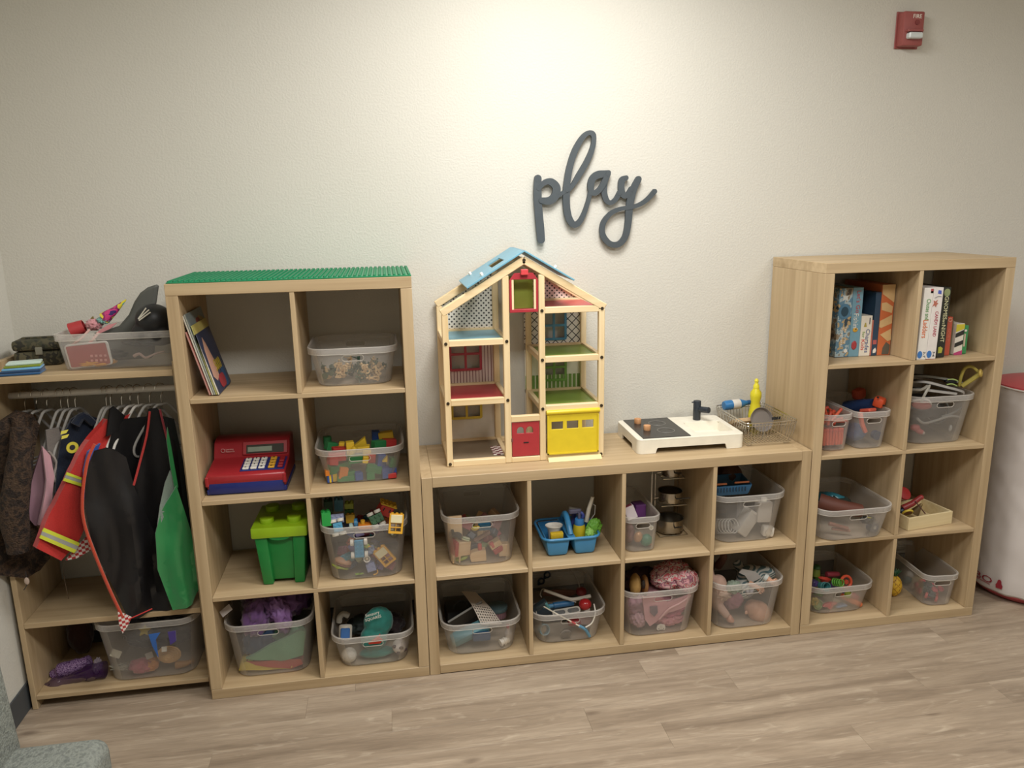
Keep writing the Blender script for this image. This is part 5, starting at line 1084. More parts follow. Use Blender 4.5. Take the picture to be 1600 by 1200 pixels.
T('toy_pan', 'grey toy pan leaning at the back right of the dish rack', 'pan', (2.15, .24, .83), (R(68), 0, R(5)), [('pan', lathe([(0, 0), (.045, 0), (.05, .014), (.048, .014), (.043, .002), (0, .002)], 28), P('#77706a', .35)), ('handle', box((.04, .012, .004), (.065, 0, .012), .001), BLACKP)])

# ---------------------------------------------------------------- low unit, wooden animals and huts
WD = wood('toy_beech', '#c9a77b', '#dcc09a', 'x', 2)
INBIN[0] = BINS['B00']
RDW = P('#a8383a', .5); DKG = P('#454b4a', .5); SAGE = P('#8a9a55', .5)
T('wooden_hut', 'beech toy hut with a red painted side at the left of the animal bin', 'toy', (0.897,0.115,0.449), (0, R(6), R(18)), [('hut_body', box((.05, .05, .055), (.004, 0, 0), .003), WD), ('red_side', prism([(-.034, -.027), (-.021, -.027), (-.021, .027), (-.026, .031), (-.034, .024)], .05, (0, -.025, 0), bev=.001), RDW)])
T('wooden_block', 'rounded beech block with a red peg standing at the bin front', 'block', (0.974,0.1,0.417), (0, R(-2), 0), [('block', prism([(-.028, -.02), (-.032, -.008), (-.032, .006), (-.026, .016), (-.012, .02), (.028, .022), (.028, -.022)], .03, (0, -.015, 0), bev=.001), WD), ('peg', cyl(.008, .025, (.008, 0, .03), bev=.002, seg=16), P('#c2504c', .5))])
T('wooden_block', 'square beech block at the right front of the animal bin', 'block', (1.086,0.12,0.41), (0, R(-3), R(-10)), [('block', box((.042, .03, .05), (0, 0, 0), .003), WD)])
T('wooden_hut', 'beech toy hut with a sloping red roof in the right half of the animal bin', 'toy', (1.045,0.12,0.438), (0, R(-25), R(10)), [('hut_body', box((.045, .035, .022), (0, 0, .012), .002), WD), ('roof', box((.04, .036, .022), (0, 0, -.012), .002), RDW), ('knob', cyl(.008, .022, (-.012, -.012, .02), seg=12, bev=.002), P('#c65c58', .5))])
T('wooden_board', 'upright beech board in the back left of the animal bin', 'board', (0.884,0.14,0.513), (0, 0, R(3)), [('board', box((.055, .012, .1), (0, 0, 0), .002), WD)])
T('wooden_animal', 'dark grey wooden animal on the hut in the animal bin', 'toy animal', (0.894,0.12,0.493), (0, R(12), 0), [('body', prism([(-.022, -.012), (-.012, -.012), (-.01, -.004), (.01, -.004), (.012, -.012), (.022, -.012), (.022, .008), (.008, .014), (-.006, .01), (-.012, .022), (-.02, .02), (-.026, .008)], .014, (0, -.007, 0), bev=.001), DKG)])
T('wooden_animal', 'dark blue-grey wooden animal in the middle of the animal bin', 'toy animal', (0.961,0.13,0.436), (0, R(-8), 0), [('body', prism([(-.022, -.014), (-.012, -.014), (-.01, -.004), (.01, -.004), (.012, -.014), (.022, -.014), (.024, .008), (.01, .014), (-.014, .012), (-.024, .004)], .016, (0, -.008, 0), bev=.001), P('#4a4c58', .5))])
T('wooden_animal', 'striped green and white wooden piece beside the dark grey animal', 'toy animal', (0.93,0.1,0.486), (0, R(22), 0), [('body', box((.03, .014, .014), (0, 0, 0), .003), P('#c9cfae', .5)), ('stripe', box((.031, .0145, .004), (0, 0, .002), .001), P('#5f7f52', .5))])
T('wooden_chair', 'small beech toy stool at the lower left of the animal bin', 'toy', (0.889,0.1,0.397), (0, R(4), R(10)), [('seat', box((.032, .03, .005), (0, 0, .012), .001), WD), ('leg', box((.005, .005, .024), (-.012, -.01, -.002)), WD), ('leg', box((.005, .005, .024), (.012, -.01, -.002)), WD), ('leg', box((.005, .005, .024), (-.012, .01, -.002)), WD), ('leg', box((.005, .005, .024), (.012, .01, -.002)), WD)])
T('wooden_tree', 'green wooden leaf shape on the bottom of the animal bin', 'toy', (0.911,0.11,0.377), (R(20), R(-10), 0), [('leaf', crumple(.028, .014, .008, 41, .15, 2, sub=3), P('#93a83c', .5))])
T('wooden_tree', 'sage green wooden tree at the bottom left of the animal bin', 'toy', (0.867,0.12,0.402), (0, R(8), 0), [('trunk', cyl(.004, .03, (0, 0, -.015), seg=10), WD), ('crown', ball(.014, .008, .022, (0, 0, .01), sub=2), P('#a8a070', .5))])
T('wooden_block', 'pink and beech jointed piece in the middle of the animal bin', 'block', (0.996,0.15,0.468), (0, R(-28), 0), [('block', box((.07, .02, .012), (0, 0, 0), .003), P('#b08f80', .5))])
T('yellow_toy', 'small yellow figure seen through the slot of the animal bin', 'toy', (0.96,0.06,0.541), (0, 0, 0), [('body', ball(.013, .009, .009), P('#c2b03c', .5)), ('head', ball(.007, c=(.012, 0, .003), sub=2), P('#d2b75a', .5))])
T('blue_toy', 'blue box seen through the slot of the animal bin', 'toy', (1.001,0.1,0.53), (0, 0, 0), [('box', box((.045, .03, .022), (0, 0, 0), .002), P('#2a6888', .5))])
ar = random.Random(5)
for i in range(26):
    c = ['#c9a77b', '#a8585a', '#4d5560', '#8a9a60', '#d0b08c', '#a87878'][i % 6]; n = ['beech', 'red', 'slate', 'sage', 'pale', 'rose'][i % 6]
    T('wooden_block', n+' wooden piece deeper in the heap under the dollhouse', 'block', (ar.uniform(.90, 1.07), ar.uniform(.15, .30), .41+.085*(i/26)+ar.uniform(0, .02)), (ar.uniform(-1, 1), ar.uniform(-1, 1), ar.uniform(0, 3)), [('block', box((ar.uniform(.025, .05), .025, ar.uniform(.02, .04)), (0, 0, 0), .003), P(c, .5))], n+' wooden pieces in the animal bin')
INBIN[0] = None

# ---------------------------------------------------------------- blue caddy and its contents
CD = P('#3f87b8', .35)
cxm = 1.328
def comp(sx):
    b = frus(sx-.038, sx+.038, .078, .255, .394, sx-.048, sx+.048, .07, .262, .465, .012)
    bmesh.ops.delete(b, geom=[f for f in b.faces if f.normal.z > .8], context='FACES'); bmesh.ops.solidify(b, geom=b.faces[:], thickness=.003); return b
hdl = tube([(cxm, .095, .468), (cxm-.002, .12, .50), (cxm-.003, .165, .525), (cxm-.002, .21, .50), (cxm, .24, .468)], .011, 12, sm=5)
T('caddy', 'blue plastic cleaning caddy with a centre handle and two compartments', 'caddy', (0, 0, 0), (0, 0, 0),
  [('compartment', comp(1.275), CD), ('compartment', comp(1.381), CD), ('rim', tube([(x, y, .466) for x, y in rrect(.222, .204, .035, 5, cxm, .166)], .005, 8, True), CD), ('bridge', box((.03, .19, .005), (cxm, .166, .466), .002), CD), ('handle', hdl, CD)])
T('white_cup', 'white toy cup with a wide lip in the left side of the caddy', 'cup', (1.278, .155, .428), (R(-6), 0, 0), [('cup', lathe([(0, 0), (.022, 0), (.026, .045), (.034, .055), (.034, .058), (.024, .05), (.02, .004), (0, .004)], 26), WHITEP)])
T('sponge', 'yellow toy sponge at the front left of the caddy', 'sponge', (1.276, .105, .463), (R(8), 0, R(4)), [('sponge', box((.05, .02, .034), (0, 0, 0), .004, seg=2), P('#d8b62a', .8, 0, .15, 90, .5))])
T('spray_bottle', 'yellow toy spray bottle with a blue collar and trigger', 'bottle', (1.372, .135, .412), (0, 0, 0),
  [('bottle', lathe([(0, 0), (.027, 0), (.029, .02), (.022, .075), (.02, .08)], 24), P('#c9b428', .35)), ('collar', cyl(.0195, .026, (0, 0, .09), r2=.017, seg=20, bev=.002), P('#3a7fbe', .35)), ('nozzle', join(box((.048, .016, .018), (-.014, .012, .128), .004), cyl(.006, .03, (0, .0, .112))), P('#5b5a6e', .35)), ('trigger', tube([(.006, .0, .128), (.014, -.005, .118), (.012, -.004, .106)], .006, 8, sm=3), P('#2f3f8c', .35))])
T('toy_squeegee', 'purple and clear toy squeegee head behind the spray bottle', 'squeegee', (1.362, .185, .500), (0, R(10), R(-20)), [('head', box((.05, .018, .02), (0, 0, .03), .004), P('#8a857c', .3)), ('grip', tube([(0, 0, -.03), (0, 0, .022)], .009, 10), P('#3a3f7a', .35))])
T('dustpan_handle', 'long white toy brush handle standing in the right of the caddy', 'brush', (0, 0, 0), (0, 0, 0), [('handle', tube([(1.404,0.15,0.493), (1.414,0.15,0.545), (1.429,0.15,0.593)], [.009, .007], 10), P('#cfc8b8', .4)), ('frame', tube([(1.429,0.16,0.561), (1.442,0.16,0.552), (1.44,0.16,0.517), (1.424,0.16,0.495)], .002, 6), P('#a8a49c', .3))])
T('green_cloth', 'bright green toy cloth at the right end of the caddy', 'cloth', (0, 0, 0), (0, 0, 0), [('fold', crumple(.03, .016, .04, 51, .3, 2.6, (1.425, .12, .475), (0, R(22), 0)), P('#6aa83a', .5)), ('fold', crumple(.018, .014, .026, 52, .4, 3.2, (1.404, .1, .462)), P('#8fc05a', .5))])

# ---------------------------------------------------------------- low unit, perforated sheet bin
INBIN[0] = BINS['B10']
INBIN[0] = None
def strip(Lp, Rp, nr, nc, start, t=.002):
    Ls, Rs = smooth_pts(Lp, nr//2), smooth_pts(Rp, nr//2); b = bmesh.new(); n = len(Ls)
    V = [[b.verts.new(l.lerp(r, j/nc)) for j in range(nc+1)] for l, r in zip(Ls, Rs)]
    for i in range(n-1):
        for j in range(nc):
            if i > n*start and i < n-2 and 0 < j < nc-1 and i % 2 and j % 2: continue
            b.faces.new((V[i][j], V[i][j+1], V[i+1][j+1], V[i+1][j]))
    ex = bmesh.ops.extrude_face_region(b, geom=b.faces[:]); bmesh.ops.translate(b, verts=[v for v in ex['geom'] if isinstance(v, bmesh.types.BMVert)], vec=(0, t, -t)); bmesh.ops.recalc_face_normals(b, faces=b.faces[:]); return b
T('perforated_sheet', 'curved white perforated toy sheet rising out of its bin', 'sheet', (0, 0, 0), (0, 0, 0),
  [('sheet', strip([(0.919,0.25,0.196), (0.949,0.16,0.182), (0.977,0.09,0.134)], [(0.975,0.25,0.187), (1.024,0.16,0.16), (1.058,0.09,0.127)], 30, 17, .42), P('#cbc0b2', .5))])
INBIN[0] = BINS['B10']
T('patterned_box', 'round box with a teal lid and pink striped side at the back of the bin', 'box', (1.055,0.2,0.13), (0, 0, 0), [('side', cyl(.036, .026, (0, 0, -.014), seg=28), pattern('pink_stripe_card', 'stripes', '#8c6a70', '#57434f', 130, 'xz')), ('lid', cyl(.04, .016, (0, 0, .008), seg=28, bev=.002), P('#4c6063', .5))])
T('teal_folder', 'teal plastic toy tray lying in the bottom of the perforated sheet bin', 'tray', (0.935,0.12,0.023), (R(30), R(-18), R(8)), [('tray', box((.16, .05, .05), (0, 0, 0), .016, seg=2), P('#5b8f99', .5))])
T('folding_screen', 'grey flat panel standing diagonally on the left of the bin', 'panel', (0.913,0.2,0.103), (R(-50), R(-24), R(10)), [('panel', box((.15, .12, .006), (0, 0, 0), .002), P('#555350', .5)), ('edge', box((.152, .004, .008), (0, -.06, 0), .001), P('#7c7a74', .5))])
T('blue_toy', 'dark blue toy behind the slot of the perforated sheet bin', 'toy', (0.976,0.09,0.085), (0, 0, 0), [('body', box((.07, .03, .03), (0, 0, 0), .008, seg=2), P('#20466e', .4))])
T('white_spool', 'white ribbed toy spool at the right front of the bin', 'toy', (1.063,0.083,0.041), (0, R(80), R(20)), [('spool', lathe([(0, -.018), (.014, -.018), (.015, -.013), (.012, -.011), (.012, -.004), (.015, -.002), (.015, .003), (.012, .005), (.012, .012), (.015, .014), (.014, .018), (0, .018)], 22), WHITEP)])
T('white_bottle', 'white and clear toy bottle with a pink neck above the spool', 'bottle', (1.082,0.09,0.084), (R(10), R(-5), 0), [('bottle', lathe([(0, -.025), (.014, -.025), (.015, .008), (.007, .02), (.006, .03)], 20), P('#b9b2ae', .35)), ('cap', cyl(.007, .012, (0, 0, .036), seg=12), P('#a04c5c', .4))])
T('dark_tubs', 'black toy case at the back left of the perforated sheet bin', 'case', (.90, .28, .05), (0, 0, R(5)), [('case', box((.12, .09, .07), (0, 0, .035), .01, seg=2), P('#26282a', .5)), ('case_handle', torus(.03, .003, (0, -.02, .07), (R(90), 0, 0), a1=180), P('#4a4c4c', .5))])

# ---------------------------------------------------------------- low unit, doctor tools
INBIN[0] = None
RG = P('#9c1f22', .22)
T('red_ball_pump', 'glossy red toy bulb with a white tube resting on the doctor tools', 'toy', (1.387,0.1,0.17), (0, 0, 0), [('bulb', ball(.025, .024, .022), RG), ('collar', box((.022, .016, .016), (.006, -.008, -.02), .003), P('#a8a29c', .35))])
T('white_hose', 'thin white hose curling from the red bulb over the bin rim', 'hose', (0, 0, 0), (0, 0, 0), [('hose', tube([(1.416,0.075,0.181), (1.413,0.045,0.159), (1.398,0.036,0.125), (1.372,0.034,0.11)], .0028, 8, sm=4), P('#c8c2b6', .4))])
INBIN[0] = None
T('red_ball_pump', 'darker red toy knob behind the glossy bulb', 'toy', (1.397,0.2,0.172), (0, 0, 0), [('knob', ball(.022, .022, .018), P('#6d1c1e', .35)), ('wire', tube([(-.006, 0, .016), (-.01, .02, .04), (-.03, .06, .07), (-.045, .09, .09)], .0022, 6, sm=3), P('#8a867c', .4))])
T('toy_spatula', 'long white toy crutch-shaped stick across the doctor tools', 'toy', (0, 0, 0), (0, 0, 0), [('shaft', tube([(1.232,0.14,0.226), (1.283,0.14,0.201), (1.335,0.14,0.176), (1.374,0.14,0.175), (1.42,0.14,0.181)], [.006, .008], 8, sm=3), P('#aaa294', .5))])
T('toy_reflex_hammer', 'white stick with a red tip lying diagonally across the bin rim', 'toy', (0, 0, 0), (0, 0, 0), [('stick', tube([(1.217,0.09,0.186), (1.257,0.045,0.176), (1.347,0.033,0.119)], .0028, 8), P('#cfc8b6', .4)), ('red_tip', tube([(1.317,0.034,0.14), (1.332,0.033,0.13)], .0034, 8), P('#b0484a', .4)), ('blue_head', tube([(1.347,0.033,0.119), (1.374,0.042,0.095), (1.393,0.054,0.058)], .006, 8, sm=3), P('#5c90ae', .4))])
T('toy_otoscope', 'dark and teal toy otoscope at the left of the doctor tools', 'toy', (1.211,0.1,0.186), (0, R(-30), 0), [('head', box((.05, .03, .022), (0, 0, 0), .005, seg=2), P('#1f2b30', .35)), ('grip', box((.012, .02, .034), (.02, -.008, -.012), .004), P('#4b7d80', .4))])
T('toy_glasses', 'white toy frames with a clear front lying on the doctor tools', 'glasses', (1.309,0.085,0.157), (R(-65), R(-4), 0), [('front', prism(rrect(.11, .03, .012, 4), .002, holes=[rrect(.045, .02, .009, 4, -.027, 0), rrect(.045, .02, .009, 4, .027, 0)]), P('#aaa69c', .35)), ('lens', box((.1, .001, .024), (0, .001, 0)), CLEAR)])
T('white_wire', 'white wire loop lying at the front left rim of the doctor bin', 'wire', (0, 0, 0), (0, 0, 0), [('wire', tube([(1.193,0.1,0.161), (1.19,0.06,0.167), (1.22,0.06,0.161), (1.263,0.06,0.154)], .0018, 6, sm=3), P('#c2bcb0', .4))])
T('bent_wire', 'thin white curved wire above the otoscope', 'wire', (0, 0, 0), (0, 0, 0), [('wire', tube([(1.226,0.16,0.186), (1.221,0.16,0.2), (1.234,0.16,0.221), (1.265,0.15,0.201), (1.356,0.12,0.171)], .0022, 6, sm=4), P('#8f8a80', .4))])
INBIN[0] = BINS['B11']
T('toy_scope', 'dark clear dome at the bottom front of the doctor bin', 'toy', (1.306,0.085,0.039), (R(-70), 0, 0), [('dome', lathe([(0, .014), (.012, .011), (.02, .002), (.021, -.006), (.018, -.01), (0, -.01)], 26), P('#5c5652', .12)), ('rim', torus(.02, .002, (0, 0, -.005)), P('#8a827c', .3))])
T('blue_tool', 'blue toy syringe lying under the spectacles in the doctor bin', 'toy', (1.309,0.14,0.157), (0, R(92), R(8)), [('barrel', cyl(.012, .085, seg=16, bev=.002), P('#24567e', .4)), ('plunger', cyl(.008, .05, (0, 0, -.06), seg=14), P('#3f7397', .4))])
T('blue_tool', 'pale blue toy cuff at the lower left of the doctor bin', 'toy', (1.208,0.09,0.086), (R(70), 0, R(20)), [('cuff', lathe([(.018, -.01), (.022, -.01), (.022, .01), (.018, .01), (.018, -.01)], 22), P('#7c9aa6', .4))])
T('red_tool', 'red toy case behind the slot of the doctor bin', 'toy', (1.346,0.11,0.092), (0, 0, 0), [('case', box((.05, .03, .02), (0, 0, 0), .004), P('#8c2c2e', .4))])
T('white_tools', 'pale pink toy thermometer case in the right of the doctor bin', 'toy', (1.39, .16, .07), (0, R(20), R(20)), [('case', box((.07, .04, .03), (0, 0, 0), .006), P('#a88a86', .5))])
T('brown_board', 'brown curved board at the back of the doctor bin', 'board', (1.327,0.22,0.16), (R(20), R(8), 0), [('board', prism([(-.08, -.02), (.02, -.022), (.06, 0), (.055, .018), (-.03, .016), (-.085, .004)], .005, bev=.001), P('#5c3b2a', .5))])
T('toy_case', 'blue toy doctor case filling the back of the bin', 'case', (1.28, .25, .046), (0, 0, 0), [('case', box((.16, .1, .085), (0, 0, .0425), .01, seg=2), P('#2e3c48', .5)), ('case_lid', box((.162, .102, .01), (0, 0, .088), .003), P('#77716a', .5))])
INBIN[0] = None
for k, (p, lb) in enumerate((((1.291,0.36,0.176), 'small dark blue clip at the back wall, upper of the two'), ((1.262,0.34,0.16), 'small dark blue clip at the back of the doctor bin, lower of the two'))):
    T('blue_clip', lb, 'clip', p, (0, 0, 0), [('clip', torus(.012, .004, (0, 0, 0), (R(90), 0, 0))  , P('#22303f', .4)), ('tab', box((.012, .006, .012), (-.01, 0, -.012), .002), P('#22303f', .4))])

# ---------------------------------------------------------------- narrow bin and steel pots
INBIN[0] = BINS['B02']
T('toy_egg', 'copper coloured toy egg in the narrow bin', 'egg', (1.592,0.085,0.44), (R(10), R(12), 0), [('egg', ball(.017, .016, .023), P('#b58a62', .35, .3))])
T('green_toy', 'green plastic toy in the lower right of the narrow bin', 'toy', (1.635,0.09,0.418), (0, R(20), 0), [('body', crumple(.022, .02, .024, 61, .2, 2, sub=3), P('#3d7a60', .45))])
T('orange_toy', 'small orange toy at the bottom right of the narrow bin', 'toy', (1.66,0.1,0.393), (0, 0, 0), [('body', box((.016, .02, .024), (0, 0, 0), .003), P('#b57a52', .45))])
T('brown_toy', 'brown rounded toy at the left of the narrow bin', 'toy', (1.567,0.12,0.446), (0, 0, 0), [('body', crumple(.022, .03, .04, 62, .15, 2, sub=3), P('#7b5550', .5))])
T('white_carton', 'white card box with a red end sticking out of the narrow bin', 'box', (1.559,0.09,0.543), (R(-10), R(-20), 0), [('carton', box((.04, .03, .05), (0, 0, 0), .001), P('#c9bfc2', .6)), ('flap', box((.032, .022, .002), (0, 0, .0258)), P('#7a3540', .6))])
T('purple_box', 'purple box inside the back of the narrow bin', 'box', (1.656,0.2,0.502), (0, 0, R(5)), [('box', box((.045, .05, .06), (0, 0, 0), .003), P('#5c2b6c', .5))])
INBIN[0] = None
T('white_button', 'round white token hanging in front of the narrow bin slot', 'token', (1.631,0.05,0.49), (R(80), 0, 0), [('disc', cyl(.0095, .003, seg=24, bev=.0008), P('#d6d0c2', .3)), ('dimple', cyl(.005, .0036, seg=18), P('#c0b8a6', .4))])
px_, py_ = 1.767, .215
def pot(z, r, h, lb, hd):
    T('toy_pot', lb, 'pot', (px_, py_, z), (0, 0, 0), [('pot', lathe([(0, 0), (r*.92, 0), (r, .006), (r, h), (r+.0025, h+.001), (r-.0015, h-.001), (r-.002, .006), (0, .003)], 36), STEEL), ('handle', tube([(hd*.2, -r, h*.55), (hd*.2, -r-.015, h*.7), (hd, -r-.045, h*.95)], .0028, 8, sm=2), P('#2b2824', .4))])
pot(.3995, .055, .055, 'largest steel toy pot on the bottom shelf of the pot stand', .01)
pot(.5245, .048, .045, 'middle steel toy pan on the second shelf of the pot stand', .045)
pot(.6345, .038, .036, 'small steel toy pot near the top of the pot stand', .01)
ps = []
for z, r in ((.3965, .058), (.5215, .052), (.6315, .044)):
    ps.append(('shelf_ring', tube([(px_-r, py_-r*.9, z), (px_+r, py_-r*.9, z), (px_+r, py_+r*.9, z), (px_-r, py_+r*.9, z)], .0022, 6, True), CHROME)); ps.append(('cross_wire', tube([(px_-r, py_, z), (px_+r, py_, z)], .0018, 6), CHROME))
for sx in (-1, 1): ps.append(('upright', tube([(px_+sx*.055, py_+.055, .3945), (px_+sx*.055, py_+.06, .69), (px_+sx*.03, py_+.06, .705), (px_, py_+.06, .708)], .0024, 8), CHROME))
for sx in (-1, 1): ps.append(('upright', tube([(px_-.05+.008*sx, py_+.058, .3945), (px_-.05+.008*sx, py_+.058, .62)], .0016, 6), CHROME))
T('pot_stand', 'chrome wire stand holding the steel toy pots', 'stand', (0, 0, 0), (0, 0, 0), ps)

# ---------------------------------------------------------------- pink doll clothes
INBIN[0] = BINS['B12']
PK = blotch('pink_flower_print', ['#c98a92', '#d9b3b3', '#c9606c', '#d6c4bc', '#9a6474', '#dba3a8', '#d8bcb8'], 30, .7)
T('flowered_cloth', 'pink flower print doll blanket hanging out of its bin', 'cloth', (0, 0, 0), (0, 0, 0), [('fold', crumple(.085, .07, .05, 71, .2, 2.4, (1.755, .15, .235), (0, R(-10), 0)), PK), ('fold', crumple(.045, .03, .05, 72, .25, 2.4, (1.80, .09, .235), (0, R(-40), 0)), PK)])
INBIN[0] = None
T('pink_bib', 'pale pink doll bib with a hole hanging down inside the bin', 'bib', (0, 0, 0), (0, 0, 0), [('bib', drape([(1.603,0.05,0.201), (1.671,0.05,0.194), (1.711,0.05,0.168), (1.802,0.05,0.191), (1.784,0.055,0.141), (1.714,0.055,0.121), (1.671,0.058,0.091), (1.638,0.06,0.071), (1.618,0.058,0.102)], .012, .006, 50, 8), P('#c8969a', .7)), ('strap', tube([(1.802,0.05,0.191), (1.755,0.05,0.161), (1.711,0.05,0.141), (1.675,0.055,0.098)], .004, 6, sm=4), P('#d3a8a6', .6)), ('neck_opening', drape([(1.633,0.045,0.163), (1.662,0.045,0.162), (1.665,0.045,0.135), (1.65,0.045,0.117), (1.634,0.045,0.138)], .003, 0, grid=.05), P('#6a5a62', .8))])
INBIN[0] = BINS['B12']
T('pink_shorts', 'bright pink doll garment at the lower right of the bin', 'clothes', (0, 0, 0), (0, 0, 0), [('fold', crumple(.06, .035, .028, 73, .4, 3, (1.765, .11, .105), (0, R(-15), 0)), P('#bf6a84', .6)), ('fold', crumple(.06, .03, .022, 74, .45, 3, (1.755, .10, .07)), P('#c8868e', .6))])
T('mauve_clothes', 'mauve doll clothes in the lower left of the bin', 'clothes', (0, 0, 0), (0, 0, 0), [('fold', crumple(.045, .04, .055, 75, .3, 3, (1.605, .12, .12)), P('#a27884', .7)), ('fold', crumple(.03, .03, .03, 76, .4, 3, (1.60, .09, .09)), P('#b08a90', .7))])
T('toy_bread', 'yellow-tan toy shoe pair standing in the left of the doll clothes', 'shoe', (0, 0, 0), (0, 0, 0), [('upper', crumple(.022, .03, .05, 77, .1, 2, (1.60, .13, .215), sub=3), P('#b08c50', .6)), ('upper', crumple(.014, .03, .045, 78, .1, 2, (1.642, .14, .205), sub=3), P('#9a6e40', .6)), ('opening', ball(.008, .01, .02, (1.626, .11, .225), sub=2), P('#2c221c', .7))])
T('dark_clothes', 'dark doll clothes at the back of the pink clothes bin', 'clothes', (0, 0, 0), (0, 0, 0), [('fold', crumple(.1, .06, .07, 79, .2, 2.2, (1.67, .26, .15)), P('#4e3b42', .8))])
T('pink_filler', 'dusty pink blanket in the middle of the doll clothes bin', 'blanket', (0, 0, 0), (0, 0, 0), [('fold', crumple(.1, .06, .06, 80, .2, 2.2, (1.68, .17, .12)), P('#a3767c', .8))])
T('pacifier', 'white toy pacifier at the bottom front of the doll clothes bin', 'pacifier', (1.689,0.068,0.033), (R(-12), 0, 0),
  [('shield', prism([(-.019, -.002), (-.015, .011), (0, .015), (.015, .011), (.019, -.002), (.014, -.011), (.005, -.008), (-.005, -.008), (-.014, -.011)], .004, bev=.001), P('#dcd6ca', .35)), ('hole', cyl(.002, .0046, (-.010, .002, -.004), (R(90), 0, 0), seg=8), BLACKP), ('hole', cyl(.002, .0046, (.010, .002, -.004), (R(90), 0, 0), seg=8), BLACKP), ('knob', cyl(.006, .004, (0, -.001, .003), (R(90), 0, 0), seg=16), P('#c9c2b4', .35))])

# ---------------------------------------------------------------- blue basket bin
INBIN[0] = BINS['B03']
def basket():
    b = frus(-.075, .075, -.05, .05, 0, -.088, .088, -.06, .06, .045, .004); bmesh.ops.delete(b, geom=[f for f in b.faces if f.normal.z > .8], context='FACES'); bmesh.ops.solidify(b, geom=b.faces[:], thickness=.003); return b
INBIN[0] = None
T('blue_basket', 'blue toy shopping basket with orange handles on top of the bin', 'basket', (1.975, .16, .572), (R(3), R(-2), R(-6)), [('basket', basket(), P('#2c5f85', .45)), ('handle', box((.07, .008, .008), (-.045, -.05, .05), .003), P('#b5683c', .45)), ('handle', box((.06, .008, .008), (.05, -.045, .05), .003), P('#b5683c', .45))] + [('slot', box((.004, .002, .018), (-.06+.012*k, -.0585, .028)), P('#173349', .5)) for k in range(11)])
T('brown_toy', 'dark brown dome behind the blue basket', 'toy', (2.03, .25, .60), (0, 0, 0), [('dome', crumple(.055, .045, .05, 81, .06, 2), P('#4a2f20', .6))])
INBIN[0] = BINS['B03']
T('white_container', 'white toy container lying slanted in the middle of the bin', 'container', (2.041,0.11,0.451), (0, R(38), R(10)), [('container', box((.055, .05, .1), (0, 0, 0), .006, seg=2), P('#bfb9b0', .4)), ('lid', box((.057, .052, .012), (0, 0, .05), .003), P('#cfc9c0', .4))])
T('white_container', 'white toy carton upright behind the bin slot', 'container', (2.109,0.1,0.498), (0, R(3), 0), [('container', box((.06, .04, .085), (0, 0, 0), .006, seg=2), P('#c2bbb2', .4)), ('lid', cyl(.012, .012, (0, 0, .048), seg=14), WHITEP)])
T('white_shaker', 'square white toy shaker at the bottom right of the bin', 'shaker', (2.136,0.085,0.418), (0, R(6), R(-8)), [('shaker', box((.046, .035, .042), (0, 0, 0), .008, seg=2), P('#d2ccc2', .4)), ('lid_ring', torus(.013, .0015, (0, -.018, 0), (R(90), 0, 0)), P('#bdb6aa', .4))])
T('clear_tumbler', 'ribbed clear tumbler lying at the lower left of the bin', 'tumbler', (1.965,0.1,0.43), (R(70), R(0), R(25)), [('tumbler', lathe([(0, -.045), (.026, -.045), (.0275, -.036), (.025, -.031), (.0275, -.024), (.025, -.018), (.028, -.010), (.0255, -.004), (.0285, .004), (.026, .01), (.029, .018), (.0265, .026), (.030, .045), (.0285, .045)], 26), CLEAR)] + [('rib', torus(.028, .0016, (0, 0, z)), P('#cfccc6', .25)) for z in (-.044, -.028, -.012, .004, .02, .036)])
T('white_box', 'pale grey box in the back of the blue basket bin', 'box', (2.09, .25, .40), (0, 0, R(8)), [('box', box((.09, .09, .11), (0, 0, .055), .006), P('#8f8a84', .5))])
INBIN[0] = None

# ---------------------------------------------------------------- baby dolls
SKIN = P('#c2957a', .5, 0, .06, 12); SKIN2 = P('#b98a74', .5, 0, .06, 12)
STR = pattern('grey_teal_stripes', 'diag', '#b5b5ae', '#4f6669', 85, 'xz'); 
head = blend(join(ball(.046, .046, .043, (2.112,0.095,0.064), (0, .3, 0)), ball(.036, .036, .034, (2.089,0.095,0.081)), ball(.007, .005, .010, (2.043,0.063,0.083))), .003)
torso = blend(join(ball(.062, .055, .062, (2.102,0.15,0.179)), ball(.05, .045, .04, (2.055,0.13,0.151)), tube([(2.132,0.14,0.216), (2.155,0.12,0.223), (2.159,0.09,0.218)], [.026, .019], 12, sm=3), tube([(2.081,0.16,0.197), (2.074,0.2,0.212), (2.066,0.22,0.229)], [.024, .018], 12, sm=3)), .004)
def hand(c, d, s=1.0, m=1):
    c = Vector(c); d = Vector(d).normalized(); u = Vector((0, -1, .3)).cross(d).normalized(); w = d.cross(u)
    fs = [ball(.011*s, .008*s, .010*s, c, sub=2)]
    for k, l in zip((-1.5, -.5, .5, 1.5), (.013, .016, .015, .011)):
        a = c+u*(k*.0048*s)+d*.006*s; fs.append(tube([a, a+d*l*.5*s+w*.001, a+d*l*s-w*.004*s], [.0028*s, .002*s], 8))
    fs.append(tube([c+u*.008*m*s, c+u*.014*m*s+d*.006*s, c+u*.013*m*s+d*.012*s], [.0032*s, .0022*s], 8))
    return blend(join(*fs), .0011, 2)
c1 = Vector((2.127,0.03,0.226)); c2 = Vector((2.08,0.035,0.198))
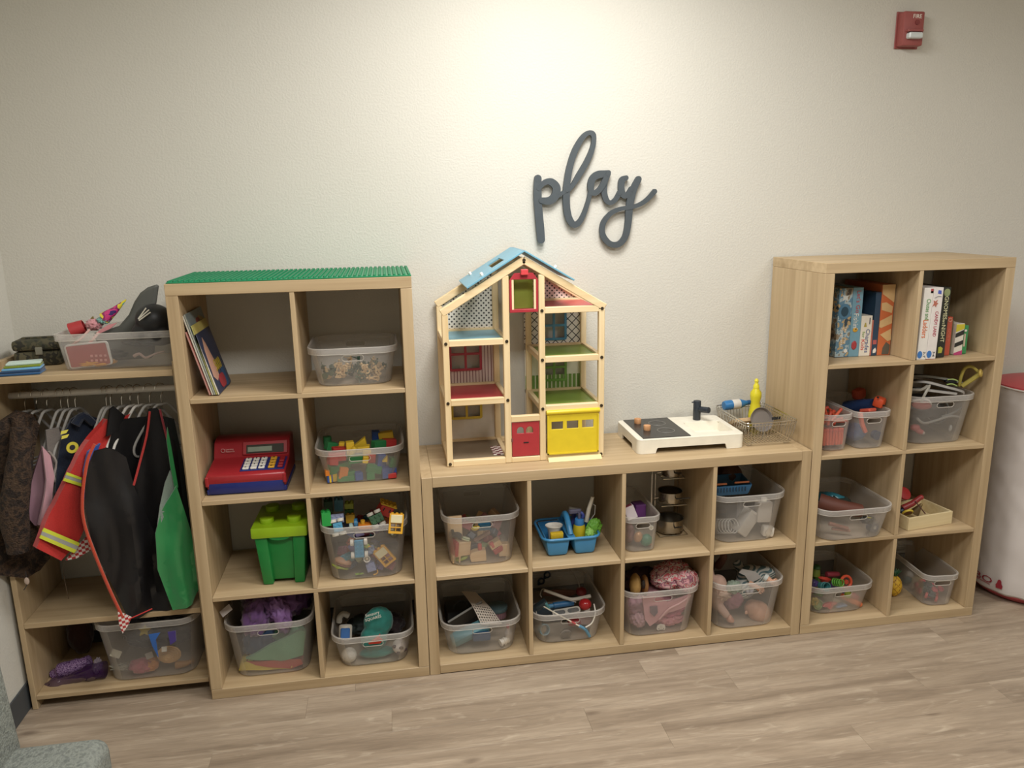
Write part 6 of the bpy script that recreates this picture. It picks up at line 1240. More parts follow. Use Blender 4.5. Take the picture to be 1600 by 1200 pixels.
T('baby_doll', 'bald baby doll in a grey striped suit lying head down in its bin', 'doll', (0, 0, 0), (0, 0, 0),
  [('head', head, SKIN, [('eye', ball(.003, .0015, .0022, (2.133,0.045,0.129), sub=2), BLACKP)]), ('striped_suit', torso, STR, [('lapel', drape([(2.02,0.095,0.243), (2.033,0.095,0.258), (2.089,0.095,0.242), (2.115,0.09,0.217), (2.067,0.09,0.196), (2.046,0.09,0.229)], .004, .004, 60, 2), P('#a39f9a', .6))]),
   ('cuff', tube([c1+Vector((-.022, .022, .014)), c1+Vector((-.012, .014, .008))], .0155, 12), P('#b9bdb8', .7)), ('forearm', tube([c1+Vector((-.014, .014, .01)), c1], [.012, .009], 10), SKIN), ('hand', hand(c1+Vector((.004, -.002, -.002)), (1, -.2, -.35), 1.15), SKIN), ('hand', hand(c2, (1, -.1, -.5), 1.15, -1), SKIN), ('forearm', tube([c2+Vector((-.03, .03, .012)), c2], [.012, .009], 10), SKIN)])
T('baby_doll', 'baby doll in a cream lace dress at the left of the doll bin', 'doll', (0, 0, 0), (0, 0, 0),
  [('body', blend(join(ball(.04, .04, .06, (1.93, .11, .15)), ball(.035, .035, .04, (1.935, .10, .20)), tube([(1.925, .1, .13), (1.945, .075, .10), (1.965, .065, .075)], [.02, .015], 12, sm=3), tube([(1.915, .11, .2), (1.905, .1, .23), (1.905, .12, .27)], [.018, .013], 12, sm=3)), .004), P('#b39484', .8, 0, .15, 60, .3)),
   ('foot', blend(join(ball(.013, .016, .017, (1.972, .062, .066)), ball(.012, .016, .01, (1.979, .06, .058))), .003), SKIN2), ('lace', crumple(.038, .02, .03, 91, .5, 4, (1.945, .085, .165)), P('#bda290', .8, 0, .2, 90, .4))])
T('pink_doll_dress', 'mauve pink doll dress in the middle of the doll bin', 'doll clothes', (0, 0, 0), (0, 0, 0), [('dress', crumple(.048, .04, .05, 92, .22, 2, (2.005, .12, .125)), P('#9c6a7a', .8))])
T('mint_ruffle', 'pale mint ruffled doll fabric beside the striped suit', 'doll clothes', (0, 0, 0), (0, 0, 0), [('ruffle', crumple(.03, .025, .025, 93, .5, 4, (1.991,0.08,0.192)), P('#8f9d8c', .8))])
T('silver_shoe', 'small grey and silver doll shoe behind the slot of the doll bin', 'shoe', (2.043,0.04,0.185), (0, R(-20), R(10)), [('shoe', blend(join(ball(.02, .01, .008), ball(.01, .01, .012, (-.01, 0, .006))), .002), P('#a8a4a4', .3)), ('sole', box((.034, .016, .003), (0, 0, -.008), .001), P('#5c5654', .5))])
T('baby_doll', 'dark haired doll mostly hidden at the back of the doll bin', 'doll', (0, 0, 0), (0, 0, 0), [('head', ball(.045, .045, .045, (1.95, .27, .2)), P('#4d362e', .7)), ('arm', tube([(2.0, .25, .2), (2.01, .22, .25), (2.0, .21, .275)], [.018, .013], 10, sm=3), P('#7a5545', .6))])


# ---------------------------------------------------------------- board games, left cube of the right unit
def game(label, xl, xr, y, h, d, spine, side, extra=(), z=None, lean=0):
    w = xr-xl; z = ZA[0]+.0005 if z is None else z
    parts = [('box_base', bb(.001, w-.001, .001, d-.002, 0, h-.0005), P(side, .5)), ('box_lid', bb(0, w, 0, d, .0015, h, .0008), spine if not isinstance(spine, str) else P(spine, .35))] + list(extra)
    return T('board_game', label, 'board game', (xl, y, z), (0, lean, 0), parts, 'board games')
def vt(s, w, h, x, z, mat, dn=1):  # vertical lettering reading downwards
    return ('lettering', text(s, w=h, h=w, c=(x, -.0005, z), rot=(0, R(90), 0), ext=.0005), mat)
YET = blotch('furry_creature_print', ['#4a4138', '#8a7c66', '#9fb0b4', '#5c7f94', '#b39a70', '#334450', '#c4c0b4'], 18, .45, 0, 4)
RT = P('#b04a48', .5); WT = P('#dfdad0', .5); DK = P('#2f3840', .5); GRT = P('#4f8a4c', .5); ORT = P('#cc6a3c', .5)
yb = .125
game('board game box with a furry blue-mouthed creature, leftmost in its cube', 2.3835, 2.4395, yb, .267, .26, YET, '#3d5266',
     [('mouth', prism([(.026*math.cos(a*PI/9), .03*math.sin(a*PI/9)) for a in range(18)], .001, (.027, -.001, .178)), P('#4d7690', .4), [('mouth_inside', prism([(.015*math.cos(a*PI/8), .019*math.sin(a*PI/8)) for a in range(16)], .001, (.027, -.0018, .178)), P('#274454', .4))]),
      ('fur_patch', prism([(-.012, -.01), (.0, -.004), (.012, -.012), (.009, .004), (.015, .012), (.0, .009), (-.013, .014), (-.009, .003)], .001, (.026, -.001, .228)), P('#c4c6c0', .6)),
      vt('Yeti in my', .014, .07, .036, .088, WT), vt('Spaghetti', .015, .075, .022, .08, WT), ('flower', prism([((.009 if i % 2 else .006)*math.cos(i*PI/6), (.009 if i % 2 else .006)*math.sin(i*PI/6)) for i in range(12)], .001, (.043, -.001, .025)), WT)])
game('light blue fishing board game box with red lettering', 2.4405, 2.483, yb, .268, .26, '#6f97a8', '#5d8496',
     [vt("Let's Go", .018, .085, .025, .213, RT), vt("Fishin'", .022, .06, .02, .138, WT), ('fish_print', ball(.011, .001, .009, (.02, -.0005, .105), sub=2), P('#c99a30', .5)), ('fish_print', ball(.012, .001, .018, (.02, -.0005, .045), sub=2), P('#a03a3e', .5)), ('fish_eye', ball(.003, .001, .003, (.022, -.0015, .108), sub=1), BLACKP)])
game('short white charades box with green and red lettering', 2.484, 2.530, yb, .158, .2, '#dcd5c6', '#cfc6b4',
     [vt('Charades', .017, .092, .031, .060, P('#4c5a86', .5)), vt('for', .011, .024, .0135, .085, P('#7c9a50', .5)), vt('Kids', .015, .042, .0135, .045, P('#c4504c', .5)), ('lamp_print', prism([(-.006, -.007), (.006, -.007), (.002, .009), (-.002, .009)], .001, (.018, -.001, .122)), P('#a89a4c', .5)), ('maker_mark', bb(.034, .037, -.001, 0, .125, .15), P('#2c3048', .5))])
game('narrow red-edged box squeezed between the charades box and the navy one', 2.5305, 2.5365, yb, .14, .18, '#b86a58', '#a85a4c')
game('tall navy board game box with a red square low on its spine', 2.537, 2.560, yb, .247, .25, '#2c4258', '#26384c',
     [('red_square', bb(.003, .018, -.001, 0, .045, .062), P('#b05a58', .5)), ('white_mark', prism([(-.006, -.01), (.005, -.008), (.007, .002), (.003, .011), (-.004, .006), (-.007, .0)], .001, (.012, -.001, .02)), WT)])
TOWER = 'orange'
game('tall orange box picturing tumbling wooden blocks, rightmost in its cube', 2.561, 2.6155, yb, .275, .25, '#c46a40', '#b05a34',
     [('block_print', prism(q, .001, (0, -.001-.0001*k, 0)), P('#d0ae7c', .5)) for k, q in enumerate(([(0, .275), (.054, .275), (.054, .205), (.003, .24)], [(.002, .205), (.022, .207), (.05, .19), (.048, .165), (.004, .178)], [(.0, .135), (.05, .158), (.052, .125), (.008, .108), (.0, .112)], [(.006, .082), (.05, .103), (.054, .06), (.04, .055)]))]
     + [('stone_print', prism([(.02, .004), (.05, .004), (.052, .04), (.035, .052), (.022, .03)], .001, (0, -.001, 0)), P('#5c574c', .5))])
game('dark grey box at the back above the charades box', 2.49, 2.53, .2, .24, .17, '#3e3c38', '#33312d')
# right cube
yr = .0
g = [(2.6475, 2.6855, .273, 'white board game box with green and orange lettering, leftmost in its cube'), (2.6865, 2.7255, .273, 'white board game box with dark red lettering and a running figure')]
game(g[0][3], g[0][0], g[0][1], yr+.008, .271, .27, '#dcd7cf', '#c8c2b8', [vt('Chutes and', .017, .078, .022, .191, GRT), vt('Ladders', .020, .068, .019, .118, ORT), ('age_badge', prism([(.010*math.cos(a*PI/8), .014*math.sin(a*PI/8)) for a in range(16)], .001, (.010, -.001, .020)), P('#3a70b0', .5)), vt('3-7', .009, .022, .028, .02, DK), ('corner_mark', bb(.026, .036, -.001, 0, .252, .268), P('#a8484c', .5)), ('corner_mark', bb(.026, .036, -.001, 0, .252, .259), P('#7c8a70', .5))], lean=R(1))
game(g[1][3], g[1][0], g[1][1], yr+.008, .271, .27, '#dcd5cf', '#a04a50', [vt('CANDY LAND', .013, .095, .022, .135, P('#a83a50', .5)), ('age_badge', prism([(.010*math.cos(a*PI/8), .014*math.sin(a*PI/8)) for a in range(16)], .001, (.010, -.001, .020)), P('#3a70b0', .5)), vt('3-6', .009, .020, .029, .02, DK), ('corner_mark', prism([(-.007, -.005), (.007, -.007), (.006, .006), (-.006, .008)], .001, (.024, -.001, .254)), P('#4a5cb0', .5)),
     ('figure_print', prism([(-.012, -.012), (-.004, -.006), (.002, -.014), (.006, -.004), (.011, .0), (.003, .004), (.008, .014), (-.002, .008), (-.010, .012), (-.007, .002)], .001, (.012, -.001, .212)), P('#b06a58', .5)), ('curve_print', tube([(.005, -.001, .232), (.018, -.001, .238), (.033, -.001, .237)], .0008, 5, sm=3), DK)], lean=R(1))
game('black box reading Gnomes at Night in pale capitals', 2.745, 2.779, .03, .268, .26, '#2a2b25', '#24251f', [vt('GNOMES', .016, .088, .019, .190, P('#d8d4a8', .5)), vt('at', .009, .018, .016, .137, P('#d8d4a8', .5)), vt('NIGHT', .016, .066, .018, .092, P('#d8d4a8', .5)), ('moon_print', prism([(.013*math.cos(a*PI/9), .015*math.sin(a*PI/9)) for a in range(18)], .001, (.018, -.001, .248)), P('#8a9468', .5)), ('hat_print', prism([(-.008, -.013), (.007, -.012), (.01, .006), (.0, .013), (-.009, .01)], .001, (.014, -.001, .03)), P('#b0b046', .5))])
game('thin dark purple box beside the gnomes box', 2.783, 2.793, .06, .155, .2, '#5a5266', '#4a4254')
game('small orange-red card game box with faded print', 2.797, 2.824, .06, .150, .16, '#b8523c', '#a8452f', [('round_print', torus(.007, .0014, (.015, -.0006, .138), (R(90), 0, 0)), P('#c99a80', .5)), vt('SORT', .012, .05, .014, .08, P('#c4735a', .5))])
game('green and brown card box behind the striped one', 2.826, 2.842, .075, .135, .14, '#6a6248', '#57503a')
game('short box with black, white, yellow and pink slanted bands', 2.843, 2.878, .06, .122, .12, '#d6d0c2', '#5f7a4c', [('band', prism(q, .001, (0, -.001, 0)), P(h, .5)) for q, h in (([(.0, .0), (.035, .0), (.035, .018), (.0, .008)], '#b04070'), ([(0, .03), (.035, .042), (.035, .058), (0, .046)], '#2a2a26'), ([(0, .068), (.035, .08), (.035, .098), (0, .084)], '#2a2a26'), ([(0, .09), (.035, .102), (.035, .12), (0, .12)], '#c2b432'))])
game('small bright green card box, rightmost of the games', 2.882, 2.905, .07, .112, .12, '#3c8a54', '#2f7446', [('white_panel', bb(.006, .013, -.001, 0, .03, .08), P('#c9b4a0', .5)), ('badge', ball(.006, .001, .005, (.011, -.0005, .092), sub=2), WT)])
game('dark blue box at the back left above the white games', 2.66, 2.72, .30, .29, .075, '#343c52', '#2c3244')

# ---------------------------------------------------------------- foam darts and blaster
INBIN[0] = BINS['C10l']; OR = P('#cf5c3e', .6); 
dt = None; dr = random.Random(9); dlb = 'orange foam dart in the narrow bin left of the blaster'
for i in range(40):
    col = i % 8; rw = i // 8
    if rw < 2: loc = (2.322+.0125*col, .075+.02*rw, .787); rot = (dr.uniform(-.08, .08), dr.uniform(-.08, .08), 0)
    else: loc = (2.33+dr.uniform(0, .08), .075+dr.uniform(0, .12), .80+.016*rw+dr.uniform(0, .012)); rot = (dr.uniform(-1.2, 1.2), dr.uniform(.6, 1.7), dr.uniform(-1, 1))
    if not dt: dt = T('foam_dart', dlb, 'foam dart', loc, rot, [('foam', cyl(.0058, .052, seg=12), OR), ('tip', cyl(.0064, .014, (0, 0, .033), seg=12, bev=.0015), P('#c04a34', .4))], 'orange foam darts')
    else: dup(dt, loc, rot, dlb)
INBIN[0] = None
OB = P('#d4532e', .45); NB = P('#253a63', .45)
T('toy_blaster', 'blue and orange toy dart blaster lying on the narrow bin', 'toy', (0, 0, 0), (0, 0, 0),
  [('barrel', tube([(2.537,0.26,0.855), (2.562,0.2,0.875), (2.58,0.14,0.891)], .026, 14), NB), ('muzzle', mv(box((.04, .045, .04), (0, 0, 0), .009, seg=2), (2.584,0.115,0.91), (0, R(12), R(-50))), OB, [('muzzle_hole', mv(cyl(.004, .004, seg=10), (2.559,0.09,0.936), (R(80), 0, 0)), BLACKP), ('muzzle_hole', mv(cyl(.004, .004, seg=10), (2.585,0.087,0.902), (R(80), 0, 0)), BLACKP)]),
   ('sight', mv(box((.05, .04, .045), (0, 0, 0), .012, seg=2), (2.576,0.24,0.915), (0, R(-10), R(20))), P('#b04a30', .5)), ('magazine', mv(box((.05, .045, .014), (0, 0, 0), .004), (2.527,0.1,0.884), (R(-15), R(6), R(25))), P('#cc5a46', .45))])
INBIN[0] = BINS['C10r']
T('orange_grip_toy', 'orange angled toy grip hanging down inside the narrow bin', 'toy', (0, 0, 0), (0, 0, 0), [('grip', join(tube([(2.477,0.075,0.885), (2.486,0.07,0.84), (2.505,0.072,0.804)], .009, 4)), P('#cf6248', .5))])
T('blue_toy', 'blue rounded toy body in the lower half of the blaster bin', 'toy', (0, 0, 0), (0, 0, 0), [('body', crumple(.045, .045, .035, 101, .08, 1.6, (2.52, .13, .79)), P('#33507a', .5)), ('port', cyl(.018, .02, (2.59,0.09,0.783), (R(90), 0, 0), seg=18), P('#20304e', .5))])
INBIN[0] = None

# ---------------------------------------------------------------- masks, shield rims and hoop handle
YL = P('#a89a48', .5); GYP = P('#8f8f8a', .35); MW = P('#b4b2ae', .35)
T('hoop_handle', 'dull yellow hoop-ended toy handle sticking out at the upper right', 'toy', (0, 0, 0), (0, 0, 0), [('shaft', tube([(2.896,0.06,0.97), (2.923,0.04,1.002), (2.943,0.03,1.023)], .009, 8), YL), ('end_ring', mv(torus(.011, .005, (0, 0, 0), (0, 0, 0)), (2.941,0.025,1.027), (R(80), R(20), R(35))), P('#b39a4c', .5)), ('hoop', tube([(2.942,0.04,1.029), (2.922,0.05,1.048), (2.901,0.06,1.042), (2.896,0.07,1.007), (2.901,0.08,0.966)], .006, 8, sm=4), YL)])
for k, (pts, lb, m) in enumerate((([(2.75,0.16,0.995), (2.783,0.13,1), (2.854,0.1,0.992), (2.943,0.1,0.967)], 'upper grey toy shield rim lying across the tall bin', GYP),
                                   ([(2.737,0.14,0.977), (2.756,0.08,0.989), (2.84,0.07,0.966), (2.908,0.075,0.946), (2.931,0.09,0.928)], 'middle white toy shield rim lying across the tall bin', MW),
                                   ([(2.746,0.14,0.947), (2.751,0.08,0.958), (2.814,0.07,0.949), (2.887,0.075,0.936)], 'lower white toy blade lying across the tall bin', MW))):
    b = tube(pts, .006, 4, sm=5)
    T('toy_shield' if k < 2 else 'toy_sword', lb, 'toy', (0, 0, 0), (0, 0, 0), [('rim', b, m), ('inner_plate', mv(tube([Vector(p)+Vector((0, .05, -.006)) for p in pts], .006, 6, sm=3), (0, 0, 0)), P('#2e2d2a', .6))])
T('toy_bracket', 'white hooked toy strut leaning over the rim at the left', 'toy', (0, 0, 0), (0, 0, 0), [('strut', tube([(2.713,0.1,0.956), (2.729,0.07,0.962), (2.753,0.06,0.981), (2.727,0.05,0.944), (2.731,0.065,0.914)], [.006, .005], 6, sm=3), P('#a39f94', .4))])
T('green_buckle', 'pale green and black buckle on the upper shield rim', 'buckle', (2.871,0.095,0.982), (0, R(8), R(-5)), [('strap', box((.045, .02, .012), (0, 0, 0), .003), BLACKP), ('green_edge', tube([(-.022, -.012, .007), (0, -.012, .012), (.022, -.012, .007)], .0025, 6, sm=3), P('#a9c070', .5)), ('green_edge', tube([(-.022, -.014, -.012), (0, -.014, -.007), (.022, -.014, -.013)], .0025, 6, sm=3), P('#a9c070', .5))])
INBIN[0] = BINS['C11']
T('dark_toys', 'black toy mask filling the middle of the tall mask bin', 'mask', (0, 0, 0), (0, 0, 0), [('mask', crumple(.105, .09, .06, 111, .1, 1.8, (2.81, .19, .85)), P('#45433f', .6)), ('mask_rim', torus(.05, .004, (2.84, .11, .86), (R(80), 0, 0)), P('#55534e', .5))])
T('red_toy', 'white and red rounded toy fin at the upper left of the mask bin', 'toy', (0, 0, 0), (0, 0, 0), [('fin', blend(join(ball(.045, .016, .018, (2.74,0.075,0.898), (0, R(8), 0))), .003, 2), P('#a8605c', .5)), ('white_edge', tube([(2.693,0.068,0.921), (2.754,0.068,0.922), (2.776,0.068,0.9)], .004, 8, sm=3), P('#b9b2ac', .4))])
T('red_toy', 'red toy foot with a white tip at the lower left of the mask bin', 'toy', (0, 0, 0), (0, 0, 0), [('foot', blend(join(ball(.02, .016, .014, (2.733,0.09,0.803)), ball(.02, .015, .011, (2.751,0.085,0.787), (0, R(18), 0))), .003, 2), P('#a8504e', .5)), ('tip', ball(.007, .009, .008, (2.76,0.078,0.783), sub=2), P('#b0a098', .5))])
T('grey_tongs', 'grey curved toy tongs lying across the middle of the mask bin', 'toy', (0, 0, 0), (0, 0, 0), [('arm', tube([(2.765,0.075,0.847), (2.795,0.07,0.825), (2.855,0.07,0.835), (2.911,0.07,0.847), (2.97,0.075,0.834)], .005, 8, sm=3), P('#8c8a84', .4)), ('arm', tube([(2.885,0.09,0.841), (2.926,0.09,0.849), (2.972,0.09,0.873)], .0045, 8, sm=3), P('#77756f', .4))])
T('grey_peg', 'small pale grey toy peg low in the mask bin', 'toy', (2.882,0.08,0.793), (0, R(8), 0), [('peg', ball(.007, .007, .015, sub=2), P('#9c9a94', .4))])

# ---------------------------------------------------------------- bin jutting over the shelf edge
INBIN[0] = BINS['C20']
T('brown_log', 'dull red-brown toy trough lying inside the jutting bin', 'toy', (0, 0, 0), (0, 0, 0), [('trough', tube([(2.386,0.16,0.49), (2.447,0.12,0.479), (2.535,0.1,0.463)], [.036, .026], 12, sm=3), P('#6a3d30', .6)), ('rim', tube([(2.401,0.14,0.502), (2.49,0.1,0.491)], .006, 8), P('#7a4a3a', .6))])
T('teal_toy', 'glossy teal toy beast at the back left of the jutting bin', 'toy animal', (0, 0, 0), (0, 0, 0), [('body', blend(join(tube([(2.44,0.25,0.474), (2.467,0.2,0.491), (2.507,0.17,0.476)], [.022, .018], 10, sm=3), ball(.024, .02, .016, (2.492,0.18,0.485))), .004, 3), P('#2f6f7c', .25)), ('leg', tube([(2.455,0.2,0.486), (2.462,0.18,0.468)], .008, 8), P('#2a6270', .3))])
T('dark_toy', 'dark green-black toy behind the teal one in the jutting bin', 'toy', (0, 0, 0), (0, 0, 0), [('body', crumple(.06, .05, .03, 121, .35, 2.6, (2.47, .18, .47)), P('#2f3a34', .5))])
T('black_toy', 'small black toy with a yellow stripe behind the slot of the jutting bin', 'toy', (0, 0, 0), (0, 0, 0), [('body', crumple(.03, .02, .014, 122, .3, 3, (2.509,0.01,0.461)), P('#24221e', .5)), ('stripe', tube([(2.501,0,0.476), (2.524,0,0.469)], .003, 6), P('#b5ac3c', .5))])
T('grey_toy_gear', 'grey-blue round toy at the right of the jutting bin', 'toy', (2.587,0.04,0.403), (R(80), 0, 0), [('wheel', wheel(.02, .02), P('#5c6470', .4)), ('hub', cyl(.007, .024, seg=12), P('#b0aca6', .4))])
T('grey_toy_gear', 'smaller dark blue-grey round toy left of the grey one', 'toy', (2.549,0.05,0.41), (R(80), 0, 0), [('wheel', wheel(.016, .018), P('#565d68', .4)), ('hub', cyl(.005, .022, seg=12), P('#77757a', .4))])
T('brown_stick', 'reddish brown sticks lying on the bottom of the jutting bin', 'toy', (0, 0, 0), (0, 0, 0), [('stick', tube([(2.366,0.05,0.443), (2.437,0.03,0.423)], .008, 8), P('#8a5f50', .5)), ('stick', tube([(2.381,0.05,0.42), (2.446,0.03,0.414)], .006, 8), P('#9c7060', .5))])
INBIN[0] = None

# ---------------------------------------------------------------- wooden tray with instruments
TRW = wood('tray_wood', '#cdb98c', '#dfcfa6', 'x', 1.5); tw, td, th = .222, .16, .054
T('wooden_tray', 'open pale wooden tray of toys beside the jutting bin', 'tray', (2.7, .028, ZA[2]+.0005), (0, 0, R(8)),
  [('front_wall', bb(0, tw, 0, .007, 0, th, .001), TRW), ('back_wall', bb(0, tw, td-.007, td, 0, th, .001), TRW), ('side_wall', bb(0, .007, .007, td-.007, 0, th, .001), TRW), ('side_wall', bb(tw-.007, tw, .007, td-.007, 0, th, .001), TRW), ('tray_floor', bb(.007, tw-.007, .007, td-.007, 0, .004), TRW)])
T('red_maraca', 'red toy handle pointing up out of the wooden tray', 'toy', (0, 0, 0), (0, 0, 0), [('handle', tube([(2.72,0.1,0.458), (2.762,0.1,0.474), (2.797,0.1,0.499)], [.013, .012, .010], 12), P('#8a2c2c', .4)), ('end_knob', ball(.011, c=(2.8,0.1,0.499), sub=2), P('#9c3030', .35)), ('blue_foot', mv(box((.03, .02, .02), (0, 0, 0), .004), (2.724,0.1,0.45), (0, R(-30), 0)), P('#2c4058', .5))])
T('red_drum', 'red and white round toy at the back left of the wooden tray', 'toy', (2.77,0.17,0.489), (R(50), R(10), 0), [('shell', cyl(.028, .025, seg=26, bev=.002), P('#a82f30', .4)), ('white_band', cyl(.0285, .006, seg=26), P('#c9bfb0', .5))])
T('yellow_ring', 'yellow rimmed wooden disc at the front of the wooden tray', 'toy', (2.723,0.07,0.451), (R(-50), R(8), 0), [('rim', torus(.018, .0045), P('#c9b03a', .5)), ('disc', cyl(.016, .008, seg=22), P('#7a4a2c', .5))])
T('thin_stick', 'thin dark stick leaning in the wooden tray', 'stick', (0, 0, 0), (0, 0, 0), [('stick', tube([(2.767,0.09,0.489), (2.796,0.06,0.443)], .0022, 6), P('#4a241c', .5))])
T('brown_cone', 'olive brown cone-shaped toy in the wooden tray', 'toy', (2.806,0.12,0.44), (R(20), R(20), 0), [('cone', cyl(.02, .045, r2=.006, seg=18, bev=.002), P('#6d5a3a', .5)), ('cap', ball(.007, c=(0, 0, .023), sub=2), P('#8a7448', .5))])

# ---------------------------------------------------------------- bright toys bin
INBIN[0] = BINS['C30']
def colt(name, lb, p, rot, parts): T(name, lb, 'toy', p, rot, parts)
colt('orange_ring', 'orange-red half ring at the right of the bright toy heap', (2.496,0.1,0.153), (R(75), R(25), 0), [('ring', torus(.024, .006, seg=26), P('#c0492c', .4)), ('hub', cyl(.01, .008, seg=16), P('#a83c28', .4))])
colt('green_rings', 'lime green coiled spring toy in the middle of the bright toy heap', (2.456,0.1,0.154), (R(60), R(60), 0), [('coil', tube([(math.cos(a*.7)*.014, math.sin(a*.7)*.014, -.02+.0011*a) for a in range(40)], .0028, 6), P('#5c9a3c', .4)), ('core', cyl(.009, .035, seg=14), P('#4a8030', .4))])
colt('teal_cup', 'teal toy cup lying on its side at the front of the heap', (2.39,0.09,0.149), (R(70), R(30), 0), [('cup', lathe([(0, -.02), (.014, -.02), (.019, .02), (.017, .02), (.012, -.016), (0, -.016)], 22), P('#3c7a7c', .4)), ('band', torus(.0165, .002, (0, 0, .005)), P('#4f9090', .4))])
colt('red_bowl', 'orange-red toy bowl above the teal cup', (2.417,0.13,0.155), (R(-10), R(8), 0), [('bowl', lathe([(0, -.008), (.014, -.008), (.026, .006), (.024, .007), (.012, -.005), (0, -.005)], 24), P('#b03c2c', .4)), ('foot_ring', torus(.012, .002, (0, 0, -.009)), P('#9a3426', .4))])
colt('green_yellow_cup', 'green and yellow toy figure at the back left of the heap', (2.401,0.17,0.174), (0, R(5), 0), [('body', cyl(.02, .035, r2=.014, seg=18, bev=.003), P('#6f8030', .45)), ('cap', ball(.017, .017, .013, (0, 0, .02), sub=2), P('#2f5a30', .45))])
colt('pink_bar', 'dark pink toy bar at the back of the heap', (2.475,0.17,0.155), (0, R(100), R(10)), [('bar', cyl(.011, .06, seg=14, bev=.003), P('#8a2f3c', .45)), ('tip', ball(.011, c=(0, 0, .03), sub=2), P('#7a2a34', .45))])
colt('purple_block', 'purple toy piece at the left of the heap', (2.371,0.13,0.145), (0, R(10), R(10)), [('body', box((.03, .03, .025), (0, 0, 0), .005), P('#3a2f5a', .45)), ('button', cyl(.008, .006, (0, -.015, 0), (R(90), 0, 0), seg=12), P('#5a4a80', .45))])
colt('pink_star', 'coral pink star-shaped toy at the bottom front', (2.425,0.092,0.049), (R(0), R(-6), 0), [('star', prism([(-.034, .002), (-.02, .012), (0, .014), (.032, .008), (.03, .002), (.012, -.004), (.004, -.018), (-.006, -.016), (-.012, -.006)], .014, (0, -.007, 0), bev=.002), P('#c4535a', .45))])
colt('blue_wedge', 'flat blue toy piece beside the pink star', (2.478,0.1,0.022), (0, R(-6), 0), [('wedge', box((.05, .03, .01), (0, 0, 0), .003), P('#5c86b0', .45))])
colt('orange_tube', 'orange toy tube lying slanted at the right front', (0, 0, 0), (0, 0, 0), [('tube', tube([(2.515,0.1,0.067), (2.551,0.09,0.048), (2.59,0.085,0.029)], .0115, 14), P('#cc6a42', .45)), ('end_cap', ball(.0115, c=(2.59,0.085,0.029), sub=2), P('#cf7a50', .45))])
colt('spiky_toy', 'pink spiky toy behind the orange tube', (2.573,0.11,0.073), (0, R(15), 0), [('crown', crumple(.026, .02, .018, 131, .4, 3.4, sub=3), P('#b8505a', .45))])
colt('yellow_flower', 'pale yellow flower toy at the left front', (2.362,0.1,0.078), (R(80), 0, 0), [('petal', ball(.009, .009, .006, (.011*math.cos(k*PI/3), .011*math.sin(k*PI/3), 0), sub=2), P('#b3a158', .45)) for k in range(6)])
colt('green_disc', 'sage green toy disc at the bottom left', (2.376,0.1,0.041), (R(70), R(10), 0), [('disc', cyl(.022, .01, seg=24, bev=.002), P('#8a9a66', .45)), ('ring', torus(.016, .002, (0, 0, .006)), P('#788a54', .45))])
colt('lime_disc', 'lime yellow toy behind the slot of the bright toy bin', (2.489,0.07,0.112), (R(80), 0, 0), [('disc', cyl(.014, .012, seg=20, bev=.002), P('#8fa03c', .45)), ('hub', cyl(.004, .014, seg=12), P('#a8b050', .45))])
cr_ = random.Random(12)
for i in range(16):
    h, n = [('#a8483c', 'red'), ('#5c8a44', 'green'), ('#a8963c', 'mustard'), ('#54467c', 'violet')][i % 4]
    T('plastic_toy', n+' plastic toy piece deeper in the bright toy bin', 'toy', (cr_.uniform(2.35, 2.55), cr_.uniform(.14, .3), .06+.06*(i/16)), (cr_.uniform(-1, 1), cr_.uniform(-1, 1), cr_.uniform(0, 3)), [('piece', box((.04, .03, .022), (0, 0, 0), .006, seg=2), P(h, .45))], n+' pieces in the bright toy bin')

# ---------------------------------------------------------------- pineapple and toy cars
INBIN[0] = None
lv = []
for k in range(11):
    a = k*2*PI/11*1.7; o = .004+.0012*k
    lv.append(('leaf', tube([(0, 0, .088), (math.cos(a)*.010, math.sin(a)*.010, .105), (math.cos(a)*(.018+.0006*k), math.sin(a)*(.018+.0006*k), .118)], [.0052, .001], 6, sm=2), P('#2f5a3c', .5)))
pine = ball(.032, .032, .046, (0, 0, .046), sub=4)
T('toy_pineapple', 'yellow toy pineapple with a green crown beside the toy car bin', 'toy fruit', (2.752, .150, ZA[3]), (0, R(3), 0),
  [('fruit', pine, pattern('pineapple_skin', 'lattice', '#cfa52c', '#a8781c', 34))] + [('eye', ball(.0022, .0022, .0022, (.0315*math.cos(a)*math.cos(b_), .0315*math.sin(a)*math.cos(b_), .046+.045*math.sin(b_)), sub=1), P('#4a3c1c', .6)) for a in (-2.6, -2.0, -1.4, -.8, -.2) for b_ in (-.6, -.1, .4, .8)] + lv)
INBIN[0] = BINS['C31']
def car(lb, p, rot, body, wc):
    pr = [('car_body', blend(join(box((.06, .03, .014), (0, 0, .004), .004), box((.032, .026, .014), (-.004, 0, .016), .005)), .0025, 2), P(body, .3))]
    for sx in (-1, 1):
        for sy in (-1, 1): pr.append(('wheel', mv(wheel(.013, .01), (sx*.021, sy*.019, -.002), (R(90), 0, 0)), P(wc, .45)))
    T('toy_car', lb, 'toy car', p, rot, pr)
car('dark grey toy car with coral wheels at the front of its bin', (2.886,0.08,0.039), (R(10), R(4), R(50)), '#3c4442', '#b8504c')
car('dark green toy car with red wheels lying behind the front one', (2.876,0.13,0.037), (R(20), R(-8), R(70)), '#2c3a34', '#a0404a')
car('grey-green toy car with pink wheels leaning on the right side', (2.928,0.09,0.053), (R(-60), R(10), R(20)), '#4c5a58', '#b85a62')
car('black toy car with crimson wheels on top of the heap of cars', (2.919,0.13,0.057), (R(30), R(20), R(-20)), '#2c2c2e', '#b04050')
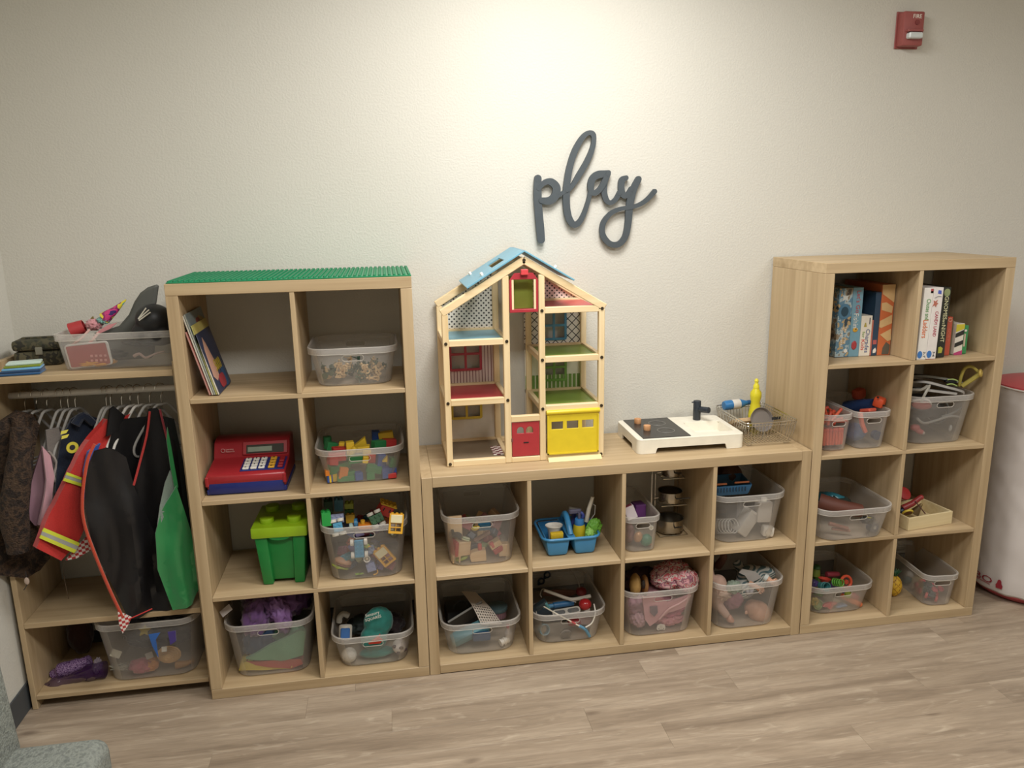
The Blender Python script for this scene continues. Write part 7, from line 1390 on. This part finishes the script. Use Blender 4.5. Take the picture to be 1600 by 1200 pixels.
T('toy_bike', 'white and teal toy figure in the back left of the car bin', 'toy figure', (2.876,0.22,0.054), (0, R(10), 0), [('body', crumple(.018, .014, .014, 141, .5, 4, sub=3), P('#b5b2aa', .4)), ('legs', crumple(.02, .016, .02, 142, .3, 3, (0, 0, -.026), sub=3), P('#2c5654', .45))])
T('toy_glasses', 'olive toy goggles in the middle of the car bin', 'glasses', (2.882,0.17,0.085), (R(70), R(10), 0), [('lens_ring', torus(.013, .003, (-.014, 0, 0)), P('#77704c', .4)), ('lens_ring', torus(.013, .003, (.014, 0, 0)), P('#77704c', .4))])
T('teal_block', 'dark teal toy at the far back of the car bin', 'toy', (2.84, .3, .05), (0, 0, 0), [('body', crumple(.035, .04, .035, 143, .2, 2, (0, 0, .035), sub=3), P('#264a4c', .5))])
INBIN[0] = None

# ---------------------------------------------------------------- inflatable bag at the right edge
bx_, by_, br_ = 3.39, .165, .205
prof = [(0, 0), (.13, 0), (.17, .008), (.195, .03), (.208, .045), (.212, .065), (.209, .12), (.208, .5), (.205, .75), (.2, .9), (.196, .925)]
bag = lathe([(.196, .034)]+prof[4:], 56)
for v in bag.verts:
    a = math.atan2(v.co.y, v.co.x); q = 1+.012*noise.noise(Vector((a*2.2, v.co.z*7, 3)))+.02*noise.noise(Vector((a*7, v.co.z*4, 7)))*math.exp(-((v.co.z-.08)/.1)**2); v.co.x *= q; v.co.y *= q
bs = bmesh.ops.subdivide_edges(bag, edges=[e for e in bag.edges if abs(e.verts[0].co.z-e.verts[1].co.z) > .1], cuts=14)
for v in bag.verts:
    a = math.atan2(v.co.y, v.co.x); r = Vector((v.co.x, v.co.y, 0)); n = noise.noise(Vector((a*4, v.co.z*16+a*5, 5)))*.007+noise.noise(Vector((a*9, v.co.z*30+a*9, 9)))*.003; v.co += r.normalized()*n
def curved(b, z): 
    for v in b.verts:
        a = -PI/2 + (v.co.x)/br_; rad = br_+.0145-v.co.y*.6; v.co = Vector((math.cos(a)*rad, math.sin(a)*rad, z+v.co.z))
    return b
sx_ = -.298
T('bop_bag', 'tall white and red inflatable standing bag beside the right unit', 'punching bag', (bx_, by_, 0), (0, 0, 0),
  [('bag_body', bag, P('#c9c2bd', .4, 0, .05, 6, 0, .4)), ('bag_base', lathe(prof[:4]+[(.193, .045)], 56), P('#a53a40', .4)),
   ('bag_top', lathe([(.1965, .918), (.199, .925), (.197, .932), (.17, .940), (.1, .948), (0, .952)], 56), P('#b8444a', .4)),
   ('piping', torus(.198, .004, (0, 0, .923), seg=56), P('#d8d2cb', .5)),
   ('lettering', curved(text('BO', w=.078, h=.028, c=(sx_, 0, 0)), .088), P('#8c2430', .5)), ('small_print', curved(bb(sx_-.036, sx_+.032, -.0004, 0, -.021, -.017), .088), P('#b06a70', .5)),
   ('bag_emblem', curved(prism([(-.011, -.02), (.011, -.02), (.013, -.006), (.008, .004), (.007, .014), (.003, .02), (-.003, .02), (-.007, .014), (-.008, .004), (-.013, -.006)], .0006, (sx_+.066, 0, 0)), .086), P('#8c2430', .5))])

# ---------------------------------------------------------------- armchair at the lower left
CH_ = blotch('grey_chenille', ['#676b66', '#747872', '#83877f', '#6c706a'], 60, .95, .5, 6)
def cush(x0, x1, y0, y1, z0, z1, bev): return box((x1-x0, y1-y0, z1-z0), ((x0+x1)/2, (y0+y1)/2, (z0+z1)/2), bev, seg=5)
ac = [('seat_cushion', cush(-.30, -.028, -1.42, -.795, .33, .465, .035), CH_), ('seat_base', cush(-.42, -.06, -1.41, -.82, .16, .335, .02), CH_),
      ('backrest', mv(cush(-.075, .075, -.315, .315, 0, .52, .04), (-.300, -1.085, .34), (0, R(-3), 0)), CH_)]
for lx in (-.39, -.09):
    for ly in (-1.4, -.88): ac.append(('leg', cyl(.014, .15, (lx, ly, .075), r2=.02, seg=14), P('#3a2c22', .5)))
T('armchair', 'grey chenille chair with its back to the left wall', 'chair', (0, 0, 0), (0, 0, 0), ac)

# ---------------------------------------------------------------- finishing: keep contents inside their bins, origins at the base of things
settle()
bpy.context.view_layer.update()
for o in list(COL.objects):
    if o.parent is None and 'label' in o.keys(): rebase(o)
bpy.context.view_layer.update()
